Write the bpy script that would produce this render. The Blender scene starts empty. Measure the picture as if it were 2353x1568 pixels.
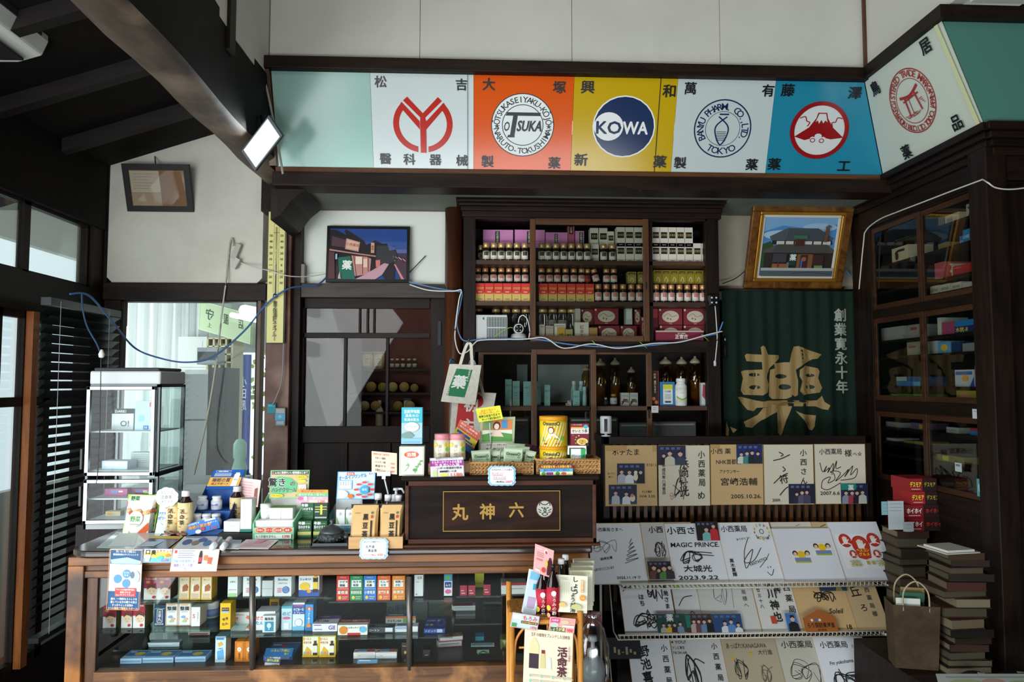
import bpy, bmesh, math, random
from mathutils import Vector as V, Matrix as MX
S = bpy.context.scene
COL = S.collection
random.seed(7)
# ---------------------------------------------------------------- camera
F = 1650.0
YAW, PITCH = math.radians(2.637), math.radians(3.33)
EYE = V((0, 0, 1.5))
cd = bpy.data.cameras.new('camera'); cam = bpy.data.objects.new('camera', cd); COL.objects.link(cam)
cd.sensor_width = 36; cd.lens = F / 2353 * 36; cd.clip_start = .02
CR = MX.Rotation(-YAW, 3, 'Z') @ MX.Rotation(math.pi / 2 + PITCH, 3, 'X')
cam.matrix_world = MX.Translation(EYE) @ CR.to_4x4()
S.camera = cam
# ---------------------------------------------------------------- view, sky, daylight, added fill
S.view_settings.view_transform = 'Standard'; S.view_settings.look = 'None'
S.view_settings.gamma = 1; S.view_settings.use_curve_mapping = False
S.view_settings.exposure = -0.08
W = bpy.data.worlds.new('sky'); S.world = W; W.use_nodes = True
wb = W.node_tree.nodes['Background']; wb.inputs[0].default_value = (.80, .93, 1, 1); wb.inputs[1].default_value = 1.6
S.cycles.max_bounces = 8; S.cycles.transparent_max_bounces = 24; S.cycles.caustics_reflective = False; S.cycles.caustics_refractive = False


def area(name, loc, to, sx, sy, power, col=(1, .97, .92), spread=180):
    l = bpy.data.lights.new(name, 'AREA'); l.shape = 'RECTANGLE'; l.size = sx; l.size_y = sy; l.energy = power; l.color = col
    l.spread = math.radians(spread)
    o = bpy.data.objects.new(name, l); COL.objects.link(o); o.location = loc
    o.rotation_euler = (V(to) - V(loc)).to_track_quat('-Z', 'Z').to_euler()
    return o


area('daylight_side_window', (-1.86, .35, 1.5), (.2, 1.9, 1.3), 3.0, 1.7, 112, (.95, .99, 1))
area('daylight_shopfront', (-1.66, -1.25, 1.35), (-.6, 2.2, 1.4), .44, 2.1, 9, (.97, 1, .97))
area('added_low_fill', (.15, -1.2, .44), (.4, 2.6, .9), 3.3, .55, 78, (.9, .96, 1))  # added fill before the closed front wall, brightens the boards and counter front
area('shop_ceiling_lamp', (-.1, 1.3, 3.4), (.4, 2.9, 2.6), 1.3, .3, 4.5, (1, .99, .94))
area('added_back_room_fill', (-.45, 4.1, 2.7), (-.45, 4.3, 1), .5, .3, 3, (1, .9, .8))  # added fill so the jars behind the door show; no fitting modelled
area('daylight_back_room', (-2.4, 4.1, 1.7), (-1.3, 4.9, 1.5), .9, 1.4, 17, (.93, .99, 1))


def ray(px, py):
    d = CR @ V(((px - 1176.5) / F, (784 - py) / F, -1)); return d / d.y


def P(px, py, Y): return EYE + ray(px, py) * Y
def PZ(px, py, Z): r = ray(px, py); return EYE + r * ((Z - 1.5) / r.z)
def PX(px, py, X): r = ray(px, py); return EYE + r * (X / r.x)


# ---------------------------------------------------------------- materials
def lin(h):
    h = h.lstrip('#')
    if len(h) == 3: h = ''.join(c * 2 for c in h)
    return tuple(((c / 12.92) if c <= .04045 else ((c + .055) / 1.055) ** 2.4) for c in (int(h[i:i + 2], 16) / 255 for i in (0, 2, 4))) + (1,)


MC = {}


def mat(h, rough=.6, metal=0., alpha=None, emit=0, spec=.4):
    k = (h, rough, metal, alpha, emit, spec)
    if k in MC: return MC[k]
    m = bpy.data.materials.new('paint_' + h.strip('#')); m.use_nodes = True
    b = m.node_tree.nodes['Principled BSDF']; c = lin(h)
    b.inputs['Base Color'].default_value = c; b.inputs['Roughness'].default_value = rough; b.inputs['Metallic'].default_value = metal
    b.inputs['Specular IOR Level'].default_value = spec
    if alpha is not None: b.inputs['Alpha'].default_value = alpha
    if emit: b.inputs['Emission Color'].default_value = c; b.inputs['Emission Strength'].default_value = emit
    MC[k] = m; return m


def noisy(name, c1, c2, sc=(8, 8, 8), rough=.6, bump=.1, detail=4, lo=.35, hi=.65, coord='Object', spec=.4, c3=None, wsc=0, metal=0):
    """two colour noise material; a stretched scale gives wood grain, c3 adds worn patches"""
    m = bpy.data.materials.new(name); m.use_nodes = True; n = m.node_tree.nodes; L = m.node_tree.links
    b = n['Principled BSDF']; tc = n.new('ShaderNodeTexCoord'); mp = n.new('ShaderNodeMapping'); mp.inputs['Scale'].default_value = sc
    nz = n.new('ShaderNodeTexNoise'); nz.inputs['Scale'].default_value = 1; nz.inputs['Detail'].default_value = detail; nz.inputs['Roughness'].default_value = .62
    nz.inputs['Distortion'].default_value = .6
    rp = n.new('ShaderNodeValToRGB'); rp.color_ramp.elements[0].position = lo; rp.color_ramp.elements[1].position = hi
    rp.color_ramp.elements[0].color = lin(c1); rp.color_ramp.elements[1].color = lin(c2)
    L.new(tc.outputs[coord], mp.inputs[0]); L.new(mp.outputs[0], nz.inputs[0]); L.new(nz.outputs[0], rp.inputs[0])
    out = rp.outputs[0]
    if c3:
        n2 = n.new('ShaderNodeTexNoise'); n2.inputs['Scale'].default_value = wsc; n2.inputs['Detail'].default_value = 5; L.new(tc.outputs[coord], n2.inputs[0])
        r2 = n.new('ShaderNodeValToRGB'); r2.color_ramp.elements[0].position = .5; r2.color_ramp.elements[1].position = .68; L.new(n2.outputs[0], r2.inputs[0])
        mx = n.new('ShaderNodeMixRGB'); L.new(r2.outputs[0], mx.inputs[0]); L.new(out, mx.inputs[1]); mx.inputs[2].default_value = lin(c3); out = mx.outputs[0]
    L.new(out, b.inputs['Base Color']); b.inputs['Roughness'].default_value = rough; b.inputs['Specular IOR Level'].default_value = spec
    b.inputs['Metallic'].default_value = metal
    if bump:
        bp = n.new('ShaderNodeBump'); bp.inputs['Strength'].default_value = bump; bp.inputs['Distance'].default_value = .01
        L.new(nz.outputs[0], bp.inputs['Height']); L.new(bp.outputs[0], b.inputs['Normal'])
    return m


def glass(name, tint=(.93, .97, .96), refl=.10, rough=.02, fk=.35):
    m = bpy.data.materials.new(name); m.use_nodes = True; n = m.node_tree.nodes; L = m.node_tree.links; n.clear()
    o = n.new('ShaderNodeOutputMaterial'); t = n.new('ShaderNodeBsdfTransparent'); t.inputs[0].default_value = (*tint, 1)
    g = n.new('ShaderNodeBsdfGlossy'); g.inputs['Roughness'].default_value = rough
    lw = n.new('ShaderNodeLayerWeight'); lw.inputs[0].default_value = .25
    mm = n.new('ShaderNodeMath'); mm.operation = 'MULTIPLY_ADD'; mm.inputs[1].default_value = fk; mm.inputs[2].default_value = refl
    mx = n.new('ShaderNodeMixShader'); L.new(lw.outputs['Fresnel'], mm.inputs[0]); L.new(mm.outputs[0], mx.inputs[0])
    L.new(t.outputs[0], mx.inputs[1]); L.new(g.outputs[0], mx.inputs[2]); L.new(mx.outputs[0], o.inputs[0]); return m


WD = noisy('dark_wood_upright', '120b08', '241711', (30, 30, 3), .5, .08, spec=.2)          # grain along z
WDX = noisy('dark_wood_level', '140c09', '281a13', (3, 30, 30), .5, .08, spec=.2)           # grain along x
WDY = noisy('dark_wood_deep', '110b08', '22160f', (30, 3, 30), .5, .08, spec=.2)
WB = noisy('brown_wood_upright', '432818', '664224', (28, 28, 2.5), .42, .06)
WBX = noisy('brown_wood_level', '432818', '664224', (2.5, 28, 28), .42, .06)
WBY = noisy('brown_wood_deep', '2c190e', '462a17', (28, 2.5, 28), .42, .06)
WC = noisy('counter_wood_upright', '734319', 'a5682f', (26, 26, 2.5), .4, .06, c3='3a2417', wsc=5)
WCX = noisy('counter_wood_level', '643a18', '96602c', (2.5, 26, 26), .4, .06, c3='37221a', wsc=5)
WRED = noisy('red_brown_post', '4a2519', '6a3a29', (12, 12, 3), .45, .05, c3='8b6a5c', wsc=4)
ROUNDLOG = noisy('polished_round_post', '3c1f12', '5e3420', (14, 14, 2), .28, .04)
PLASTER = noisy('cream_plaster', 'c9c5b8', 'd6d3c7', (3, 3, 3), .85, .03, c3='b9b4a6', wsc=1.3)
PLASTERD = noisy('beige_plaster', 'aaa08e', 'bcb29f', (4, 4, 4), .85, .03)
WHITEWALL = noisy('white_wall_board', 'cbcac0', 'd4d3ca', (2, 2, 2), .8, .01)
BLACK = mat('0b0a0a', .6)
PANE = glass('window_pane'); PANED = glass('cabinet_pane', (.86, .88, .86), .06)
CLEARG = glass('clear_jar_glass', (.88, .9, .88), .12); AMBER = glass('amber_jar_glass', (.75, .55, .25), .12)
FILM = glass('clear_film', (.95, .97, .98), .16, .12)
CHROME = mat('c8ccd0', .22, 1); STEEL = mat('8b8f92', .35, 1); BRASS = mat('b08a4a', .35, 1); GOLD = mat('d8b67c', .35, .45); COPPER = mat('d29a6c', .35, .45)

# ---------------------------------------------------------------- text
TX = {}


def glyphs(s, bold=0):
    k = (s, bold)
    if k not in TX:
        c = bpy.data.curves.new('t', 'FONT'); c.body = s; c.size = 1; c.resolution_u = 2; c.offset = bold
        o = bpy.data.objects.new('t', c); COL.objects.link(o)
        me = bpy.data.meshes.new_from_object(o.evaluated_get(bpy.context.evaluated_depsgraph_get()))
        vs = [(v.co.x, v.co.y) for v in me.vertices]; fs = [tuple(p.vertices) for p in me.polygons]
        bpy.data.objects.remove(o); bpy.data.curves.remove(c); bpy.data.meshes.remove(me)
        xs = [v[0] for v in vs] or [0, 1]
        TX[k] = (vs, fs, min(xs), max(xs))
    return TX[k]


def smooth(pts, n=6):
    if len(pts) < 3: return [V(p) for p in pts]
    q = [pts[0]] + list(pts) + [pts[-1]]; out = []
    for i in range(1, len(q) - 2):
        a, b, c, d = (V(x) for x in q[i - 1:i + 3])
        for k in range(n):
            t = k / n
            out.append(.5 * ((2 * b) + (c - a) * t + (2 * a - 5 * b + 4 * c - d) * t * t + (3 * b - a - 3 * c + d) * t ** 3))
    out.append(V(q[-2])); return out


# ---------------------------------------------------------------- mesh builder
class M:
    def __init__(s): s.v = []; s.f = []; s.i = []; s.s = []; s.mm = []; s.T = MX.Identity(4); s.ly = 0

    def mi(s, m):
        if isinstance(m, str): m = mat(m)
        if m not in s.mm: s.mm.append(m)
        return s.mm.index(m)

    def add(s, vs, fs, m, sm=False):
        b = len(s.v); s.v += [s.T @ V(p) for p in vs]; k = s.mi(m)
        for f in fs: s.f.append(tuple(b + j for j in f)); s.i.append(k); s.s.append(sm)
        return s

    def box(s, a, b, m, front=None, top=None, side=None):
        (x0, y0, z0), (x1, y1, z1) = a, b
        vs = [(x0, y0, z0), (x1, y0, z0), (x1, y1, z0), (x0, y1, z0), (x0, y0, z1), (x1, y0, z1), (x1, y1, z1), (x0, y1, z1)]
        fs = [(0, 1, 5, 4), (1, 2, 6, 5), (2, 3, 7, 6), (3, 0, 4, 7), (4, 5, 6, 7), (3, 2, 1, 0)]
        if not (front or top or side): return s.add(vs, fs, m)
        for f, mm in zip(fs, (front, side, None, side, top, None)): s.add(vs, [f], mm or m)
        return s

    def fb(s, px0, py0, px1, py1, Y, d, m, **k):
        """box whose front face, in the plane y = Y, fills a rectangle of the view; d goes back"""
        cx, cy = (px0 + px1) / 2, (py0 + py1) / 2
        return s.box((P(px0, cy, Y).x, Y, P(cx, py1, Y).z), (P(px1, cy, Y).x, Y + d, P(cx, py0, Y).z), m, **k)

    def lathe(s, prof, m, n=18, o=(0, 0, 0), sm=True):
        vs = []; fs = []; k = len(prof)
        for j in range(n):
            a = 2 * math.pi * j / n
            vs += [(o[0] + r * math.cos(a), o[1] + r * math.sin(a), o[2] + z) for r, z in prof]
        for j in range(n):
            for q in range(k - 1):
                a, b = j * k + q, ((j + 1) % n) * k + q
                fs.append((a, b, b + 1, a + 1))
        if prof[-1][0] > 0: fs.append(tuple(j * k + k - 1 for j in range(n)))
        if prof[0][0] > 0: fs.append(tuple(j * k for j in reversed(range(n))))
        return s.add(vs, fs, m, sm)

    def tube(s, pts, r, m, n=8, cap=True):
        pts = [V(p) for p in pts]; vs = []; fs = []; up = V((.03, .05, 1)); rr = r if isinstance(r, (list, tuple)) else [r] * len(pts)
        for i, p in enumerate(pts):
            d = (pts[min(i + 1, len(pts) - 1)] - pts[max(i - 1, 0)]).normalized()
            a = d.cross(up)
            if a.length < .05: a = d.cross(V((1, 0, 0)))
            a.normalize(); b = d.cross(a)
            vs += [p + (a * math.cos(2 * math.pi * j / n) + b * math.sin(2 * math.pi * j / n)) * rr[i] for j in range(n)]
        for i in range(len(pts) - 1):
            for j in range(n):
                q = (j + 1) % n; fs.append((i * n + j, i * n + q, (i + 1) * n + q, (i + 1) * n + j))
        if cap: fs += [tuple(reversed(range(n))), tuple((len(pts) - 1) * n + j for j in range(n))]
        return s.add(vs, fs, m, True)

    def prism(s, poly, y0, y1, m):
        """polygon in x,z pushed from y0 to y1"""
        n = len(poly); vs = [(x, y0, z) for x, z in poly] + [(x, y1, z) for x, z in poly]
        fs = [tuple(range(n)), tuple(reversed(range(n, 2 * n)))] + [(i, n + i, n + (i + 1) % n, (i + 1) % n) for i in range(n)]
        return s.add(vs, fs, m)

    def slab(s, O, U, D, th, m, back=None):
        """thin board: corner O, edges U (right) and D (down), thickness th behind the face"""
        O, U, D = V(O), V(U), V(D); N = D.cross(U).normalized(); B = N * -th
        vs = [O, O + U, O + U + D, O + D]; vs += [p + B for p in vs]
        return s.add(vs, [(3, 2, 1, 0), (4, 5, 6, 7), (0, 1, 5, 4), (1, 2, 6, 5), (2, 3, 7, 6), (3, 0, 4, 7)], m)

    def plate(s, pts, th, m):
        """board with four given front corners (top-left, top-right, bottom-right, bottom-left)"""
        pts = [V(p) for p in pts]; N = (pts[3] - pts[0]).cross(pts[1] - pts[0]).normalized(); vs = pts + [p - N * th for p in pts]
        return s.add(vs, [(3, 2, 1, 0), (4, 5, 6, 7), (0, 1, 5, 4), (1, 2, 6, 5), (2, 3, 7, 6), (3, 0, 4, 7)], m)

    # ---- printing on a flat face: O top-left corner, U right edge, D down edge, w x h drawing units
    def page(s, O, U, D, w, h, ox=0, oy=0):
        s.pu, s.pd = V(U) / w, V(D) / h; s.O = V(O) - s.pu * ox - s.pd * oy; s.N = V(D).cross(V(U)).normalized(); s.ly = 0; return s

    def pt(s, x, y): return s.O + s.pu * x + s.pd * y + s.N * (.0004 + .00022 * s.ly)

    def poly(s, pts, c, rough=.6):
        s.ly += 1
        ar = sum(pts[i][0] * pts[(i + 1) % len(pts)][1] - pts[(i + 1) % len(pts)][0] * pts[i][1] for i in range(len(pts)))
        if ar > 0: pts = list(reversed(pts))
        s.add([s.pt(*p) for p in pts], [tuple(range(len(pts)))], c)

    def draw(s, items):
        for it in items:
            k = it[0]
            if k == 'r': _, x0, y0, x1, y1, c = it; s.poly([(x0, y0), (x1, y0), (x1, y1), (x0, y1)], c)
            elif k == 'e': _, x, y, rx, ry, c = it; s.poly([(x + rx * math.cos(a * .2618), y + ry * math.sin(a * .2618)) for a in range(24)], c)
            elif k == 'p': s.poly(it[1], it[2])
            elif k == 'o':  # ring
                _, x, y, rx, ry, w, c = it; s.ly += 1; n = 40
                vs = []
                for j in range(n):
                    a = 2 * math.pi * j / n; vs += [s.pt(x + rx * math.cos(a), y + ry * math.sin(a)), s.pt(x + (rx - w) * math.cos(a), y + (ry - w) * math.sin(a))]
                s.add(vs, [(2 * j, 2 * j + 1, (2 * j + 3) % (2 * n), (2 * j + 2) % (2 * n)) for j in range(n)], c)
            elif k == 'f':  # frame line
                _, x0, y0, x1, y1, w, c = it
                for q in ((x0, y0, x1, y0 + w), (x0, y1 - w, x1, y1), (x0, y0 + w, x0 + w, y1 - w), (x1 - w, y0 + w, x1, y1 - w)): s.draw([('r', *q, c)])
                s.ly -= 3
            elif k == 'k': s.stroke(*it[1:])
            elif k == 't': s.text(*it[1:4], it[4], it[5], **(it[6] if len(it) > 6 else {}))
            elif k == 'arc': s.arc(*it[1:])

    def stroke(s, pts, w, c, closed=False, sm=6):
        q = smooth([(*p, 0) for p in pts], sm) if sm else [V((*p, 0)) for p in pts]; s.ly += 1; vs = []; n = len(q)
        for i, p in enumerate(q):
            d = q[min(i + 1, n - 1)] - q[max(i - 1, 0)]
            if d.length < 1e-9: d = V((1, 0, 0))
            d.normalize(); e = V((-d.y, d.x, 0)) * w / 2
            vs += [s.pt(p.x + e.x, p.y + e.y), s.pt(p.x - e.x, p.y - e.y)]
        s.add(vs, [(2 * i, 2 * i + 1, 2 * i + 3, 2 * i + 2) for i in range(n - 1)], c)

    def text(s, x, y, h, t, c, al='c', v=False, b=.012, sh=0, rot=0, sx=1, fit=None, lead=1.05, out=None):
        """h = character height in page units; (x, y) the centre, or the left end / top for al='l'"""
        if out:
            s.text(x, y, h, t, out[0], al, v, b + out[1], sh, rot, sx, fit, lead)
        s.ly += 1
        if v:
            n = len(t); y0 = y if al == 'l' else y - (n - 1) * h * lead / 2
            for i, ch in enumerate(t):
                if ch in 'ー-': s.text(x, y0 + i * h * lead, h, ch, c, 'c', False, b, 0, 90, sx)
                elif ch.strip(): s.text(x, y0 + i * h * lead, h, ch, c, 'c', False, b, sh, rot, sx)
            return
        if b > .014:   # heavy lettering: several shifted passes
            d = b * .75
            for ox, oy in ((d, 0), (-d, 0), (0, d), (0, -d), (0, 0)):
                s.ly -= .65; s.text(x + ox * h * (sx if not fit else 1), y + oy * h, h, t, c, al, False, .004, sh, rot, sx, fit)
            return
        vs, fs, a0, a1 = glyphs(t, b); wd = (a1 - a0) * h * sx
        if fit: sx *= fit / max(wd, 1e-6); wd = fit
        cr, sr = math.cos(math.radians(rot)), math.sin(math.radians(rot)); o = []
        for gx, gy in vs:
            lx = (gx - a0) * h * sx - (wd / 2 if al == 'c' else 0) + gy * sh * h; l = (gy - .37) * h
            o.append(s.pt(x + lx * cr + l * sr, y + lx * sr - l * cr))
        s.add(o, fs, c)

    def arc(s, cx, cy, r, h, t, c, a0, a1, up=True, b=.012, ry=None):
        """letters along a circle from angle a0 to a1 in degrees, 0 = top, clockwise"""
        n = len(t); ry = ry or r
        for i, ch in enumerate(t):
            if ch == ' ': continue
            a = a0 + (a1 - a0) * (i + .5) / n; q = math.radians(a)
            s.ly -= 1; s.text(cx + r * math.sin(q), cy - ry * math.cos(q), h, ch, c, b=b, rot=a if up else a + 180)

    def obj(s, name, parent=None, bevel=0):
        me = bpy.data.meshes.new(name); me.from_pydata([tuple(p) for p in s.v], [], s.f)
        for m in s.mm: me.materials.append(m)
        me.polygons.foreach_set('material_index', s.i); me.polygons.foreach_set('use_smooth', s.s); me.update()
        o = bpy.data.objects.new(name, me); COL.objects.link(o)
        if parent: o.parent = parent
        if bevel:
            md = o.modifiers.new('edge', 'BEVEL'); md.width = bevel; md.segments = 2; md.limit_method = 'ANGLE'; md.harden_normals = False
        return o


def tag(o, label=None, cat=None, group=None, kind=None):
    if label: o['label'] = label
    if cat: o['category'] = cat
    if group: o['group'] = group
    if kind: o['kind'] = kind
    return o


def thing(name, label, cat, loc=(0, 0, 0), rz=0, group=None, rot=None):
    o = bpy.data.objects.new(name, None); COL.objects.link(o); o.empty_display_size = .05
    o.location = loc; o.rotation_euler = rot or (0, 0, math.radians(rz)); return tag(o, label, cat, group)


def dup(o, parent=None):
    c = o.copy(); COL.objects.link(c)
    if parent: c.parent = parent
    for ch in list(o.children): dup(ch, c)
    return c


def struct(name, m, parent=None, bevel=0):
    o = m.obj(name, parent, bevel)
    if not parent: o['kind'] = 'structure'
    return o


def onelabel(m, name, label, cat, group=None, bevel=0, loc=None, rot=None):
    o = tag(m.obj(name, None, bevel), label, cat, group)
    if loc is not None: o.location = loc
    if rot: o.rotation_euler = rot
    return o


ORD = 'first second third fourth fifth sixth seventh eighth ninth tenth eleventh twelfth thirteenth fourteenth fifteenth sixteenth seventeenth eighteenth nineteenth twentieth'.split()


def nth(i, n=None):
    if n and i == n - 1 and n > 3: return 'last'
    return ORD[i]
# ================================================================ the room
YB = 3.66    # plane of the back wall under the signs
YU = 3.06    # plane of the upper back wall
XL, XR = -1.9, 1.9; YF = 2.40
ZU = P(1300, 150, YU).z
# floor and raised floor
struct('floor', M().box((-2.6, -1.4, -.05), (3.4, 5.6, 0), noisy('dark_floor', '15110e', '2b231d', (3, 18, 18), .5, .05)))
ZR = .48
struct('floor_2', M().box((.62, 3.26, 0), (3.3, YB + .1, ZR), WDX))
struct('floor_3', M().box((1.5, 2.2, 0), (3.3, 2.87, ZR), WDX).box((1.74, 2.87, 0), (3.3, 3.26, ZR), WDX))
# upper walls
m = M(); xs = [P(p, 80, YU).x for p in (620, 965, 1314, 1654, 1985)]
for a, b in zip(xs, xs[1:]): m.box((a + .0012, YU, ZU - .02), (b - .0012, YU + .02, 3.7), WHITEWALL)
m.box((xs[0], YU + .012, ZU - .02), (xs[-1], YU + .05, 3.7), BLACK)
struct('wall_back_upper', m)
XU = P(1988, 90, YU).x
m = M().box((XU, YF, ZU), (XU + .05, YU + .05, 3.7), WHITEWALL); struct('wall_right_upper', m)

m = M().box((XU + .05, YF, ZU - .014), (3.3, YF + .05, 3.7), WHITEWALL); struct('wall_right_front', m)
struct('trim_1', M().box((XU - .012, YU - .014, ZU - .03), (XU + .004, YU + .004, 3.7), WB))
XA = P(618, 80, YU).x
m = M().box((XA - .05, 1.0, 2.78), (XA, YU + .05, 3.7), WHITEWALL); struct('wall_left_upper', m)
m = M()
for p in (528,):
    q = PX(p, 60, XA); m.box((XA - .01, q.y - .03, 2.7), (XA + .012, q.y + .03, 3.7), WD)
struct('trim_2', m)
struct('ceiling', M().box((XA - .05, -1.4, 3.7), (3.4, 5.6, 3.75), mat('8d8a80', .9)))
SOOT_SHADE = noisy('soot_roof_and_beam_shade', '0a0706', '150f0c', (3, 22, 22), .75, .05, spec=.2)
# lean-to roof at the left, sloping down to the outer wall, with rafters
a = P(255, 380, YB); b = P(480, 312, YB); sl = (b.z - a.z) / (b.x - a.x)
def roof(x): return a.z + (x - a.x) * sl
m = M(); x0, x1 = -2.6, XA - .05
m.add([(x0, -1.4, roof(x0)), (x1, -1.4, roof(x1)), (x1, YB + .1, roof(x1)), (x0, YB + .1, roof(x0)), (x0, -1.4, roof(x0) + .05), (x1, -1.4, roof(x1) + .05), (x1, YB + .1, roof(x1) + .05), (x0, YB + .1, roof(x0) + .05)],
      [(0, 1, 2, 3), (7, 6, 5, 4), (0, 4, 5, 1), (1, 5, 6, 2), (2, 6, 7, 3), (3, 7, 4, 0)], SOOT_SHADE)
struct('ceiling_2', m)
for k in range(7):
    y = .55 + k * .45; m = M()
    m.add([(x0, y, roof(x0) - .06), (x1, y, roof(x1) - .06), (x1, y + .05, roof(x1) - .06), (x0, y + .05, roof(x0) - .06), (x0, y, roof(x0)), (x1, y, roof(x1)), (x1, y + .05, roof(x1)), (x0, y + .05, roof(x0))],
          [(3, 2, 1, 0), (0, 1, 5, 4), (1, 2, 6, 5), (2, 3, 7, 6), (3, 0, 4, 7)], noisy('rafter_wood', '0c0806', '160d0a', (3, 30, 30), .6, .05) if k == 0 else m0)
    m0 = m.mm[0]; struct('beam_%d' % (k + 2), m)
# the great beam over the counter
zb = 2.47; xb0, xb1 = -1.052, -.905
m = M(); n = 24; ys = [-.2 + (3.62 + .2) * i / n for i in range(n + 1)]; vs = []; fs = []
BEAM = noisy('adzed_beam', '31271f', '5c4d42', (9, 2.2, 9), .55, .3, c3='7d6c5c', wsc=3.2)
for i, y in enumerate(ys):
    d = .006 * math.sin(i * 1.7); e = .008 * math.sin(i * .9 + 1)
    vs += [(xb0 + d, y, zb + .012), (xb0 + .02 + d, y, zb + e * .3), (xb1 - .02 + e, y, zb + e * .3), (xb1 + e, y, zb + .015), (xb1 + e, y, zb + .34), (xb0 + d, y, zb + .34)]
for i in range(n):
    for j in range(6): fs.append((i * 6 + j, (i + 1) * 6 + j, (i + 1) * 6 + (j + 1) % 6, i * 6 + (j + 1) % 6))
fs += [tuple(range(6)), tuple(n * 6 + j for j in reversed(range(6)))]
m.add(vs, [f for k, f in enumerate(fs) if k % 6 in (0, 1, 2) or k >= n * 6], BEAM, True); m.add(vs, [f for k, f in enumerate(fs) if k % 6 > 2 and k < n * 6], SOOT_SHADE, True); struct('beam', m)  # black on the beam sides is shade put into the colour; underside stays brown
# left outer wall: sill, transom windows, big window, posts
zs0 = PX(205, 663, XL).z; zs1 = PX(205, 519, XL).z
m = M(); m.box((XL - .08, -1.4, 0), (XL, 3.9, .32), WD)                                   # low wall
m.box((XL - .06, -1.4, zs0 - .16), (XL + .03, 3.9, zs0), WDY); m.box((XL - .06, -1.4, zs1), (XL + .03, 3.9, roof(XL) + .02), SOOT_SHADE)
yq = PX(205, 590, XL).y
m.box((XL - .06, yq, .32), (XL + .02, 3.9, zs1 + .01), WD)
struct('wall_left', m)
wy = [PX(p, 560, XL).y for p in (205, 59, -120, -380)]
for k in range(3):
    y1, y0 = wy[k], wy[k + 1]; m = M(); r = .014
    for q in ((y0, y0 + r * 2, zs0, zs1), (y1 - r, y1, zs0, zs1), (y0, y1, zs0, zs0 + r), (y0, y1, zs1 - r, zs1)): m.box((XL - .03, q[0], q[2]), (XL, q[1], q[3]), WD)
    w = struct('window_%d' % (k + 1), m); struct('pane', M().box((XL - .016, y0 + r, zs0 + r), (XL - .012, y1 - r, zs1 - r), PANE), w)
zt = zs0 - .16
wy = [PX(p, 800, XL).y for p in (205, 112, 62, -5, -120)]
ORNG = noisy('orange_wood', '7a421d', 'a8622c', (26, 26, 2.5), .4, .05)  # plain orange wood colour of one window post
zm0, zm1 = PX(80, 933, XL).z, PX(80, 912, XL).z
for k in range(4):
    y1, y0 = wy[k], wy[k + 1]; m = M(); r = .022
    for q in ((y0, y0 + r, .32, zt), (y1 - r, y1, .32, zt), (y0, y1, .32, .36), (y0, y1, zt - .03, zt), (y0, y1, zm0, zm1)): m.box((XL - .03, q[0], q[2]), (XL, q[1], q[3]), WD)
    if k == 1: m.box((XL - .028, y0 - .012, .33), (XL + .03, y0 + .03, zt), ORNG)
    w = struct('window_%d' % (k + 4), m); struct('pane', M().box((XL - .016, y0 + r, .36), (XL - .012, y1 - r, zt - .03), PANE), w)
# outside
struct('ground_outside', M().box((-9, -4, -.1), (-2.02, 9, -.02), mat('c9cdc8', .9)))
m = M().box((-6.5, -2, 0), (-6.2, 9, 2.6), mat('c3cfcd', .8)); m.box((-6.2, 1.6, .2), (-6.15, 3.2, 2.0), mat('54666a', .3)); m.box((-6.2, 4.2, .2), (-6.15, 6.5, 2.0), mat('dfe6e4', .6)); struct('wall_outside', m)
# side-room end wall above the interior window
XW0, XW1 = P(250, 500, YB).x, P(605, 500, YB).x
zp = P(430, 652, YB).z
m = M(); m.box((XL, YB, zp), (XW0, YB + .1, 2.9), WD)
pts = [(XW0, zp + .03), (XW0 + .03, zp), (XW1 - .03, zp), (XW1, zp + .03), (XW1, roof(XW1)), (XW0, roof(XW0))]
m.prism(pts, YB, YB + .1, PLASTER); struct('wall_back_left', m)
# lintel and interior window
m = M(); m.fb(235, 650, 612, 690, YB - .02, .14, WDX); struct('lintel', m, bevel=.004)
m = M(); zw1 = P(430, 688, YB).z; xw0, xw1 = P(272, 880, YB).x, P(590, 880, YB).x
m.box((XL, YB, .3), (xw0, YB + .06, zw1 + .02), WD); m.box((xw1, YB - .01, .3), (XW1, YB + .06, zw1 + .02), WB)
m.box((xw0, YB, .3), (xw1, YB + .06, .8), WD)
w = struct('window_8', m)
m = M(); r = .012
for q in ((xw0, xw0 + r, .8, zw1), (xw1 - r, xw1, .8, zw1), (xw0, xw1, zw1 - r, zw1)): m.box((q[0], YB + .005, q[2]), (q[1], YB + .04, q[3]), WD)
struct('window_frame', m, w)
struct('pane', M().box((xw0 + r, YB + .02, .8), (xw1 - r, YB + .024, zw1 - r), glass('clear_wide_pane', (.95, .98, .97), .006, .02, .05)), w)
# posts
m = M(); m.fb(606, 395, 662, 1600, 3.56, .12, WRED); struct('pillar', m, bevel=.004)
m = M(); m.fb(600, 385, 668, 486, 3.54, .1, WD); struct('pillar_2', m, bevel=.004)
m = M(); m.fb(664, 440, 684, 1600, 3.6, .1, WD); struct('pillar_3', m)
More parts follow.
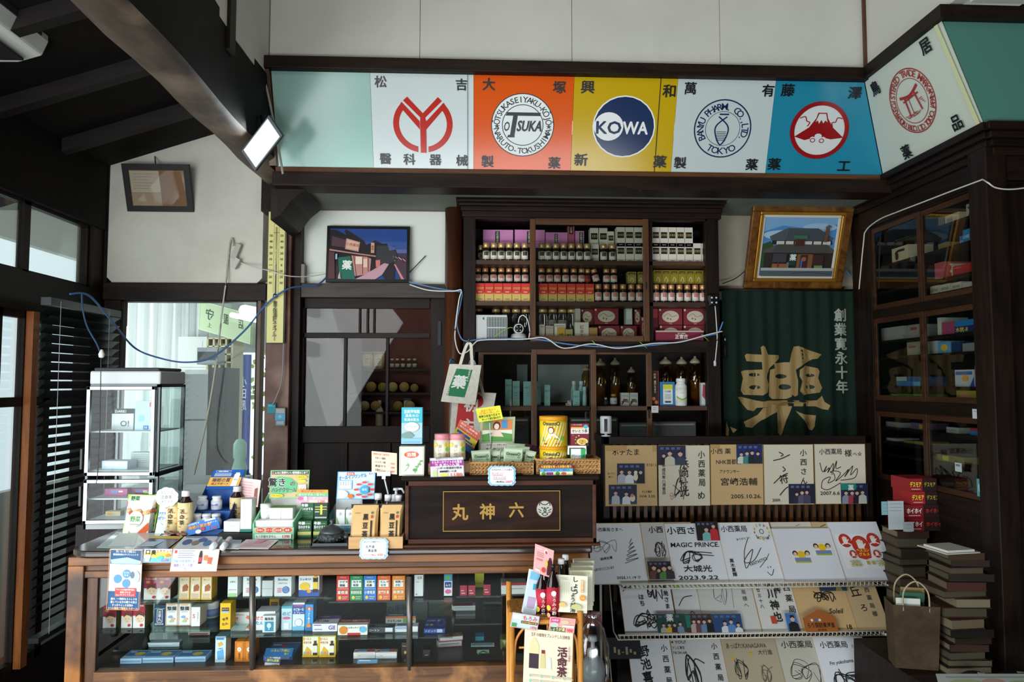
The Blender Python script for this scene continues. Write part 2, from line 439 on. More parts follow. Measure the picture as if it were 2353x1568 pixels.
# bay above the door: soffit, head rails, white panel, shelf rail
m = M(); q = P(690, 455, YB); m.box((P(640, 430, 3.2).x, 3.2, P(800, 428, 3.2).z), (P(2000, 430, YB).x, YB + .2, P(800, 424, 3.2).z), noisy('soffit_board', '6d7468', '7d8376', (3, 3, 3), .8, 0)); struct('ceiling_3', m)
m = M(); m.fb(670, 456, 1035, 482, YB - .03, .1, WBX); m.fb(670, 444, 1035, 458, YB - .06, .1, WBX); struct('trim_3', m, bevel=.002)
m = M(); m.fb(676, 470, 1045, 670, YB, .05, mat('e3e6dd', .85)); struct('wall_back', m)
m = M(); m.fb(668, 652, 1034, 684, YB - .05, .12, noisy('weathered_rail', '2a211c', '453831', (3, 30, 30), .5, .1)); struct('trim_4', m, bevel=.002)
# back wall behind the painting and cabinet
m = M(); m.fb(1640, 440, 2010, 690, YB + .02, .05, PLASTERD); struct('wall_back_right', m)
m = M(); x0 = P(1030, 880, YB + .3).x; m.box((x0, YB + .3, 0), (2.3, YB + .36, 2.9), mat('18110d', .8)); struct('wall_back_rear', m)
# round post
q = P(1042, 880, 3.6); m = M(); m.lathe([(.046, 0), (.046, 2.46)], ROUNDLOG, 28, (q.x, 3.6, 0)); struct('column', m)
# right side: dark wall beyond the tall cabinet
m = M(); m.box((XR + .02, 2.6, 0), (3.3, 2.64, 2.75), noisy('soot_black_board', '0e0b0a', '191412', (3, 3, 20), .6, .03)); struct('wall_right', m)
m = M(); m.box((XR - .03, 2.53, 0), (XR + .05, 2.63, 2.5), WD); struct('pillar_4', m, bevel=.004)
m = M(); m.box((2.62, -1.4, 0), (2.7, 2.6, 3.7), mat('221b17', .8)); struct('wall_right_side', m)
# rooms behind the back wall
DARKR = mat('4a2e29', .8)
m = M(); m.box((-1.06, YB + .1, 0), (-1.02, 5.3, 2.9), mat('cfd2cc', .8)); struct('wall_between_rooms', m)
m = M(); m.box((-1.02, YB + .1, 0), (-1.0, 4.9, 2.9), DARKR); m.box((-1.0, 4.85, 0), (P(1030, 880, YB + .3).x, 4.9, 2.9), noisy('plum_wall', '6a3f3c', '7d4d48', (3, 3, 3), .8, 0)); m.box((P(1030, 880, YB + .3).x, YB + .32, 0), (P(1030, 880, YB + .3).x + .03, 4.9, 2.9), DARKR); struct('wall_back_room', m)
m = M(); m.box((-2.65, 5.3, 0), (P(528, 880, 5.3).x, 5.34, 2.9), mat('d8dcd8', .8)); m.box((P(528, 880, 5.3).x, 5.3, 1.72), (-1.02, 5.34, 2.9), mat('c4c8c2', .8)); m.box((P(528, 880, 5.3).x, 5.3, 0), (-1.02, 5.34, .5), mat('8a8d88', .8)); struct('wall_side_room', m)
m = M(); m.box((-2.65, YB + .1, 2.9), (.2, 5.34, 2.94), mat('9a9c98', .8)); struct('ceiling_5', m)
m = M(); m.box((-2.65, YB, 0), (-2.6, 5.34, .9), mat('d0d2cc', .8)); m.box((-2.65, YB, 2.3), (-2.6, 5.34, 2.9), mat('d0d2cc', .8)); struct('wall_side_room_left', m)
m = M(); m.box((XR + .5, 2.6, 0), (XR + .55, 3.9, 2.9), mat('1d1613', .8)); m.box((x0 + 2, YB + .3, 2.4), (2.5, YB + .36, 2.9), mat('1d1613', .8)); m.box((2.2, YB + .28, 0), (2.5, YB + .34, 2.9), mat('1d1613', .8)); struct('wall_right_back', m)
# front wall around the shop entrance, behind the viewpoint
m = M(); m.box((-1.4, -1.4, 0), (3.3, -1.32, 3.7), mat('2b231d', .8)); m.box((-2.0, -1.4, 2.45), (-1.4, -1.32, 3.7), mat('2b231d', .8)); struct('wall_front', m)
# ================================================================ glass advertising signs over the shelves
YSB,YST = 3.17,3.03
zsb,zst = P(1300,393,YSB).z,P(1300,174,YST).z
xe = P(2027,403,YSB).x; xt = P(1985,185,YST).x      # inner corner, bottom and top
INK = mat('15171a',.3)
def sx_(px): return P(px,393,YSB).x
def gloss(h): return mat(h,.16,spec=.3)
def sign(label,px0,px1,col,draw,crop,last=False):
    m = M(); x0,x1 = sx_(px0),sx_(px1)
    m.plate([(x0,YST,zst),(xt if last else x1,YST,zst),(xe if last else x1,YSB,zsb),(x0,YSB,zsb)],.004,gloss(col))
    m.page((x0,YST,zst),(x1 - x0,0,0),(0,YSB - YST,zsb - zst),crop[2] - crop[0],crop[3] - crop[1],crop[0],crop[1]); m.draw(draw)
    return onelabel(m,'sign_panel',label,'sign','glass advertising signs along the top of the shelves')
def chars(*q,h=74,c=INK): return [('t',x,y,h,t,c,dict(b=.025)) for t,x,y in q]
sign('plain pale green glass sign panel beside the floodlight',640,858.2,'9cc4b8',[],(0,0,700,735))
RED = gloss('bd281c')
import itertools
def cring(cx,cy,r,a0,a1,n=26): return [(cx + r * math.sin(math.radians(a0 + (a1 - a0) * i / n)),cy - r * math.cos(math.radians(a0 + (a1 - a0) * i / n))) for i in range(n + 1)]
yl = []
for sg in (1,-1):
    X = lambda q: [(1154 + sg * (x - 1154),y) for x,y in q]
    yl.append(('p',X([(x,y) for x,y in cring(1154,532,222,45,170)] + list(reversed(cring(1154,532,178,52,168)))),RED))
    yl.append(('p',X([(1154,450),(1154,512),(1174,512),(1174,482),(1298,356),(1268,326)]),RED))
    yl.append(('p',X([(1178,512),(1178,575),(1298,432),(1330,400),(1310,366)]),RED))
yl.append(('r',1133,500,1178,755,RED))
sign('white glass sign panel with a red ring and Y emblem',858.8,1088,'d2dcdc',yl + chars(('松',850,220),('吉',1443,230),('醫',866,806),('科',1046,808),('器',1243,808),('械',1445,812),h=92) + [('r',1486,155,1490,885,'5a6264')],(775,148,1532,883))
sign('orange glass sign panel with a round black and white seal',1088.6,1311,'e0580f',[('e',1898,537,237,242,'e9efee'),('o',1898,537,237,242,7,INK),('o',1898,537,156,158,6,INK),
     ('arc',1898,537,196,62,'ŌTSUKASEIYAKU-KŌJŌ',INK,-88,88),('arc',1898,537,196,62,'NARUTO-TOKUSHIMA',INK,262,98,False),
     ('t',1706,546,46,'★',INK),('t',2095,546,46,'★',INK),('p',[(1782,440),(2030,440),(2030,466),(1768,466)],INK),('p',[(1826,466),(1860,466),(1838,612),(1838,632),(1782,632),(1790,612),(1804,612)],INK),
     ('t',1775,545,100,'O',INK,dict(sx=.55,sh=.12,b=.015)),('t',1945,540,112,'SUKA',INK,dict(fit=185,sh=.18,b=.03))]
     + chars(('大',1642,235),('塚',2164,248),('製',1636,822),('薬',2145,826),h=98),(1532,160,2272,888))
NAVY = gloss('1c3158')
sign('yellow glass sign panel with a navy blue disc emblem',1311.6,1541,'c8a50e',[('e',288,377,156,163,'eef0ee'),('e',288,377,149,156,NAVY),('e',212,377,73,75,'eef0ee'),
     ('t',213,380,92,'KO',NAVY,dict(b=.03,fit=122)),('t',345,380,92,'WA',gloss('eef0ee'),dict(b=.03,fit=122)),('r',452,121,456,618,'2a2718')]
     + chars(('興',100,176),('和',498,188),('新',82,556),('薬',478,560),h=70),(34,120,538,617))
sign('white glass sign panel with a navy ring and fish shape',1541.6,1758,'c6d1d0',[('o',782,385,147,154,7,NAVY),('o',782,385,89,91,2.5,NAVY),('arc',782,385,116,50,'BANYU PHARM. CO.,LTD.',NAVY,-122,122),('arc',782,385,116,50,'TOKYO',NAVY,216,144,False),
     ('r',760,306,808,314,NAVY),('k',[(757,322),(806,370),(806,420),(776,470),(748,420),(748,370),(800,322)],7,NAVY)] + [('r',752,400 + i * 9,801,403 + i * 9,NAVY) for i in range(6)]
     + chars(('萬',600,180),('有',992,184),('製',578,570),('薬',950,574),h=66),(536,128,1027,622))
DR = gloss('96181c')
sign('blue glass sign panel with a red mountain in a ring',1758.6,2027,'2488a6',[('e',1268,393,130,136,'d9dedd'),('p',[(1148,428),(1215,378),(1245,330),(1252,300),(1296,300),(1304,330),(1335,378),(1392,430),(1330,440),(1296,432),(1250,432),(1200,446)],DR),
     ('p',[(1244,350),(1258,306),(1291,306),(1303,350),(1292,340),(1283,356),(1272,338),(1262,358),(1254,340)],'d9dedd'),
     ('e',1266,424,18,14,'d9dedd'),('e',1240,440,14,13,'d9dedd'),('e',1292,440,14,13,'d9dedd'),('o',1240,446,13,12,4,DR),('o',1285,448,13,12,4,DR),
     ('k',[(1165,330),(1190,322),(1200,345),(1215,352),(1205,372)],5,DR),('k',[(1375,330),(1350,326),(1342,348),(1325,352),(1330,375)],5,DR),('o',1268,393,146,153,22,DR)]
     + chars(('藤',1088,187),('澤',1416,195),('薬',1064,578),('工',1414,582),h=68),(1027,135,1618,630),True)
# signs on the side wall, leaning out the same way
ybr = PX(2258,300,xe).y; ytr = PX(2162,62,xt).y
m = M(); m.plate([(xt + .002,YST - .004,zst),(xt + .002,ytr,zst),(xe + .002,ybr,zsb),(xe + .002,YSB - .004,zsb)],.003,gloss('c9d1c4'))
m.page((xt,YSB,zst),(0,ybr - YSB,0),(xe - xt,0,zsb - zst),(YSB - ybr) * 1000,math.hypot(xe - xt,zst - zsb) * 1000)
Wd,Hd = (YSB - ybr) * 1000,math.hypot(xe - xt,zst - zsb) * 1000; cx,cy = Wd * .56,Hd * .47; k = Hd / 400
TR = gloss('a03a38'); m.ly = 1
m.draw([('o',cx,cy,132 * k,132 * k,5,TR),('o',cx,cy,92 * k,92 * k,3,TR),('arc',cx,cy,112 * k,38 * k,'REGISTERED TRADE MARK',TR,-100,88),('arc',cx,cy,112 * k,34 * k,'TORII&CO.LTD.TOKYO,JAPAN',TR,252,98,False),('t',cx - 112 * k,cy + 28 * k,30,'★',TR),('t',cx + 112 * k,cy + 4,30,'★',TR),
        ('k',[(cx - 62,cy - 34),(cx,cy - 24),(cx + 62,cy - 48)],12,TR),('k',[(cx - 50,cy - 12),(cx + 52,cy - 18)],7,TR),('k',[(cx - 34,cy - 30),(cx - 38,cy + 56)],9,TR),('k',[(cx + 30,cy - 34),(cx + 40,cy + 52)],9,TR),('k',[(cx - 12,cy - 24),(cx - 14,cy + 50)],4,TR)]
       + [('k',[(cx - 70 + i * 9,cy + 46 + i % 3 * 7),(cx - 40 + i * 9,cy + 50 + i % 2 * 8)],3,TR) for i in range(9)] + [('k',[(cx + 46 + i * 7,cy + 10 + i * 6),(cx + 66 + i * 3,cy + 6 + i * 9)],3,TR) for i in range(4)]
       + [('t',Wd * .3,Hd * .14,62 * k,'鳥',INK,dict(b=.025)),('t',Wd * .85,Hd * .1,62 * k,'居',INK,dict(b=.025)),('t',Wd * .34,Hd * .9,62 * k,'薬',INK,dict(b=.025)),('t',Wd * .84,Hd * .88,62 * k,'品',INK,dict(b=.025)),('r',Wd * .97,2,Wd,Hd - 2,gloss('cfd3a2'))])
onelabel(m,'sign_panel','white glass sign panel with a red gateway seal, on the side wall','sign','glass advertising signs along the top of the shelves')
m = M(); m.plate([(xt + .012,ytr,zst),(3.2,ytr,zst),(3.2,ybr,zsb),(xe + .012,ybr,zsb)],.008,gloss('55887a')); onelabel(m,'sign_panel','plain dark green glass sign panel past the red gateway seal','sign','glass advertising signs along the top of the shelves')
# frame mouldings round the signs
m = M(); x0 = sx_(622)
m.box((x0,YST - .035,zst - .004),(xt + .02,YU + .01,zst + .05),WDX); struct('trim_5',m,bevel=.004)
m = M(); m.box((xt - .02,ytr - .03,zst),(XU + .03,YU,zst + .05),WDY); m.box((XU + .031,ytr - .03,zst),(3.3,max(YF + .05,ytr + .08),zst + .05),WDX); struct('trim_6',m)
m = M(); m.box((sx_(634),YSB - .01,zsb - .028),(xe + .01,YSB + .09,zsb),WBX); m.box((sx_(630),YSB - .03,P(1300,432,3.125).z),(xe + .03,YSB + .1,zsb - .028),WDX); struct('trim_7',m,bevel=.003)
zt7 = P(1300,432,3.125).z
m = M(); m.add([(x0,YST - .02,zst),(x0 + .03,YST - .02,zst),(x0 + .03,YSB - .02,zsb),(x0,YSB - .02,zsb),(x0,YST + .1,zst),(x0 + .03,YST + .1,zst),(x0 + .03,YSB + .1,zsb),(x0,YSB + .1,zsb)],[(3,2,1,0),(0,4,7,3),(1,2,6,5),(4,5,6,7)],WB); struct('trim_8',m)
m = M()
for k,(d,z) in enumerate(((0,0),(.018,.03),(.034,.055),(.05,.08),(.062,.11))):
    z1 = zsb - z; z0 = zsb - (.03,.055,.08,.11,.20)[k]
    m.box((xe - .015 + d,ybr - .02 + d,z0),(xe + .2,YSB + .3,z1),WDY)
    m.box((xe + d,ybr - .035 + d,z0),(3.3,ybr + .15,z1),WDX)
struct('trim_9',m,bevel=.003)
m = M(); m.box((x0 - .02,3.2,zst + .05),(2.3,3.7,zst + .08),SOOT_SHADE); m.box((xe + .2,2.5,zsb),(xe + .24,3.7,zst + .1),SOOT_SHADE); struct('ceiling_4',m)
# corbel bracket under the left end of the sign
m = M(); q = P(668,440,3.3); m.prism([(q.x - .06,zt7),(q.x + .09,zt7),(q.x + .03,zt7 - .05),(q.x - .02,zt7 - .12),(q.x - .06,zt7 - .14)],3.2,3.56,WD); struct('bracket',m)
# floodlight under the end of the beam
a,b,c = P(615,274,2.80),P(642,314,2.82),P(588,384,2.86)
U,D = b - a,c - b; N = D.cross(U).normalized()
t = thing('floodlight','lit floodlight clamped under the end of the great beam','lamp',c)
loc = lambda q: q - c
O = loc(a) ; D2 = loc(c) - loc(b)
m = M(); B = N * -.05
ex = [O,O + U,O + U + D2,O + D2]
m.plate([O - U * .08 - D2 * .08,O + U * 1.08 - D2 * .08,O + U * 1.08 + D2 * 1.08,O - U * .08 + D2 * 1.08],.03,mat('3c4144',.5)); fr = m.obj('housing',t)
m = M(); m.plate([p + N * .002 for p in ex],.001,mat('eaf6ff',.3,emit=9)); m.obj('lens',t)
m = M(); mid = O + D2 * .5 + N * -.03; m.tube([mid + U * .5,mid + U * .2 + N * -.08,mid - U * .3 + N * -.1 + V((0,0,.06))],.012,mat('25282a',.5)); m.obj('bracket',t)
l = bpy.data.lights.new('flood_glow','AREA'); l.shape = 'RECTANGLE'; l.size = .09; l.size_y = .16; l.energy = .55; l.color = (.9,.97,1)
o = bpy.data.objects.new('flood_glow',l); COL.objects.link(o); mid = c + O + U * .5 + D2 * .5 + N * .01; o.location = mid; o.rotation_euler = N.to_track_quat('-Z','Y').to_euler()
# ================================================================ medicine cabinet on the back wall
YC = 3.5
t = thing('medicine_cabinet','tall dark wooden wall cabinet full of boxed and jarred goods, heavy moulded cornice','cabinet',(0,0,0))
xl,xr = P(1064,640,YC).x,P(1657,640,YC).x
ztop = P(1350,478,YC).z
m = M()
m.fb(1064,478,1092,1330,YC,.04,WD); m.fb(1626,478,1657,1330,YC,.04,WD)
m.fb(1092,478,1626,506,YC,.04,WDX); m.fb(1092,783,1626,810,YC,.04,WDX)
m.box((xl,YC + .04,.3),(xl + .02,YC + .3,ztop),WD); m.box((xr - .02,YC + .04,.3),(xr,YC + .3,ztop),WD)
m.box((xl,YC + .28,.3),(xr,YC + .3,ztop),mat('1d1511',.7)); m.box((xl,YC + .02,ztop - .01),(xr,YC + .3,ztop + .01),WDX)
m.obj('carcass',t,.002)
m = M(); yc = (500,486,474,465,456,446,436,426)
for i,(a,b) in enumerate(zip(yc,yc[1:])):
    d = (.01,.02,.035,.05,.065,.082,.095)[i]; Yi = YC - (.012,.03,.06,.1,.14,.18,.22)[i]
    m.box((P(1064,640,Yi).x - d * .6,Yi,P(1350,a,Yi).z),(P(1657,640,Yi).x + d * .7,YC + .28,P(1350,b,Yi).z),WDX)
m.obj('cornice',t,.004)
SH = []   # shelf tops
zA,zB,zC_ = P(1200,597,YC).z,P(1200,692,YC).z,P(1359,783,YC).z
zD,zE = P(1400,934,YC).z,P(1400,1020,YC).z - .1
for z in (zA,zB,zC_,zD,zE):
    m = M(); m.box((xl + .02,YC + .012,z - .022),(xr - .02,YC + .28,z),noisy('shelf_board','3a261a','57392a',(3,30,30),.5,.05)); m.obj('shelf',t,.002)
zA += .0006; zB += .0006; zC_ += .0006; zD += .0006; zE += .0006
def slide(px0,px1,py0,py1,Y,st,name='sliding_door',wood=(WB,WBX),handle=None):
    m = M(); m.fb(px0,py0,px0 + st,py1,Y,.018,wood[0]); m.fb(px1 - st,py0,px1,py1,Y,.018,wood[0]); m.fb(px0 + st,py0,px1 - st,py0 + st,Y,.018,wood[1]); m.fb(px0 + st,py1 - st,px1 - st,py1,Y,.018,wood[1])
    d = m.obj(name,t,.0015); m = M(); m.fb(px0 + st,py0 + st,px1 - st,py1 - st,Y + .008,.002,PANED); m.obj('pane',d)
    if handle: m = M(); m.fb(handle[0],handle[1],handle[2],handle[3],Y - .002,.004,BLACK); m.obj('finger_pull',d)
    return d
slide(1218,1492,503,785,YC - .006,13,handle=(1484,648,1487,664))
slide(1099,1233,803,1120,YC + .012,12); slide(1222,1371,803,1120,YC - .006,12); slide(1356,1499,803,1120,YC + .012,12,handle=(1490,940,1494,962))
m = M(); m.fb(1492,503,1500,785,YC + .012,.02,WD); m.obj('stile',t)

PROTO = {}
def cart(name,label,cat,px0,px1,py0,py1,Y,dep,col,draw=(),top=None,side=None,rz=0,group=None,key=None,Z=None,parts=None):
    """upright box; its front face fills the view rectangle in the plane y = Y; draw uses that rectangle's own pixels"""
    a,b = P(px0,py1,Y),P(px1,py1,Y); w = b.x - a.x; z0 = a.z if Z is None else Z; h = P(px0,py0,Y).z - z0
    if Z is not None and zC_ - .001 <= z0 < zB - .05: h = min(h,zB - .0245 - z0)
    c = V(((a.x + b.x) / 2,Y,z0))
    if key and key in PROTO:
        o = dup(PROTO[key])
    else:
        m = M(); m.box((-w / 2,0,0),(w / 2,dep,h),col,front=col,top=top,side=side)
        if draw: m.page((-w / 2,0,h),(w,0,0),(0,0,-h),px1 - px0,py1 - py0); m.draw(draw)
        o = m.obj(name); PROTO[key] = o
    o.location = c; o.rotation_euler = (0,0,math.radians(rz))
    return tag(o,label,cat,group)

def jar(label,px,py0,Y,Z,w,cap,body,lab,group,key,name='ginseng_jar',ink='2b2a28',caph=.26):
    """px centre, py0 top in view, w diameter in pixels; parts: glass, lid, paper band"""
    c = P(px,700,Y); r = w / 2 * Y / F; h = P(px,py0,Y).z - Z
    if abs(Z - zC_) < .001: h = min(h,zB - .0245 - Z)
    if key in PROTO: t = dup(PROTO[key]); t['label'] = label; t['group'] = group
    else:
        t = thing(name,label,'jar',group=group)
        hb = h * (1 - caph); rn = r * .78
        M().lathe([(0,0),(r * .92,0),(r,h * .04),(r,hb * .82),(rn,hb * .95),(rn,hb),(0,hb)],body,14).obj('glass_body',t)
        M().lathe([(rn * 1.0,hb - .001),(r * .88,hb),(r * .9,h * .985),(r * .84,h),(0,h)],cap,14).obj('lid',t)
        if lab:
            m = M(); m.lathe([(r * 1.015,h * .1),(r * 1.015,hb * .74)],lab,14)
            z0,z1 = h * .3,h * .52; q = r * 1.02
            m.add([(q * math.sin(a),-q * math.cos(a),z) for z in (z1,z0) for a in (-.6,-.3,0,.3,.6)],[(i,i + 1,i + 6,i + 5) for i in range(4)],ink); m.obj('paper_band',t)
        PROTO[key] = t
    t.location = (c.x,Y,Z); return t
G1 = 'gold-capped ginseng jars on the top cabinet shelf'
CREAM = 'e4dccb'; DKG = mat('23211f',.4); JB = mat('2a1c14',.15,spec=.5)
YJ = YC + .06
for i,x in enumerate((1117,1135,1152,1170,1188,1206)): jar(f'{nth(i)} gold-capped jar from the left post, front row of the top cabinet shelf',x,559,YJ,zA,16.5,GOLD,JB,CREAM,G1,'jA')
jar('short squat jar tucked behind the left post on the top cabinet shelf',1104,564,YJ + .05,zA,11,GOLD,JB,CREAM,G1,'jA0')
for i,x in enumerate((1245,1260,1278,1296,1314,1332,1350)): jar(f'{nth(i)} gold-capped jar from the left behind the sliding glass, top cabinet shelf',x,560,YJ,zA,16.5,GOLD,JB,CREAM,G1,'jA')
for i,x in enumerate((1388,1408)): jar(f'gold-capped jar {("against the folded carton", "against the stacked cartons")[i]} behind the sliding glass, top shelf',x,560,YJ,zA,16.5,GOLD,JB,CREAM,G1,'jA')
LBX = lambda w,h: [('r',w * .1,h * .25,w * .9,h * .56,DKG),('t',w / 2,h * .4,h * .13,'正官庄','c9a968'),('r',w * .25,h * .88,w * .75,h * .92,'9a9184')]
def cream(label,x0,x1,y0,y1,key,Y=YJ,Z=None,col=CREAM): return cart('cream_carton',label,'box',x0,x1,y0,y1,Y,.05,col,LBX(x1 - x0,y1 - y0),group='cream ginseng cartons on the top cabinet shelf',key=key,Z=Z)
zA2 = zA + (P(1500,522,YJ).z - P(1500,558,YJ).z) + .0006
for i in range(7): cream(f'{nth(i, 7)} cream carton from the sliding door, bottom layer at the right bay top shelf',1498.5 + i * 19,1516.5 + i * 19,558.5,594,'cl',Z=zA)
for i in range(5): cream(f'{nth(i)} cream carton from the sliding door, upper layer at the right bay top shelf',1498 + i * 19,1516 + i * 19,522,557.5,'cl',Z=zA2)
for i in range(3): cream(f'{nth(i)} cream carton in the bottom layer at the right end behind the sliding glass',1417.5 + i * 20.3,1436.5 + i * 20.3,558.5,594,'cl2',Z=zA)
for i in range(3): cream(f'{nth(i)} cream carton in the upper layer at the right end behind the sliding glass',1417 + i * 20.3,1436 + i * 20.3,522,557.5,'cl2',Z=zA2)
cream('cream carton standing between gold-capped jars behind the sliding glass',1358,1376,561,594,'c3',YJ + .03,zA)
for i,x in enumerate((1356,1377)): cream(f'raised cream carton, {("beside the pink boxes", "beside the tipped small carton")[i]}, behind the sliding glass',x,x + 19,524,557,'cl4',YJ + .06,zA2 - .0006)
cream('small cream carton in front of raised cartons behind the sliding glass',1397,1411,532,558,'c5',YJ + .04,zA2)
m = M(); m.box((P(1097,600,YJ).x,YJ + .055,zA),(P(1412,600,YJ).x,YJ + .2,zA2 - .0006),WDX); onelabel(m,'riser_step','low wooden riser behind jars on the top cabinet shelf','riser')
PK = 'd98ac0'
PKD = lambda w,h: [('r',w * .4,h * .08,w * .56,h * .78,'1f3b3f'),('t',w * .48,h * .42,h * .2,'正官庄','e6d9a8',dict(v=True)),('r',w * .62,h * .6,w * .88,h * .63,'b0659a')]
for i,(x0,x1) in enumerate(((1110,1179),(1183,1252),(1254,1304))):
    cart('pink_carton',('pink carton on the riser by the left post','pink carton half hidden by the sliding door stile','pink carton on the riser behind the sliding glass')[i],'box',x0,x1,528 if i < 2 else 534,560,YJ + .08,.09,PK,PKD(x1 - x0,31),group='pink cartons on the top cabinet shelf',Z=zA2 - .0006)
cart('pink_carton','tall narrow rose carton with black label behind the sliding glass','box',1305,1320,520,560,YJ + .08,.05,'c05878',[('r',3,0,12,14,'2a1a1a'),('t',7.5,7,5,'正官','e6d9a8',dict(v=True))],Z=zA2 - .0006)
cart('pink_carton','small pink carton with black label behind the sliding glass','box',1322,1342,531,560,YJ + .08,.07,PK,[('r',9,2,18,24,'1f3b3f'),('t',13.5,12,6,'正官庄','e6d9a8',dict(v=True))],Z=zA2 - .0006)
# second shelf
RB = lambda w,h: [('r',0,h * .58,w,h,'d8b25e'),('p',[(0,h * .5),(w * .12,h * .62),(w * .88,h * .62),(w,h * .5),(w,h * .62),(0,h * .62)],'d8b25e'),('t',w / 2,h * .27,h * .17,'POWDER','e8b45a',dict(fit=w * .8,sh=.3)),('r',w * .28,h * .46,w * .72,h * .5,'e9d4b0'),('r',w * .25,h * .84,w * .75,h * .9,'6f8f96')]
for i in range(6): cart('red_gold_carton',f'{nth(i)} red and gold carton from the left post, middle cabinet shelf','box',1093 + i * 20.9,1113 + i * 20.9,651,690.5,YJ - .02,.05,'d8362c',RB(20,39),group='red and gold cartons on the middle cabinet shelf',key='rb',Z=zB)
for i in range(6): cart('red_gold_carton',f'{nth(i)} red and gold carton from the left behind the sliding glass','box',1238.5 + i * 21.3,1258.8 + i * 21.3,651,690.5,YJ - .02,.05,'d8362c',RB(20,39),group='red and gold cartons on the middle cabinet shelf',key='rb',Z=zB)
G2 = 'copper-capped ginseng jars on the middle cabinet shelf'
zB2 = P(1200,651,YJ + .05).z + .0006
m = M(); m.box((P(1091,660,YJ).x,YJ + .04,zB),(P(1622,660,YJ).x,YJ + .2,zB2 - .0006),WDX); onelabel(m,'riser_step','low wooden riser behind jars on the middle cabinet shelf','riser')
PL = 'dccfc4'
for i,x in enumerate((1098,1115,1134,1152,1170,1189,1207)): jar(f'{nth(i)} copper-capped jar from the left post on the middle shelf riser',x,616.5,YJ + .06,zB2,16,COPPER,JB,PL,G2,'jB',ink='c06a5a')
for i,x in enumerate((1245,1263,1281,1300,1319,1337,1394,1411)): jar(f'{nth(i, 8)} copper-capped jar from the left on the riser behind the sliding glass',x,616.5,YJ + .06,zB2,16,COPPER,JB,PL,G2,'jB',ink='c06a5a')
o = jar('copper-capped jar with a red band behind the sliding glass, beside a leaning jar',1351,619,YJ + .06,zB2,13,COPPER,JB,'b5382f',G2,'jBr')
o = jar('copper-capped jar leaning over on the riser behind the sliding glass',1372,620,YJ + .05,zB2,16,COPPER,JB,PL,G2,'jBt',ink='c06a5a'); o.rotation_euler = (0,math.radians(-14),0); o.location.z += .004
for i,x in enumerate((1375,1394,1413,1432,1451,1469)): jar(f'{nth(i)} copper-capped jar after the red cartons, front row behind the sliding glass',x,654,YJ - .01,zB,16,COPPER,JB,PL,G2,'jC',ink='c06a5a')
for i,x in enumerate((1508,1526,1543,1562,1580,1598,1615)): jar(f'{nth(i, 7)} copper-capped jar from the sliding door, front row in the right bay',x,654,YJ - .01,zB,16,COPPER,JB,PL,G2,'jC',ink='c06a5a')
GB = lambda w,h: [('r',2,2,w - 2,h * .16,'5a4a1c'),('t',w / 2,h * .2,h * .17,'高麗人参','3a3314',dict(fit=w * .85)),('k',[(w * .3,h * .8),(w * .5,h * .5),(w * .7,h * .75),(w * .55,h * .9)],1,'efe8b0')]
for i in range(7): cart('gold_foil_carton',f'{nth(i, 7)} gold foil carton from the sliding door, riser row in the right bay','box',1503 + i * 18.7,1521 + i * 18.7,621,653,YJ + .05,.05,mat('b8a43c',.3,.35),GB(18,32),group='gold foil cartons in the cabinet',key='gb',Z=zB2)
for i,x in enumerate((1442,1466)): cart('gold_foil_carton',('gold foil carton behind the sliding glass, left of its pair','gold foil carton at the right edge behind the sliding glass')[i],'box',x,x + (20 if i == 0 else 13),625,653,YJ + .045,.04,mat('a8994a',.4,.2),GB(20 if i == 0 else 13,28),group='gold foil cartons in the cabinet',Z=zB2)
# third shelf
G3 = 'wide clear jars with brass lids on the lower cabinet shelf'
for i,x in enumerate((1100,1140,1163,1186,1208)): jar(f'{nth(i)} wide brass-lidded clear jar from the left post, behind the grille box',x,706,YC + .17,zC_,22,GOLD,CLEARG,None,G3,'jD','apothecary_jar',caph=.1)
for i,x in enumerate((1248,1270,1292,1313)): jar(f'{nth(i)} wide brass-lidded clear jar from the left behind the sliding glass',x,707,YC + .16,zC_,22,GOLD,CLEARG,'b9b2a2' if i in (1,2) else None,G3,'jD2' if i in (1,2) else 'jD','apothecary_jar',caph=.1)
MR = '7e2430'
OV = lambda w,h: [('e',w * .5,h * .5,w * .36,h * .36,'cdbfa6'),('k',[(w * .2,h * .5),(w * .4,h * .32),(w * .55,h * .5),(w * .78,h * .42)],1,'6a5a48'),('e',w * .38,h * .62,1.6,2.4,'6a5a48'),('e',w * .5,h * .66,1.6,2.2,'6a5a48'),('r',1,h * .04,5,h * .16,'d8cdb8'),('r',w * .44,h * .92,w * .56,h * .95,'d8cdb8')]
def maroon(label,x0,x1,y0,y1,Y,Z=None,d=.1): return cart('maroon_carton',label,'box',x0,x1,y0,y1,Y,d,MR,OV(x1 - x0,y1 - y0),group='maroon cartons with oval landscapes on the lower cabinet shelf',Z=Z)
zM = P(1400,746,YJ + .04).z + .0006
maroon('maroon oval-picture carton, upper layer middle behind the sliding glass',1366,1421,706,746,YJ + .04,zM)
maroon('maroon oval-picture carton standing by the clear jars behind the glass',1335,1364,706,746,YJ + .08,zM)
maroon('maroon oval-picture carton, upper layer beside the right edge behind the glass',1458,1472,711,746,YJ + .05,zM)
maroon('maroon oval-picture carton, bottom layer middle behind the sliding glass',1375,1424,749,782,YJ + .02,zC_,.07)
maroon('tall maroon oval-picture carton, bottom layer right behind the glass',1426,1463,749,782,YJ + .02,zC_,.07)
maroon('small maroon oval-picture carton, bottom right corner behind the glass',1474,1488,728,782,YJ + .02,zC_,.07)
m = M(); m.box((P(1337,750,YJ).x,YJ + .1,zC_),(P(1486,750,YJ).x,YJ + .2,zM - .001),mat(MR,.6)); onelabel(m,'maroon_carton','long maroon carton lying under the oval-picture cartons behind the glass','box')
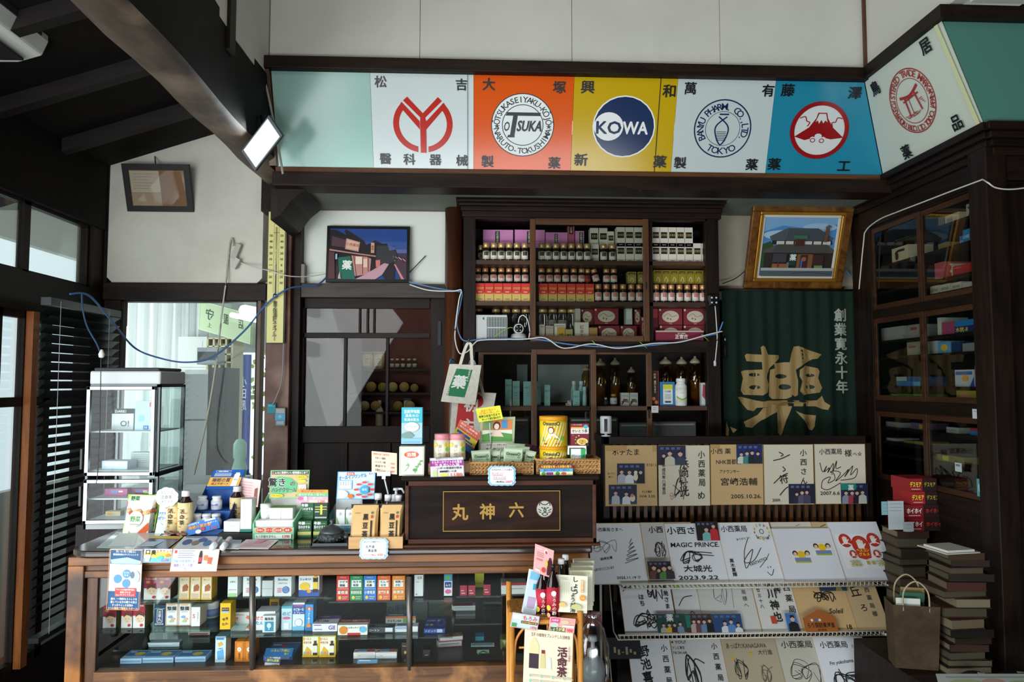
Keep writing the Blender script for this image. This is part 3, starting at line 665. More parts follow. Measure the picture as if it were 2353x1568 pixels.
cart('grey_carton','grey carton with white label between maroon cartons behind the glass','box',1438,1453,708,738,YJ + .04,.05,'b9bdb8',[('r',2,3,13,20,'d4d8d2')],Z=zM)
cart('leaflet_stack','upright sheaf of folded leaflets beside the brass-lidded jars','leaflets',1322,1334,705,782,YJ + .06,.09,'cfc9bd',[('r',3 * i + .5,2,3 * i + 1,74,'7d776c') for i in range(4)],Z=zC_)
for i,(x0,x1,y0,c,tx,tc,lb) in enumerate(((1240,1252,746,'d8d2c4','','','plain pale carton at the left edge behind the sliding glass'),(1254,1272,749,'cbb7a4','','','dull pink carton low behind the sliding glass'),(1274,1300,744,'ded9cc','','','wide cream carton low behind the sliding glass'),(1281,1298,753,'d6a63e','人参','6a4a1c','small amber carton in front of the wide cream carton'),(1299,1316,757,'b9a76a','高麗','2a2a1c','small olive gold carton with dark lettering low behind the glass'),(1321,1353,741,'dfdacb','紅参茶','b06a55','cream carton with red brush lettering low behind the glass'),(1354,1373,753,'b98a4c','','','small orange brown carton low behind the glass'))):
    cart('small_carton',lb,'box',x0,x1,y0,782,YJ - .01 - .012 * (i in (3,4)),.04,c,[('t',(x1 - x0) / 2,(782 - y0) / 2,(x1 - x0) * .3,tx,tc,dict(v=len(tx) > 2))] if tx else [('r',2,4,x1 - x0 - 2,6,'a89c8c')],Z=zC_)
zM2 = P(1560,747,YJ + .03).z + .0006
maroon('maroon oval-picture carton, upper layer right bay beside the sliding door',1514,1568,706,747,YJ + .03,zM2)
maroon('maroon oval-picture carton, upper layer right bay against the right post',1571,1624,704,747,YJ + .03,zM2)
maroon('maroon oval-picture carton, lower layer right bay beside the sliding door',1516,1568,748,782,YJ + .03,zC_)
maroon('maroon oval-picture carton, lower layer right bay against the right post',1571,1624,748,782,YJ + .03,zC_)
cart('maroon_carton','dark maroon upright carton beside the sliding door, right bay','box',1500,1513,708,782,YJ + .05,.08,'6a1f2c',[('r',0,0,12,20,'b33a40'),('r',1,44,8,72,'8e3a40')],Z=zC_)
cart('maroon_carton','long flat maroon carton with white lettering at the front of the right bay','box',1507,1617,760,782,YC + .025,.045,'7a2038',[('r',0,0,110,3,'b9a7a2'),('t',59,13,10,'正官庄','f0e6dc',dict(b=.03)),('t',59,6,3,'高麗人参製品','f0e6dc')],Z=zC_)
# grille box, wifi camera
t2 = cart('air_purifier','pale grey box with a square grille on the lower cabinet shelf','appliance',1094,1165,724,781,YC + .014,.1,'c9cdcb',[('t',12,53,5,'Airpurifier','5a6060',dict(al='l',sh=.2)),('e',17,8,2,3,'2e6f50'),('r',27,5,72,53,'9aa09e')],Z=zC_)
m = M(); m.page((0,0,0),(1,0,0),(0,0,-1),1,1)
a = P(1119,729,YC + .013) - t2.location; b = P(1163,778,YC + .013) - t2.location
for i in range(14): z = a.z + (b.z - a.z) * (i + .5) / 14; m.box((a.x,-.003,z - .0012),(b.x,.001,z + .0012),'6d7472')
for i in range(8): x = a.x + (b.x - a.x) * i / 7; m.box((x - .0008,-.004,b.z),(x + .0008,-.001,a.z),'5f6664')
m.box((a.x,-.005,(a.z + b.z) / 2 - .003),(b.x,0,(a.z + b.z) / 2 + .003),'c9cdcb'); m.obj('grille',t2)
q = P(1192,781,YC + .062); t = thing('security_camera','white domed security camera with a black lens face on the lower cabinet shelf','camera',(q.x,YC + .085,zC_))
WP = mat('dcdedd',.35); r = 19 * 3.5 / F
M().lathe([(0,0),(r,0),(r,.02),(r * .9,.034),(r * .5,.04),(0,.04)],WP,24).obj('base',t)
m = M(); m.T = MX.Translation((0,0,.062)) @ MX.Rotation(math.radians(90),4,'X'); m.lathe([(0,-.03),(.014,-.028),(.024,-.016),(.026,0),(.026,.016),(.022,.02),(0,.02)],WP,22); m.obj('head',t)
m = M(); m.T = MX.Translation((0,-.0205,.062)) @ MX.Rotation(math.radians(90),4,'X'); m.lathe([(.019,-.002),(.019,.001),(0,.001)],BLACK,22)
for a in range(4): m.lathe([(.003,.001),(.003,.002),(0,.002)],mat('e8eef2',.2),8,(.012 * math.cos(a * 1.571 + .78),.012 * math.sin(a * 1.571 + .78),0))
m.obj('lens_face',t)
# ---- lower compartments, teal skin-care goods, jars, bottles
TEAL = 'a6dad6'
YD = YC + .07
def teal(label,x0,x1,y0,Y=YD,tx='NOV',key=None): return cart('teal_carton',label,'box',x0,x1,y0,934,Y,.035,TEAL,[('t',(x1 - x0) / 2,14,5.5,tx,'4a7a7c'),('r',4,28,x1 - x0 - 4,29.2,'6fa5a6'),('r',4,33,x1 - x0 - 6,34,'6fa5a6')],group='pale teal skin-care cartons in the lower cabinet',Z=zD)
teal('pale teal carton at the left of the lower cabinet, first of two narrow ones',1161,1176,872)
teal('pale teal carton, second narrow one beside the sliding stile',1178,1194,876)
teal('broad pale teal carton against the wooden stile',1203,1220,877)
teal('pale teal carton just right of the wooden stile',1233,1243,877)
teal('lone narrow pale teal carton on the lower cabinet shelf',1251,1264,885)
def bottle(label,px,py0,py1,Y,w,col,cap,capw,caph,Z=None,lab=None,name='bottle',group=None,draw=None,sh=.72,neck=.4,cat='bottle',m_=None):
    c = P(px,py1,Y); r = w / 2 * Y / F; z = c.z if Z is None else Z; h = P(px,py0,Y).z - z; t = thing(name,label,cat,(c.x,Y,z),group=group)
    rc = capw / 2 * Y / F; hc = h * (1 - caph); rn = rc * .85
    M().lathe([(0,0),(r * .9,0),(r,h * .02),(r,hc * sh),(r * .9,hc * (sh + .3 * (1 - sh))),(rn,hc * (1 - .12 * (1 - sh))),(rn,hc),(0,hc)],m_ or mat(col,.3),18).obj('body',t)
    M().lathe([(rc,hc * .995),(rc,h * .98),(rc * .9,h),(0,h)],mat(cap,.35),18).obj('cap',t)
    if lab:
        c_,f0,f1 = lab; q = r * 1.012; z0,z1 = h * f0,h * f1; m = M(); m.lathe([(q,z0),(q,z1)],c_,18)
        if draw:
            n = len(m.v); O = V((-q,0,z1)); m.page((-q,-q - .0003,z1),(2 * q,0,0),(0,0,z0 - z1),w,(z1 - z0) * F / Y); i0 = len(m.v); m.draw(draw)
            for i in range(i0,len(m.v)):   # wrap the printing round the bottle
                p = m.v[i]; a = max(-1.5,min(1.5,p.x / q)); rr = q + (-q - p.y) * 1.0; m.v[i] = V((rr * math.sin(a),-rr * math.cos(a),p.z))
        m.obj('wrapper',t)
    return t
bottle('teal lotion bottle with white cap behind teal carton, first of two',1319,876,934,YD + .05,14,'9fd0cb','d8e4e0',10,.16,zD)
bottle('teal lotion bottle with white cap behind teal carton, second of two',1336,876,934,YD + .05,14,'9fd0cb','d8e4e0',10,.16,zD)
teal('pale teal carton before the two white-capped lotion bottles',1317,1332,898,YD - .01,'NOV')
bottle('slim pale blue mousse bottle beside the teal carton',1343.5,889,934,YD,10,'a9cfd6','c3dfe4',9,.3,zD)
cart('tiny_carton','tiny white and red carton on the lower cabinet shelf','box',1301,1313,927,934,YD,.03,'d8d8d2',[('r',1,2,6,4,'c0505a')],Z=zD); cart('tiny_carton','tiny white carton perched on the flat white and red one','box',1305,1312,921,927,YD,.02,'d2d2cc',[('r',2,1,5,3,'c0505a')])
def apoth(label,px,py0,w,Y=YC + .2,stop=True,g='tall glass apothecary jars in the lower cabinet'):
    c = P(px,900,Y); r = w / 2 * Y / F; h = P(px,py0,Y).z - zD; t = thing('apothecary_jar',label,'jar',(c.x,Y,zD),group=g)
    M().lathe([(0,0),(r,0),(r,h * .74),(r * .6,h * .8),(r * .62,h * .84)],AMBER,18).obj('glass_body',t)
    M().lathe([(r * .62,h * .84),(r * .9,h * .85),(r * .95,h * .88),(r * .55,h * .93),(r * .2,h * .96),(r * .26,h * .985),(0,h)],mat('a59a82',.3),18).obj('stopper',t)
    M().lathe([(0,h * .01),(r * .93,h * .01),(r * .93,h * .45),(0,h * .47)],noisy('dried_herbs','7a5a2c','b08a4c',(60,60,60),.8,.2) if 'dh' not in PROTO else PROTO['dh'],12).obj('contents',t)
for i,(x,y,w) in enumerate(((1346,838,20),(1380,824,27),(1414,822,24),(1451,843,20),(1530,820,30),(1567,820,26),(1598,818,26))):
    apoth(('slim stoppered glass jar just left of a wooden stile','broad stoppered glass jar right of a wooden stile','stoppered glass jar holding amber herbs by the bright gap','slim stoppered glass jar over the two striped cartons','stoppered glass jar behind the blue can','stoppered glass jar behind the white plastic bottle','stoppered glass jar at the right post')[i],x,y,w)
bottle('small brown pill bottle with gold cap and white label',1410,906,934,YD,16,'5a4028','c9a14e',12,.18,zD,('e4e4e0',.15,.68),draw=[('t',8,8,5,'ビタA','2d55a0')])
bottle('tiny dark ink bottle with white cap',1392,914,934,YD,12,'3a3330','e2e2de',6,.25,zD)
STR = [('r',0,0,18,31,'e4e2dc'),('t',9,8,5,'ワクナガ','3a5fa5',dict(fit=15)),('r',4,15,14,17,'a33a3a')] + [('k',[(1,31 - i * 3),(7,22 - i * 1.5),(17,24 - i * 2)],1.1,'3a2a1e') for i in range(4)]
for i in range(2): cart('striped_carton',('white carton with brown stripes, left of its pair','white carton with brown stripes, right of its pair')[i],'box',1427.5 + i * 20,1446 + i * 20,903,934,YD,.035,'e4e2dc',STR,group='white cartons with brown stripes in the lower cabinet',Z=zD)
cart('tonic_carton','tall dark brown carton with gold brush lettering in the right bay','box',1497,1514,853,931,YD - .03,.05,'2a1512',[('f',0,0,17,78,1,'a03a2c'),('t',8,8,6,'卵黄','d8b070',dict(v=True,al='l')),('t',8.5,24,5.5,'高麗たまり','e6d5b0',dict(v=True,al='l')),('e',5,62,4,4,'d87a3a'),('e',11,70,4,4,'c06a30')],Z=zD)
cart('medicine_can','blue can with yellow and white label in the right bay','can',1517,1551,878,933,YD - .03,.05,mat('2f77a8',.4),[('r',7,6,29,51,'dfe4e2'),('r',7,6,29,17,'d8d43a'),('t',18,22,5,'小児散','2a2a2a'),('r',11,44,25,48,'3a3a3a')] + [('r',11,29 + 3 * i,25,30 + 3 * i,'8a9090') for i in range(4)],Z=zD)
bottle('white plastic medicine bottle with green banded label in the right bay',1565,870,934,YD - .03,27,'e6e8e4','e6e8e4',22,.14,zD,('f2f3ec',.12,.66),draw=[('r',0,3,27,6,'3f9a4a'),('k',[(0,20),(13,27),(27,20)],2.5,'6fb23f'),('k',[(0,23),(13,30),(27,23)],1.5,'d8d23a'),('t',13.5,12,3,'ラック','7a8a7a')],sh=.85)
cart('price_tag','small white price tag on the cabinet shelf edge','tag',1497,1513,933,949,YC + .005,.001,'d8d8d4',[('r',3,4,12,5,'8a8a8a'),('r',3,8,10,9,'8a8a8a')])
o = cart('plastic_bag','crumpled pale plastic bag of leaflets at the right end of the lower cabinet','bag',1612,1626,880,932,YC + .05,.03,'c8d2d2',[('p',[(4,2),(13,10),(10,40),(2,30)],'a9444a')],Z=zD)
for i,(x0,x1,y0,c,lb) in enumerate(((1310,1420,960,'4a4a46','grey document box on the bottom shelf behind the glass'),(1425,1490,972,'6c7171','pale plastic tub on the bottom shelf behind the glass'),(1502,1600,970,'6f7371','pale plastic tub on the bottom shelf in the right bay'),(1110,1215,960,'3c403e','grey tray on the bottom shelf behind the teal cartons'))):
    cart('storage_tub',lb,'box',x0,x1,y0,1060,YC + .15,.1,c,[('r',3,4,x1 - x0 - 3,8,'b9bdb8'),('r',8,14,x1 - x0 - 8,15,'7a7e7a')],Z=zE)
m = M(); m.fb(1188,838,1212,900,YC + .24,.004,'8a9492'); onelabel(m,'paper_sheet','pale sheet standing at the back behind the narrow teal cartons','paper')
m = M(); m.fb(1236,838,1352,925,YC + .262,.006,'9aa3a2'); onelabel(m,'metal_sheet','pale grey sheet lining the back of the lower cabinet','panel')
# little camera clipped to the right post, cabinet cables
# ================================================================ door and things on the left walls
YD_ = 3.66
def P2(px,py,Y,dy=0): q = P(px,py,Y); return V((q.x,Y + dy,q.z))
m = M(); m.fb(679,681,695,1420,YD_,.03,WD); m.fb(988,681,1011,1420,YD_,.03,WD); m.fb(695,681,988,709,YD_,.03,WDX); m.fb(695,765,988,777,YD_,.028,WDX)
m.fb(695,980,988,1018,YD_,.03,WDX); m.fb(789,777,796,980,YD_,.028,WD); m.fb(886,777,893,980,YD_,.028,WD)
for a,b in ((824,829),(842,847),(857,862)): m.fb(a,709,b,765,YD_,.028,WD)
for a,b in ((778,796),(878,896)): m.fb(a,1018,b,1420,YD_,.03,WD)
m.fb(695,1018,988,1420,YD_ + .014,.01,WD)
d = struct('door_1',m,bevel=.002)
m = M(); dg = glass('door_pane',(.9,.92,.9),.015,.02,.12); m.fb(695,709,988,765,YD_ + .012,.003,dg); m.fb(695,777,988,980,YD_ + .012,.003,dg); struct('pane',m,d)
m = M(); m.prism([(P(x,1040,YD_).x,P(683,y,YD_).z) for x,y in ((679,1024),(683,1018),(689,1024),(689,1064),(683,1071),(679,1064))],YD_ - .004,YD_,mat('5a4a33',.4,.8)); a = P2(684,1027,YD_); b = P2(684,1060,YD_)
m.tube([a,a + V((0,-.022,-.004)),b + V((0,-.022,.004)),b],.005,BRASS); struct('door_handle',m,d)
m = M(); m.fb(1006,738,1013,794,YD_ - .02,.02,mat('141416',.4)); struct('door_latch',m,d)
m = M(); m.fb(1010,681,1024,1420,YD_ - .01,.05,WD); struct('trim_10',m)
# jars in the dim room behind the door
YS = 4.78
for k,(y,x0,x1) in enumerate(((849,800,1000),(902,800,1000),(945,800,1000),(984,800,1000))):
    m = M(); m.box((P(x0,y,YS).x,YS - .13,P(900,y,YS).z - .015),(P(x1,y,YS).x,YS + .06,P(900,y,YS).z),mat('2c1d18',.6)); onelabel(m,'wall_shelf',('top','second','third','bottom')[k] + ' wooden shelf in the dim room behind the door','shelf')
for i,x in enumerate((844,871)):
    c = P(x,849,YS - .06); t = thing('canister',('cream canister in the room behind the door, left one','cream canister in the room behind the door, right one')[i],'jar',c + V((0,0,.001)),group='cream canisters behind the door')
    M().lathe([(0,0),(.036,0),(.036,.1),(0,.1)],'d8c7a0').obj('body',t); M().lathe([(.038,.1),(.038,.112),(0,.112)],'c9b48a').obj('lid',t)
    m = M(); m.page((-.022,-.0368,.08),(.044,0,0),(0,0,-.06),22,30); m.draw([('r',0,0,22,30,'e6d8b8'),('t',11,8,4,'人参茶','7a4a3a'),('o',11,18,5,4,1,'b0603a')]); m.obj('paper_label',t)
for i,x in enumerate((901,913,926,940,953)):
    c = P(x,849,YS - .07); t = thing('medicine_vial',f'{nth(i)} small glass vial from the left on the shelf behind the door','bottle',c + V((0,0,.001)),group='vials on the shelf behind the door')
    M().lathe([(0,0),(.014,0),(.014,.045),(.009,.052),(.009,.058)],CLEARG,12).obj('body',t); M().lathe([(.012,.056),(.012,.068),(0,.068)],mat('c9c4b4',.4),12).obj('cap',t)
    M().lathe([(.0146,.012),(.0146,.036)],mat('b9b6a2',.6),12).obj('wrapper',t)
for i,(x,y,w) in enumerate(((856,902,25),(882,902,23),(905,902,24),(931,902,24),(954,902,20),(841,945,24),(866,945,24),(917,945,24),(944,945,24))):
    c = P(x,y,YS - .05); r = w / 2 * YS / F; m = M(); m.T = MX.Translation((0,0,r + .001)) @ MX.Rotation(math.radians(90),4,'X'); m.lathe([(0,-.06),(r,-.06),(r,.05),(r * .9,.06)],AMBER,20)
    t = thing('herb_jar',f'{nth(i % 5)} glass herb jar lying on its side, {("second", "third")[i > 4]} shelf behind the door','jar',c,group='glass herb jars behind the door'); m.obj('glass_body',t)
    m = M(); m.T = MX.Translation((0,-.061,r + .001)) @ MX.Rotation(math.radians(90),4,'X'); m.lathe([(r * .9,-.005),(r * .9,.006),(0,.006)],('a8894a','8c7a3c','b09a68')[i % 3],20); m.obj('lid',t)
cart('white_tin','white tin with grey lid on the bottom shelf behind the door','tin',928,944,916,943,YS - .1,.04,'d8d8d2',[('r',0,0,16,5,'5a5a58'),('r',4,12,12,16,'9a9a94')])
bottle('pale plastic bottle standing in the room behind the door',872,920,983,YS - .1,18,'c9b8a8','d8cfc0',9,.2)
# ---- thermometer board on the post
t = thing('wall_thermometer','long yellow thermometer board hung on the reddish post','thermometer',P(631,788,3.52))
o = t.location; w = P(650,640,3.52).x - P(612,640,3.52).x; h = P(631,487,3.52).z - o.z
m = M(); m.box((-w / 2 - .003,.006,-.003),(w / 2 + .003,.012,h + .003),'22302a'); m.box((-w / 2,0,0),(w / 2,.008,h),mat('ddd58a',.45)); m.page((-w / 2,0,h),(w,0,0),(0,0,-h),38,300)
K = '26261e'; it = [('e',19,4,1.2,1.2,K),('t',19,16,11,'C',K,dict(sx=.6,b=.02)),('f',13,28,25,196,.5,'6a6a50'),('r',12,48,26,49,K)]
for i,n in enumerate('50 40 30 20 10 0 10 20 30'.split()):
    y = 55 + i * 13.6; it += [('t',31.5,y,7.5,n,K,dict(b=.008))] + ([('t',6.5,y,7.5,n,K,dict(b=.008))] if n != '0' else [('t',6.5,y,4,'氷点','4a7a4a')])
m.draw(it + [('t',19,210,10.5,'東芝体温計ネオブルー','20201a',dict(v=True,al='l',lead=.86))]); m.obj('board',t)
m = M(); m.tube([(0,-.006,h * .36),(0,-.006,h * .88)],.0035,glass('thermometer_glass',(.9,.92,.9),.15),8); m.tube([(0,-.006,h * .37),(0,-.006,h * .6)],.0012,'2d4a8a',6); m.obj('glass_tube',t)
m = M(); m.lathe([(0,0),(.009,.002),(.011,.012),(.009,.022),(0,.026)],STEEL,14,(0,-.008,h * .335)); m.box((-.012,-.006,h * .345),(.012,0,h * .375),STEEL); m.obj('bulb_guard',t)
# ---- framed certificate high on the left plaster
a,b,c = P(278,376,YB - .09),P(433,373,YB - .09),P(283,486,YB - .012)
U = b - a; U.y = 0; U.z = 0; D = c - a; D.x = 0
t = thing('picture_frame','dark framed certificate with half-blank brown mount, high on the plaster wall','picture',a)
m = M(); q = V((0,0,0)); fw = .028; un,dn = U.normalized(),D.normalized()
for O_,UU,DD in ((q,U,dn * fw),(q + D - dn * fw,U,dn * fw),(q + dn * fw,un * fw,D - dn * 2 * fw),(q + U - un * fw + dn * fw,un * fw,D - dn * 2 * fw)): m.slab(O_,UU,DD,.02,'15110f')
m.obj('frame',t); m = M(); O_ = un * fw + dn * fw + V((0,.006,0)); UU,DD = U - un * 2 * fw,D - dn * 2 * fw; m.slab(O_,UU,DD,.008,'7d5a36')
m.page(O_,UU,DD,140,100); m.draw([('r',2,2,76,62,'b3a78f'),('r',2,63,76,98,'a08a70')] + [('r',10,10 + 8 * i,62 - 7 * (i % 3),11.2 + 8 * i,'8a7f6a') for i in range(6)]); m.obj('certificate',t)
m = M(); N = D.cross(U).normalized(); m.slab(O_ + N * .004,UU,DD,.001,glass('picture_glass',(.97,.97,.97),.008,.02,.08)); m.obj('glass',t)
m = M(); q = P2(356,360,YB - .004); m.tube([q,a + U * .5 + V((0,.01,0))],.003,BLACK); onelabel(m,'hanging_hook','dark nail and cord holding the framed certificate','hook')
# ---- night street photograph above the door
a,b,c = P(752,519,YB - .03),P(942,521,YB - .03),P(752,648,YB - .052)
U = V((b.x - a.x,0,0)); D = V((0,c.y - a.y,c.z - a.z)); un,dn = U.normalized(),D.normalized(); fw = .014
t = thing('picture_frame','black framed dusk photograph of a shop street, standing above the door','picture',a)
m = M()
for O_,UU,DD in ((V(),U,dn * fw),(D - dn * fw,U,dn * fw),(dn * fw,un * fw,D - dn * 2 * fw),(U - un * fw + dn * fw,un * fw,D - dn * 2 * fw)): m.slab(O_,UU,DD,.018,mat('121012',.3))
m.obj('frame',t); m = M(); O_ = un * fw + dn * fw + V((0,.004,0)); UU,DD = U - un * 2 * fw,D - dn * 2 * fw; m.slab(O_,UU,DD,.008,'2a4a86'); m.page(O_,UU,DD,700,470)
m.draw([('r',0,0,700,120,'234a94'),('r',0,120,700,190,'3a5aa0'),('r',0,190,700,240,'6a70a8'),('r',430,225,700,262,'3a3a58'),('r',430,258,700,330,'5a3048'),('r',0,240,430,470,'2c1c24'),('p',[(0,8),(60,14),(150,60),(130,20),(150,8),(310,110),(330,150),(380,130),(410,105),(480,140),(520,135),(540,200),(600,190),(620,250),(620,340),(0,340)],'1d161d'),
        ('p',[(20,70),(160,110),(150,180),(20,160)],'5a3a44'),('p',[(150,90),(275,125),(262,215),(140,190)],'d8a08c'),('p',[(160,100),(265,132),(255,203),(150,182)],'eec3a8'),('t',208,150,30,'小西薬局','b04a3c',dict(rot=8)),
        ('p',[(0,190),(160,215),(420,250),(420,262),(0,205)],'c89080'),('r',375,130,405,225,'e0a888'),('t',390,178,22,'薬局','6a2a2a',dict(v=True)),('p',[(80,270),(190,255),(240,470),(100,470)],'1f6a58'),('t',163,340,90,'薬','eef4e8',dict(b=.04,rot=4)),
        ('p',[(200,250),(340,262),(380,280),(370,420),(250,440),(235,440)],'c48a80'),('r',240,262,300,330,'f6dcc4'),('r',310,280,345,360,'f0c8b0'),('k',[(222,250),(250,440)],5,'2a181c'),('k',[(302,262),(306,420)],5,'2a181c'),('k',[(352,270),(356,400)],5,'2a181c'),
        ('p',[(330,425),(500,320),(545,330),(520,400),(420,470),(240,470)],'c79aa6'),('p',[(540,330),(600,300),(590,470),(510,470),(480,430)],'241820'),('p',[(590,310),(700,310),(700,470),(640,470)],'4a3440'),('p',[(586,330),(600,330),(680,468),(655,468)],'d08a90'),('p',[(420,295),(462,290),(462,350),(425,360)],'d87a70'),
        ('k',[(560,165),(600,160)],3,'20202a')] + [('e',580 + (i * 37) % 115,262 + (i * 13) % 42,3,2.5,('f4d8b8','f0a070','fff0e0')[i % 3]) for i in range(22)] + [('p',[(0,215),(50,225),(60,470),(0,470)],'5a3438'),('r',60,240,76,290,'a8c4dc'),('p',[(90,440),(105,400),(112,470),(88,470)],'c8a8a0')])
m.obj('photograph',t); m = M(); N = D.cross(U).normalized(); m.slab(O_ + N * .004,UU,DD,.001,glass('picture_glass2',(.98,.98,.98),.01,.02,.08)); m.obj('glass',t)
m = M(); m.tube([P2(978,588,YB - .01),P2(941,627,YB - .03)],.0022,'2a1c14'); onelabel(m,'stick','thin dark stick leaning out behind the street photograph','stick')
# ---- porcelain tube insulator, socket box
t = thing('insulator_tube','old clear insulator tube standing above the socket box','tube',P(688,606,YB - .025)); h = P(688,492,YB - .025).z - t.location.z
M().lathe([(0,0),(.013,0),(.013,h * .06),(.009,h * .1),(.009,h * .76),(.015,h * .78),(.013,h * .81),(.006,h * .97),(0,h)],mat('a9a69a',.25),16).obj('tube',t); M().lathe([(.0145,h * .1),(.0145,h * .13)],STEEL,14).obj('ring',t)
t = cart('socket_box','small metal socket box on the rail above the door','socket',668,699,607,650,YB - .055,.05,mat('6d675a',.45,.4),[('r',11,11,18,17,'1a1a1a'),('r',11,20,18,26,'1a1a1a'),('r',11,29,18,35,'1a1a1a')])
# ---- insect catcher and gadget on the post
t = cart('teal_plug_box','small teal plastic dispenser on the post','device',614,633,928,950,3.54,.02,'2a93a0',[('r',2,3,17,6,'5fc0c8')])
t = cart('electric_meter','small grey device with blue label on the post','device',632,655,938,979,3.53,.03,mat('6f6a66',.3),[('r',2,2,21,12,'b9b6b0'),('r',0,13,23,28,'5ab4d8'),('t',11,20,7,'回','d8f0f8'),('r',3,30,20,38,'a8c0cc')])
# ---- venetian blind on the left
XBL = -1.74; ya,yb_ = PX(104,740,XBL).y,PX(268,740,XBL).y; z1 = PX(180,704,XBL).z; z0 = .5
t = thing('venetian_blind','black venetian blind hanging at the side window','blind',(XBL,(ya + yb_) / 2,z1)); L = (yb_ - ya) / 2
M().box((-.02,-L,-.02),(.02,L,.012),mat('3a3a3c',.4)).obj('headrail',t); m = M(); n = 34; BL = mat('0c0c0d',.35)
for i in range(n):
    z = -.04 - i * (z1 - z0 - .05) / n; a = math.radians(39); dx,dz = .025 * math.cos(a),.025 * math.sin(a)
    m.add([(-dx,-L,z - dz),(dx,-L,z + dz),(dx,L,z + dz),(-dx,L,z - dz),(0,-L,z + .004),(0,L,z + .004)],[(0,4,5,3),(4,1,2,5)],BL,True)
m.obj('slats',t); m = M()
for y in (-L * .82,L * .55): m.tube([(.03,y,0),(.03,y,z0 - z1)],.0012,'b9b9b4',5)
m.obj('ladder_cord',t); m = M(); m.box((-.02,-L,z0 - z1 - .02),(.02,L,z0 - z1),BL); m.obj('bottom_rail',t)
# ---- room behind the interior window
YR = 4.9
m = M(); n = 60; x0,x1 = P(250,700,YR).x,P(486,700,YR).x; zt_,zb_ = P(380,640,YR).z,.9; vs = []; fs = []
for i in range(n + 1):
    x = x0 + (x1 - x0) * i / n; y = YR + .03 * math.sin(i * .9) + .012 * math.sin(i * 2.3)
    vs += [(x,y,zt_),(x,y * .5 + .5 * YR + .02 * math.sin(i * .8),zb_)]
for i in range(n): fs.append((2 * i,2 * i + 1,2 * i + 3,2 * i + 2))
CUR = mat('eef0ee',.9); cn = CUR.node_tree; tr = cn.nodes.new('ShaderNodeBsdfTranslucent'); tr.inputs[0].default_value = (.85,.88,.9,1); mxs = cn.nodes.new('ShaderNodeMixShader'); mxs.inputs[0].default_value = .5
cn.links.new(cn.nodes['Principled BSDF'].outputs[0],mxs.inputs[1]); cn.links.new(tr.outputs[0],mxs.inputs[2]); cn.links.new(mxs.outputs[0],cn.nodes['Material Output'].inputs[0])
m.add(vs,fs,CUR,True); onelabel(m,'curtain','white pleated curtain in the bright room behind the interior window','curtain')
a,b,c = P(458,690,4.4),P(577,722,4.2),P(456,757,4.4); U,D = b - a,c - a
m = M(); m.slab(a,U,D,.02,mat('a9bd92',.4)); m.page(a,U,D,120,66); m.draw([('f',1,1,119,65,1,'d4dfc6'),('t',26,26,26,'守','2c3a2c',dict(sx=-.8)),('t',64,26,24,'服','2c3a2c',dict(sx=-.5)),('t',98,27,24,'店','2c3a2c',dict(sx=-.5)),('t',26,50,12,'上','7a8a6a')]); onelabel(m,'hanging_sign','pale green hanging signboard seen through the interior window','sign')
m = M(); m.tube([P2(473,692,4.4),P2(473,640,4.4)],.004,STEEL); onelabel(m,'hanging_wire','thin wire at the curtain end of the green signboard','wire'); m = M(); m.tube([P2(560,712,4.25),P2(560,650,4.25)],.004,STEEL); onelabel(m,'hanging_wire','thin wire at the lamp end of the green signboard','wire')
t = thing('ceiling_lamp','lit fluorescent lamp seen through the interior window','lamp',P(560,722,4.0)); m = M(); m.tube([P2(532,724,4.0) - t.location,P2(588,736,3.9) - t.location],.014,mat('f4fbff',.3,emit=6),10); m.obj('tube',t)
m = M(); m.tube([P2(560,713,4.0) - t.location,P2(590,719,3.9) - t.location],.03,mat('f0f6f8',.3,emit=2.5),8); m.obj('housing',t)
cart('wall_cupboard','white cupboard behind the interior window, over the grey machine','cupboard',408,474,774,850,4.75,.3,'c9cecb',[('r',2,70,64,71,'8a8f8c'),('r',55,10,56,50,'a9aeac')])
t = thing('pigeonhole_shelf','tall pigeonhole shelf with yellow lit slots behind the interior window','shelf',P(500,1110,4.55)); m = M(); x0,x1 = P(474,900,4.55).x - t.location.x,P(531,900,4.55).x - t.location.x; h = P(500,778,4.55).z - t.location.z
for i in range(5): x = x0 + (x1 - x0) * i / 4; m.box((x - .006,0,0),(x + .006,.2,h),'bdb694')
for i in range(19): z = h * i / 18; m.box((x0,0,z - .004),(x1,.2,z + .004),'d3cba2')
m.box((x0,.19,0),(x1,.2,h),'6e683f'); m.obj('frame',t)
m = M(); t2 = t
for i in range(18):
    for j in range(4):
        if (i * 7 + j * 3) % 5 < 3: x = x0 + (x1 - x0) * (j + .5) / 4; m.box((x - .02,.03,h * i / 18 + .005),(x + .02,.17,h * i / 18 + .012 + .003 * (i % 3)),('e6dcae','cfc08a','efe9d2')[(i + j) % 3])
tag(m.obj('paper_slips',t),kind='stuff')
cart('steel_cabinet','grey steel refrigerator behind the interior window','refrigerator',418,472,850,1120,4.24,.26,mat('9aa09f',.3,.5),[('r',0,0,54,10,'c4c9c8'),('r',0,114,54,118,'4a4f4e'),('e',32,62,1.5,1.5,'2a2a2a')])
cart('dark_locker','dark machine standing beside the grey refrigerator behind the window','machine',474,512,845,1120,4.25,.25,'2c302f',[('f',2,4,36,100,1,'454a48'),('r',4,130,30,180,'3b403e')])
m = M(); a = P(470,806,4.3); m.box((-.06,0,0),(.06,.12,.1),'9ba3a6'); m.box((-.055,-.003,.025),(.055,0,.075),'3a4248'); onelabel(m,'label_printer','small grey printer on top of the refrigerator','printer',loc=P(476,838,4.3))
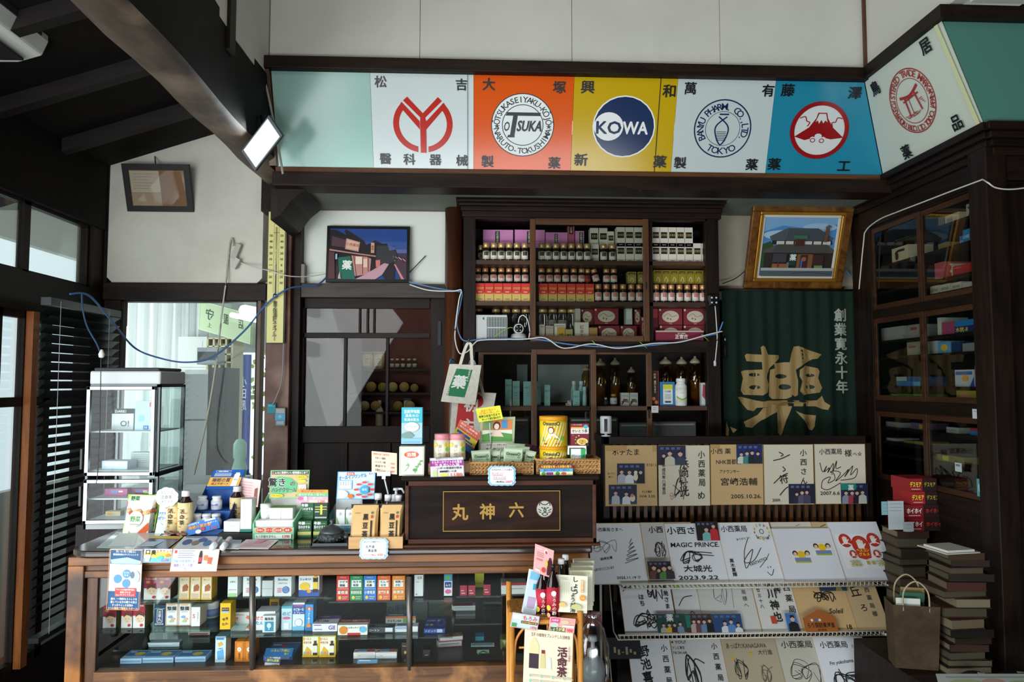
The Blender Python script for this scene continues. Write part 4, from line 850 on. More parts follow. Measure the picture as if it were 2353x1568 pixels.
# noren-like blue banner and plant outside the far opening
a = P(545,815,5.8); b = P(578,815,5.8); m = M(); n = 14; x0,x1 = a.x,b.x; z1 = a.z; vs = []
for i in range(n + 1): x = x0 + (x1 - x0) * i / n; y = 5.8 + .015 * math.sin(i * 1.1); vs += [(x,y,z1),(x,y,.55)]
m.add(vs,[(2 * i,2 * i + 1,2 * i + 3,2 * i + 2) for i in range(n)],'3b55a6'); m.page((x0,5.78,z1),(x1 - x0,0,0),(0,0,-1.2),40,330); m.draw([('t',20,60,24,'小田原','e8eefa',dict(v=True,al='l',sx=-.9))]); m.tube([(x0 - .01,5.8,z1 + .03),(x0 - .01,5.8,0)],.008,'e0e4e4')
onelabel(m,'street_banner','blue upright banner with white lettering, outside the far window','banner')
m = M(); random.seed(3)
for i in range(420):
    x,y,z = random.uniform(-2.2,-1.2),random.uniform(6.1,6.6),random.uniform(-.02,1.75); s_ = random.uniform(.02,.045); a_ = random.uniform(0,6.28)
    if .95 < z < 1.25 and random.random() < .8: continue
    m.add([(x,y,z),(x + s_ * math.cos(a_),y - .02,z + s_ * math.sin(a_)),(x + s_ * 1.4 * math.cos(a_ + .6),y + .01,z + s_ * 1.4 * math.sin(a_ + .6)),(x + s_ * math.cos(a_ + 1.3),y,z + s_ * math.sin(a_ + 1.3))],[(0,1,2,3)],('9db44a','b9c45a','7d9a44')[i % 3])
onelabel(m,'shrub','yellow green shrub outside the far window','shrub')
c = P(550,1095,3.95); t = thing('soap_bottle','pale green plastic bottle behind the interior window','bottle',c); h = P(550,1008,3.95).z - c.z; M().lathe([(0,0),(.03,0),(.04,h * .2),(.026,h * .45),(.034,h * .5),(.034,h * .85),(.02,h * .97),(0,h)],mat('9cc9b4',.4),16).obj('body',t); M().lathe([(.055,-.012),(.055,0),(0,0)],mat('dfe6e6',.3),16).obj('saucer',t)
m = M(); m.box((P(420,1100,3.8).x,3.74,P(550,1100,3.9).z - .05),(P(592,1100,3.8).x,4.1,P(550,1095,3.95).z - .012),mat('8f9592',.4)); onelabel(m,'inner_sill_counter','grey counter top just inside the interior window','counter')
m = M(); m.box((P(474,1100,4.4).x - .5,4.2,.0),(P(474,1100,4.4).x + .2,4.9,P(500,1112,4.4).z - .02),mat('777c7a',.5)); onelabel(m,'work_bench','grey bench carrying the refrigerator and pigeonhole shelf behind the window','bench')
# air conditioner at the upper left corner
t = thing('air_conditioner','cream air conditioner mounted under the dark eaves','air conditioner',PX(20,60,-1.55)); ACW = mat('d9dad2',.5)
q = t.location.copy(); c2 = PX(88,60,-1.55); m = M(); Lq = c2.y - q.y
pts = [(-.3,.16),(.0,.16),(.035,.10),(.04,.02),(.02,-.03),(-.06,-.055),(-.3,-.06)]
vs = [(x,-1.2,z) for x,z in pts] + [(x,Lq,z) for x,z in pts]; n = len(pts); m.add(vs,[tuple(range(n)),tuple(reversed(range(n,2 * n)))] + [(i,i + n,(i + 1) % n + n,(i + 1) % n) for i in range(n)],ACW); m.obj('case',t,.008)
m = M(); m.box((-.12,-1.1,-.064),(-.02,Lq - .04,-.056),'1d1d1b'); m.obj('outlet',t); m = M(); m.box((.03,-1.1,.02),(.044,Lq - .05,.05),'3a3a36'); m.obj('front_grille',t)
m = M(); m.box((-.3,-.9,.12),(-.25,Lq - .2,.5),'2a2522'); m.obj('mount',t)
# ---- cables
def cable(name,label,pts,r,col,sub=8,fwd=0): q = smooth([V(p) - V((0,fwd,0)) for p in pts],sub); return onelabel(M().tube(q,r,mat(col,.45),6),name,label,'cable')
C = lambda *q: [P(x,y,Y) for x,y,Y in q]
cable('cord','blue cord swagged from the dark corner across the interior window to the photograph',C((160,676,3.0),(205,680,3.08),(260,742,3.3),(310,800,3.55),(370,824,3.56),(430,833,3.56),(490,820,3.55),(560,762,3.53),(612,700,3.5),(660,665,3.5),(700,658,3.55),(730,654,3.58),(752,636,3.62)),.0045,'3c5f92')
cable('cord','grey cord looped over the hook on the plaster, dropping past the mirror-like window',C((536,565,YB - .02),(534,548,YB - .01),(528,560,YB - .01),(524,600,YB - .01),(519,650,YB - .03),(510,720,YB - .03),(496,840,YB - .04),(478,950,YB - .05),(458,1040,YB - .1),(446,1090,YB - .2)),.0045,'b9b5a4')
t = thing('plug','grey plug and connector hanging from the plaster wall','plug',P(543,580,YB - .02)); m = M(); m.T = MX.Rotation(math.radians(20),4,'Y'); m.box((-.013,-.012,-.035),(.013,.012,.045),'b5b2a6'); m.obj('connector',t,.003); m = M(); m.T = MX.Translation((.002,-.004,-.055)) @ MX.Rotation(math.radians(28),4,'Y'); m.box((-.014,-.014,-.03),(.014,.01,.025),'c4c2b8'); m.obj('plug_body',t,.003)
cable('cord','thin white cord from the plug across the thermometer to the photograph',C((546,600,YB - .02),(560,606,YB - .02),(600,618,3.56),(618,622,3.5),(660,634,3.5),(700,636,3.55),(735,632,3.6),(752,628,3.62)),.0028,'d2cfc4')
cable('cord','grey cord clipped down the edge of the reddish post',C((655,440,3.54),(657,520,3.53),(655,650,3.53),(652,780,3.53),(648,870,3.53),(636,910,3.53),(626,932,3.53)),.004,'8f8b84')
cable('cord','cord running up the white wall corner to the ceiling',C((650,400,3.0),(640,340,3.0),(612,200,3.02),(594,155,3.03),(590,135,3.04),(592,60,3.04),(606,5,3.04),(610,-40,3.04)),.005,'9b9a90')
cable('cord','blue cord from the photograph along the cabinet under its glass doors',C((940,648,3.6),(1000,662,3.56),(1052,670,3.49),(1062,672,3.49),(1058,700,3.49),(1050,740,3.49),(1056,770,3.49),(1070,784,3.485),(1110,780,3.485),(1220,779,3.475),(1320,793,3.475),(1430,798,3.475),(1540,789,3.48),(1630,771,3.485),(1650,765,3.49),(1661,740,3.49)),.0035,'5f8cc4')
cable('cord','white cord draped along the cabinet rail with green ties',C((942,655,3.6),(985,668,3.56),(1040,670,3.49),(1060,668,3.485),(1055,690,3.485),(1048,740,3.485),(1046,780,3.48),(1056,812,3.48),(1075,808,3.48),(1090,790,3.48),(1110,782,3.48),(1205,780,3.47),(1250,777,3.47),(1285,798,3.47),(1310,800,3.47),(1360,791,3.47),(1420,801,3.47),(1500,790,3.47),(1560,787,3.475),(1620,771,3.48),(1658,762,3.485)),.0032,'e4e4e0',fwd=.012)
for i,(x,y) in enumerate(((1273,786),(1368,789),(1478,792),(1620,775))): m = M(); m.tube(C((x - 8,y - 6,3.47),(x,y + 1,3.465),(x + 9,y + 9,3.47)),.0016,'8cc63c',5); onelabel(m,'twist_tie',f'{nth(i)} green twist tie from the left on the white cord','tie','green twist ties on the cord')
m = M(); m.tube(smooth(C((1136,775,3.48),(1150,764,3.48),(1163,757,3.48),(1172,753,3.48),(1178,754,3.48))),.0018,'8cc63c',5); onelabel(m,'twist_tie','long green twist tie crossing the grille box','tie')
cable('cord','white cord hooped over the domed security camera',C((1191,742,3.5),(1194,730,3.5),(1202,725,3.49),(1212,735,3.48),(1217,760,3.475),(1215,779,3.475)),.0025,'e2e2de')
cable('cord','dark blue pull cord with white toggle in front of the blind',C((188,676,2.8),(190,710,2.75),(200,750,2.7),(222,790,2.62),(232,815,2.57)),.003,'3a5674')
m = M(); m.lathe([(0,0),(.008,.004),(.01,.014),(.004,.03),(0,.032)],mat('d8d8d2',.4),12); onelabel(m,'cord_toggle','white toggle on the end of the dark blue pull cord','toggle',loc=P(233,824,2.565))
cable('cord','thin dark cord with black weights hanging before the display fridge',C((232,822,2.56),(231,900,2.57),(229,1000,2.56),(225,1080,2.56),(221,1112,2.56)),.0016,'2a2a2a')
# ================================================================ glass-fronted counter
YK = 2.28; ZC = P(700,1263,YK).z; YKB = 2.86
WSL = noisy('counter_top_wood','2b211c','4a3a30',(2.5,20,20),.22,.05,c3='231b17',wsc=4,spec=.5)
t = thing('display_counter','long brown wooden display counter with glass front and shelves of medicines','counter',(0,0,0))
xa,xb = P(140,1263,YK).x,P(1362,1263,YK).x; z1 = P(700,1280,YK).z
m = M(); R = .09; n = 8
pts = [(xa + R - R * math.sin(a),YK + R - R * math.cos(a)) for a in [math.pi / 2 * i / n for i in range(n,-1,-1)]] + [(xb,YK),(xb,YKB),(xa,YKB)]
vs = [(x,y,z1) for x,y in pts] + [(x,y,ZC) for x,y in pts]; k = len(pts)
m.add(vs,[tuple(reversed(range(k))),tuple(range(k,2 * k))] + [(i,(i + 1) % k,k + (i + 1) % k,k + i) for i in range(k)],WSL); m.obj('top',t,.007)
Yb = YK + .025; x1,x2 = P(152,1400,Yb).x,P(1354,1400,Yb).x; zz = lambda y: P(700,y,Yb).z
m = M(); m.box((x1,Yb,zz(1296)),(x2,Yb + .03,z1),WCX); m.box((x1 + .01,Yb + .012,zz(1310)),(x2 - .01,Yb + .03,zz(1296)),WBX)
m.box((x1 + .03,Yb + .006,zz(1325)),(x2 - .03,Yb + .03,zz(1309)),WCX); m.obj('frieze',t,.003)
m = M(); m.box((x1,Yb,0),(P(189,1400,Yb).x,Yb + .045,zz(1296)),WC); m.obj('corner_post',t,.003)
m = M(); m.box((P(1338,1400,Yb).x,Yb,0),(x2,Yb + .045,zz(1296)),WC); m.obj('corner_post',t,.003)
m = M(); m.box((P(192,1400,Yb).x,Yb + .015,.2),(P(217,1400,Yb).x,Yb + .035,zz(1310)),WB); m.obj('stile',t,.002)
m = M(); m.box((P(217,1400,Yb).x,Yb + .004,zz(1580)),(P(1338,1400,Yb).x,Yb + .04,zz(1539)),noisy('scuffed_rail','4a2f1d','7a5330',(2.5,26,26),.45,.1,c3='b07a48',wsc=9)); m.box((P(190,1400,Yb).x,Yb + .02,.05),(P(1338,1400,Yb).x,Yb + .04,zz(1580)),WCX); m.obj('bottom_rail',t,.002)
for x in (580,941): M().tube([P(x,1325,Yb + .012),P(x,1539,Yb + .012)],.0095,mat('6a6660',.35,.6),12).obj('steel_bar',t)
ZF = P(700,1535,Yb + .04).z      # case floor
m = M(); m.box((x1,Yb + .04,ZF - .02),(x2,YKB - .01,ZF),noisy('case_floor','29211c','40362f',(3,20,20),.35,.04)); m.obj('case_floor',t)
m = M(); m.box((x1 + .01,YKB - .04,.0),(P(150,1400,YKB).x + .05,YKB - .01,z1),WD); m.box((P(452,1400,YKB).x,YKB - .03,ZF),(x2,YKB - .01,z1),WD); m.box((x2 - .02,Yb + .045,0),(x2,YKB,z1),WD)
m.box((x1,Yb + .045,z1 - .04),(x1 + .02,YKB - .02,z1),WB); m.box((x1,Yb + .045,0),(x1 + .02,YKB - .02,ZF),WB); m.obj('back_panel',t)
for x,y in ((265,2.66),(339,2.52)):
    m = M(); c = P(x,1400,y); h = z1 - ZF; m.lathe([((.011 + .004 * math.sin(i * 1.3)),h * .8 * i / 26) for i in range(27)],BLACK,12,(c.x,y,ZF + .001)); m.obj('turned_spindle',t)
CG = glass('shelf_glass',(.80,.90,.87),.10); gm = glass('counter_front_glass',(.95,.98,.97),.02,.02,.2)
M().box((P(217,1400,Yb).x,Yb + .022,zz(1539)),(P(1338,1400,Yb).x,Yb + .026,zz(1325)),gm).obj('front_glass',t)
# glass shelves: (px0, px1, py of front edge, front depth, back depth)
SHF = {}
for k,(p0,p1,py,f) in {'a1': (218,488,1381,.07),'a2': (488,752,1373,.07),'a3': (755,1045,1384,.07),'a4': (1048,1340,1376,.1),'b1': (218,560,1446,.05),'b2': (480,770,1460,.06),'b3': (770,1040,1469,.05),'b4': (1045,1340,1440,.14),'c1': (260,500,1487,.16),'c3': (675,950,1527,.03),'c4': (1040,1350,1522,.1)}.items():
    Y = Yb + .026 + f; z = P(700,py,Y).z; SHF[k] = (z + .0006,Y); dz = .0052 if k in ('a2','b2') else 0
    M().box((P(p0,py,Y).x,Y,z - .005 + 0),(P(p1,py,Y).x,YKB - .06,z),CG).obj('glass_shelf',t)
SHF['f'] = (ZF + .0006,Yb + .05)

def on(name,label,cat,x0,x1,y0,y1,Z,dep,col,draw=(),**k):
    """upright carton standing on a level surface of height Z where its lower edge shows at y1"""
    return cart(name,label,cat,x0,x1,y0,y1,PZ((x0 + x1) / 2,y1,Z).y,dep,col,draw,Z=Z + .0006,**k)
def sh(k,label,x0,x1,y0,y1,dep,col,draw=(),name='medicine_carton',cat='box',**kw):
    z,Yf = SHF[k]; Y = max(PZ((x0 + x1) / 2,y1,z).y,Yf + .006)
    return cart(name,label,cat,x0,x1,y0,y1,Y,dep,col,draw,Z=z,**kw)
def tx(x,y,h,s,c,**k): return ('t',x,y,h,s,c,k)
WHT = 'e9eaea'
# ---- boxes inside the case, top shelf
kid = lambda w,h: [('r',0,0,w,h * .5,'a8203c'),tx(w / 2,h * .1,w * .16,'十方便秘薬','e8d8d0'),('e',w * .3,h * .23,w * .16,h * .06,'d6a040'),('e',w * .58,h * .6,w * .36,h * .19,'f2cfae'),('p',[(w * .2,h * .56),(w * .3,h * .38),(w * .6,h * .32),(w * .9,h * .4),(w * .98,h * .56),(w * .8,h * .5),(w * .5,h * .46)],'6a3322'),('e',w * .45,h * .62,w * .03,h * .016,'20181a'),('e',w * .72,h * .62,w * .03,h * .016,'20181a'),('k',[(w * .5,h * .7),(w * .58,h * .72),(w * .66,h * .7)],.6,'a03a30'),('e',w * .74,h * .88,w * .13,h * .06,'c82a3a')]
for i,(x0,x1) in enumerate(((330,362),(362,391))): sh('a1',('rose carton with drawn child face beside the hanging poster, top case shelf','rose carton with drawn child face, right of its twin, top case shelf')[i],x0,x1,1326,1379,.06,'ebe6e2',kid(x1 - x0,53),side='5a4a3c',group='rose cartons with a drawn child face')
for i,(x0,x1,y0) in enumerate(((236,266,1392),(278,303,1388),(305,332,1387))): sh('b1',('rose child-face carton standing apart by the left stile, second case shelf','rose child-face carton under the hanging poster, second case shelf','rose child-face carton right of the poster foot, second case shelf')[i],x0,x1,y0,1444,.06,'ebe6e2',kid(x1 - x0,1444 - y0),side='8a7a4c',group='rose cartons with a drawn child face')
for i in range(3): sh('a1',f'{nth(i)} gold-edged carton with amber capsule picture from the left',411 + i * 25.5,435 + i * 25.5,1326,1379,.05,'dfae48',[('r',1.5,2,22.5,50,'f0dcc0'),tx(12,7,5,'新ビオ','c89a3a'),('p',[(5,14),(12,24),(6,36),(3,30)],'f6f0e4'),('e',15,24,6,6,'a85a34'),('p',[(8,22),(18,16),(20,32),(8,34)],'b56a3c')] + [('r',3,39 + 3 * j,20,40 + 3 * j,'c08a70') for j in range(4)],group='gold-edged capsule cartons')
sh('a2','white carton with small green foot panel, top case shelf',523,545,1326,1372,.06,WHT,[tx(11,12,4.5,'正露丸','6a7a7a'),tx(11,30,3.5,'60カプセル','c04a4a'),('r',1,38,20,46,'9fd08a')])
bio = lambda w: [tx(w / 2,6,8,'Biodias','3a5a9a'),tx(w / 2,15,3.6,'ビオジアスα','4a4a5a'),('e',w * .3,27,6,1.8,'e2a4b4'),('e',w * .3,31,6,1.8,'e2a4b4'),('e',w * .3,35,6,1.8,'e2a4b4'),('o',w * .68,30,8,8,2,'3a6ab4'),('e',w * .68,30,5,5,'5f8fc8')]
sh('a2','white carton with pink and blue rings, left twin behind the steel bar',558,598,1326,1371,.05,WHT,bio(40)); sh('a2','white carton with pink and blue rings, right of the steel bar',630,669,1326,1371,.05,WHT,bio(39))
sh('a2','white blank carton lying behind the steel bar, top case shelf',602,626,1335,1371,.05,'d6dada',[('r',0,18,24,19,'9aa0a0')])
sh('a2','white and navy carton picturing a brown drink bottle, top case shelf',686,733,1324,1371,.05,WHT,[('r',0,32,47,47,'2a55a8'),tx(15,8,6,'スッキリ!','20305a',b=.03,fit=26),('e',14,24,12,9,'f0c22a'),('e',24,35,5,4,'f0a020'),('r',33,4,44,38,'3a2018'),('r',35,0,42,5,'e8b83a'),('r',33,14,44,30,'f0c840')])
for i,(x,c,a,b) in enumerate(((773,'d3302a','かぜ頭痛','葛根湯'),(804,'1f8a55','吐き気発熱','柴胡桂枝湯'),(835,'2f78cc','花粉症鼻炎','小青竜湯'),(867,'e8682a','たんせき','麦門冬湯'),(901,'ee8a1e','発熱さむけ','麻黄湯'))):
    sh('a3',('red','green','blue','deep orange','light orange')[i] + ' herbal cold remedy carton in the row of five on the top case shelf',x,x + 29,1324,1383,.04,c,[tx(14.5,4,3.6,'クラシエ','f4f0e8'),('r',3.5,10,25.5,27,'f4f2ee'),tx(13,14.5,6.4,a[:2],'2a2a2a',b=.02),tx(13,22.5,6.4,a[2:4],'2a2a2a',b=.02),('e',23,14,2,2,c),('r',2,30,27,31,'f0e4c8'),tx(14.5,39,8.5,b,'f6f2e8',b=.02,fit=24),('e',8,51,3.6,4.2,'e8c85a'),('r',13,49,26,50.2,'f0e4d0'),('r',13,53,24,54,'f0e4d0')],group='row of five herbal remedy cartons')
sh('a4','white carton numbered 68 beside the second steel bar',952,972,1322,1379,.05,WHT,[tx(12,7,11,'68','a8845a',b=.01),('r',4,18,10,19.5,'9a9a9a'),('r',3,50,7,53,'8a8a8a')])
sh('a4','white carton with green, navy and pink marks, top case shelf',1020,1039,1320,1370,.05,WHT,[('r',0,0,19,16,'3a8ac0'),('e',9,8,7,5,'5ab04a'),('r',2,18,17,31,'24408a'),tx(9.5,25,6.5,'ムヒ','f0f2f6',b=.03),('e',9.5,40,7,5,'d86a9a')])
for i,x in enumerate((1057,1076,1111)): sh('a4',('small crimson carton, first on the right top case shelf','small crimson carton, second on the right top case shelf','small crimson carton below the yellow slip')[i],x,x + 16,1346 if i < 2 else 1344,1371,.05,'a8243c',[('r',2,12,9,13.5,'e8d0d0'),('r',3,18,12,20,'e0c0c4')],top='3a2a2c',group='small crimson cartons')
sh('a4','yellow upright slip behind the crimson cartons',1091,1112,1316,1350,.01,'d3cf3a',[('r',4,24,16,25,'6a6a2a')])
sh('a4','white and red long flat carton near the rattan stand, top case shelf',1152,1210,1341,1366,.06,'e2e4e2',[('r',0,0,58,5,'c0343c'),('r',18,12,50,13,'8a8f8f')])
# second shelf
sh('b1','navy carton with white framed brush name, second case shelf',354,379,1391,1438,.05,'22335e',[('f',6,10,19,40,1.2,'e6e8ee'),tx(12.5,25,8,'百草丸','f0f0f4',v=True,lead=1),('k',[(1,9),(8,7),(16,9),(24,8)],1.5,'7ac080'),tx(12,43.5,4,'長野県製薬','e0e4ee',fit=20)])
for i in range(2): sh('b1',('white stomach medicine carton with ovals, left twin','white stomach medicine carton with ovals, right twin')[i],380 + i * 29.5,408 + i * 29.5,1386,1438,.05,'f0efec',[('f',1,1,27,51,1,'e0a05a'),('r',5,4,23,6,'e89a4a'),tx(14,13,10,'整腸','2a2a2c',b=.02,fit=21),('r',6,20,22,21,'9a9a9a'),('e',11,32,5,3,'7ab0d8'),('e',17,37,5,3,'f0b0a0'),('e',14,42,5,3,'a0d08a')],group='white stomach medicine cartons')
sh('b1','white narrow carton with a red S, second case shelf',439,459,1396,1440,.06,'ecebe8',[tx(6,20,13,'S','d05a50',b=.01),tx(15,22,4,'スクラルファ','7a7a80',v=True,lead=.95)])
q = P(485,1440,2.52); z,_ = SHF['b1']; t = thing('ointment_jar','round white ointment jar on the second case shelf','jar',(q.x,2.52,z)); M().lathe([(0,0),(.024,0),(.025,.034),(.023,.036)],mat('e4e7ec',.3),22).obj('body',t); M().lathe([(.026,.036),(.026,.05),(.024,.053),(0,.053)],mat('f2f4f6',.25),22).obj('lid',t); M().lathe([(.0256,.006),(.0256,.03)],mat('7f8fc0',.5),22).obj('wrapper',t)
yel = lambda w,h: [('r',w * .15,h * .17,w * .85,h * .36,'5a2418'),tx(w / 2,h * .23,w * .18,'エスタック','f2eada',b=.02,fit=w * .6),('r',w * .15,h * .3,w * .85,h * .36,'9ac8e0'),tx(w / 2,h * .6,w * .3,'せき','2a1c10',b=.03,rot=-15),tx(w / 2,h * .78,w * .3,'たん','8a2a1c',b=.03,rot=-15)]
sh('b1','yellow cough remedy carton in front of the white pink one, second case shelf',505,529,1387,1448,.05,'f0bc1e',yel(24,61)); sh('b2','yellow cough remedy carton at the back beyond the steel bar',619,641,1374,1410,.05,'f0bc1e',yel(22,60)[:3])
orn = [tx(8,15,10,'せき','e86a5a',b=.03),tx(8,26,10,'たん','4aa0d0',b=.03),('k',[(36,10),(46,16),(45,28),(38,36)],7,'f0804a'),('r',2,5,30,6.5,'d89a8a')]
sh('b2','white cough carton with orange figure, left of the steel bar',530,576,1408,1450,.04,WHT,orn); sh('b2','white cough carton with orange figure, right of the steel bar',588,632,1406,1449,.06,WHT,orn[:2])
sh('b2','white carton with blue tulip square and Chinese name',603,633,1416,1454,.04,'eef0f0',[tx(15,7,7,'龍角散','2a3a4a',b=.015),('r',5,13,25,35,'3f9cc4'),('e',15,22,5,6,'dff0f6'),('r',14,26,16,32,'dff0f6')])
sh('b2','pale blue throat spray carton, first of the three tall ones',646,670,1394,1449,.05,'cfe6ee',[('r',0,0,24,5,'4ab0d0'),tx(12,17,10,'のど','3a9ac0',b=.02),('e',12,27,9,3,'e06a9a'),('r',6,38,18,52,'f4f6f6')])
sh('b2','pale blue carton standing just behind the throat spray',660,680,1384,1420,.04,'a9d8e6',[('r',0,3,20,7,'3a9ab8')])
sh('b2','white and blue throat spray carton with bear-like blob, middle tall one',672,699,1386,1449,.05,'e6eef6',[('r',0,4,27,26,'2f5aa8'),('r',2,5,25,8,'d84a7a'),tx(13.5,15,7.5,'のどぬーる','f4f8fa',fit=23,b=.03),tx(13.5,22.5,6,'スプレー','f4f8fa',b=.02),('e',14,45,9,9,'f8fafc'),('o',14,45,9,9,1,'5a9ad0'),('r',0,54,27,63,'7ac0e6')])
sh('b2','bright blue nose remedy carton with orange flame, third tall one',701,719,1390,1450,.05,'3a98d8',[('e',9,9,8,3.5,'e85a2a'),tx(9,26,5.5,'鼻づまり鼻みず','f2f6fa',v=True,lead=.98,b=.02),('e',9,47,4.5,5,'f08a2a'),('r',2,53,16,58,'2468b0')])
def flat(k,label,x0,x1,y0,y1,h,col,draw,topdraw=None,name='flat_carton',Y=None,rz=0,group=None,cat='box'):
    """carton lying down: front edge from y1-h to y1, its top seen going back to y0"""
    z,Yf = SHF[k] if isinstance(k,str) else (k + .0006,0); Y = Y or max(PZ((x0 + x1) / 2,y1,z).y,Yf + .006); a,b = P(x0,y1,Y),P(x1,y1,Y); hh = h * Y / F; w = b.x - a.x
    zt = z + hh; dep = max(.03,PZ((x0 + x1) / 2,y0,zt).y - Y); dep = min(dep,.3); m = M(); m.box((-w / 2,0,0),(w / 2,dep,hh),col)
    if draw: m.page((-w / 2,0,hh),(w,0,0),(0,0,-hh),x1 - x0,h); m.draw(draw)
    if topdraw: m.page((-w / 2,dep,hh),(w,0,0),(0,-dep,0),x1 - x0,y1 - h - y0); m.draw(topdraw)
    return onelabel(m,name,label,cat,group,loc=((a.x + b.x) / 2,Y,z),rot=(0,0,math.radians(rz)))
flat('b2','white and purple flat carton with large letters, second case shelf',718,774,1416,1452,17,'ece8f0',[('r',3,2,20,4,'8a5aa8'),tx(44,8,13,'GII','7a4aa8',b=.02),('r',4,11,22,13,'9a9aa8')],[('r',0,0,56,8,'7a4a9c'),tx(20,13,6,'カノンNA','3a2a4a',b=.02),('r',2,2,30,4,'e0d8e8')])
flat('b3','cream and red allergy carton lying flat, second case shelf',776,844,1424,1460,22,'f2efe2',[('e',13,11,10,9,'e08a2a'),('e',58,10,9,7,'7ab8dc'),('r',22,17,52,22,'c8302a'),tx(36,6,5,'エスタックイブ','5a2a2a')],[('r',0,0,68,8,'a82a2a'),tx(34,4,5,'アレルギー性鼻炎やつらい','f4e8d8',b=.02,fit=62)])
flat('b3','black and silver flat carton beside the allergy carton',848,906,1435,1455,12,'3a3f44',[('r',37,1,54,10,'d8dcde'),tx(12,6,6,'ロートン','e2e4e6',b=.02)],[tx(28,4,5,'シスカンソー','d8dcde'),('r',0,0,58,1,'9aa0a4')])
flat('b3','white and pale blue flat carton left of the second steel bar',907,960,1432,1453,12,'e8ecf0',[('r',2,2,30,4,'4a7ab8'),('r',2,6,40,7,'9aa8b8')],[('r',4,2,40,6,'4a8ac8')])
flat('b3','orange and green striped carton stacked on the white flat one',886,955,1412,1432,14,'e9e6da',[('r',0,0,69,4,'e8743a'),tx(20,9,7,'ホルモンEX','2a2a2a',fit=32,b=.02),('r',40,4,50,14,'7ac05a'),('r',52,4,66,9,'e8a03a')],[('r',0,0,69,6,'3a78b8'),('r',6,2,40,4,'f0d23a')])
flat('b3','navy lozenge carton with blue roundel, beyond the second steel bar',974,1022,1420,1456,10,'26459c',[tx(24,5,4.5,'トピックスAZ','d8e0f0',fit=40),('r',30,1,42,8,'b8c4dc')],[('e',37,12,9,9,'4a78d0'),('e',37,12,6,6,'26459c'),tx(20,8,5,'のどのはれ、痛み','f0f4fa',b=.02,fit=32),('e',6,18,4,2.4,'7ac0e0'),('e',16,18,4,2.4,'e8c84a')])
for i in range(2): flat('b4',('upper','lower')[i] + ' white flat carton in the dim middle stack by the rattan stand',1040 + 3 * i - 2,1092,(1380,1392)[i] + 10,(1405,1426)[i],11,'c9cdcc',[('r',4,4,46,5,'7f8a8c')],[('r',2,1,48,6,'a02a34')] if i == 0 else None,Y=2.62 - .01 * i)
for i in range(3): flat('b4',('top','middle','bottom')[i] + ' white flat carton in the stack of three by the rattan stand',1112,1153,1390 + 12 * i - 6,1404 + 10.5 * i,10,('d3d6d6','c6caca','d0d3d2')[i],[('r',3,3,36,4,'8a9494'),('r',3,6,24,7,'8a9494')],Y=2.6,group='stack of three white flat cartons')
flat('b4','orange edge of a folded carton at the back of the case',1022,1040,1414,1424,7,'d8562a',[],Y=2.7)
# lower shelf and case floor
flat('c1','pale flat carton lying at the back left of the case',432,482,1448,1470,10,'d8dadb',[('r',3,6,46,9,'b05a4a')],[('r',2,2,46,8,'b9b88a')],Y=2.62)
flat('c1','long pale silver carton lying under the second case shelf',338,412,1474,1487,9,'c3d3de',[('r',4,2,60,4,'e8eef2')])
for i,(x0,x1,y1) in enumerate(((276,325,1526),(325,398,1526),(402,472,1526))): flat('f',f'{nth(i)} blue and white flat carton from the left on the case floor',x0,x1,1495,y1 - 2 * i,11,'a9cbe8',[('r',2,4,x1 - x0 - 3,7,'7fa8d0')],[('r',2,2,x1 - x0 - 2,14,'4a80b8'),('e',(x1 - x0) * .65,9,12,4,'e0c04a'),('r',6,4,(x1 - x0) * .4,6,'e6eef4')],group='blue flat cartons on the case floor')
sh('f','tall pale blue carton standing on the case floor',494,518,1463,1523,.05,'cfe2f2',[('r',2,4,20,8,'4a80c0'),('p',[(5,16),(14,12),(18,20),(8,24)],'e8b04a'),('p',[(4,34),(18,30),(20,52),(6,54)],'6aa8dc'),tx(11,28,4,'入浴剤','3a6aa8')])
for i,x in enumerate((539,561)): sh('f',('orange upright carton left of the first steel bar','orange upright carton partly behind the first steel bar')[i],x,x + 21,1475,1521,.06,'e88a22',[('f',2,2,19,44,.8,'b8581a'),('e',10.5,18,4.5,5,'f4f0e6'),tx(10.5,18,6,'Y','d03a2a'),tx(10.5,33,5,'実母丸','8a3a12',v=True,lead=.9)],group='orange upright cartons on the case floor')
flat('f','blue stomach pain carton lying behind its price card',605,672,1478,1518,10,'2a6cb4',[('r',4,3,50,5,'d0e0f0'),('r',40,2,60,8,'b0c8e0')],[('e',30,8,6,4,'c03a3a'),('r',4,4,24,7,'e6ecf2'),('r',0,0,67,2,'a8d0e8')])
def card(name,label,cat,tl,tr,bl,w,h,col,draw=(),th=.0015,group=None,fwd=0,base=.6):
    a,b,c = P(*tl),P(*tr),P(*bl); o = a.copy(); m = M(); m.slab((0,0,0),b - a,c - a,th,mat(col,base) if isinstance(col,str) else col); m.page((0,0,0),b - a,c - a,w,h); m.draw(draw)
    return onelabel(m,name,label,cat,group,loc=o)
card('price_card','blue, white and pink price card for stomach pain in the case','card',(612,1490,2.37),(675,1490,2.41),(606,1510,2.345),64,20,'2f7cc4',[tx(34,6,7,'つらい下痢に','f2e84a',b=.03,fit=46),tx(50,14,6,'効く','f2e84a',b=.03)])
card('price_card','small tilted price card with yellow lettering at the front of the case','card',(612,1504,2.36),(647,1506,2.375),(606,1533,2.345),36,30,'d84a5a',[('r',1,1,35,20,'2f6ab0'),tx(12,6,7,'下痢を','f6ea5a',b=.03,fit=18),('r',19,3,34,9,'f4f4f0'),tx(26,6,5,'STOP!','2a2a4a',fit=13),tx(18,14,7,'腸内も殺菌','f6ea5a',b=.03,fit=28),('r',1,20,35,29,'f0f0f0'),tx(25,25,7,'1,290','e0385a',b=.02)])
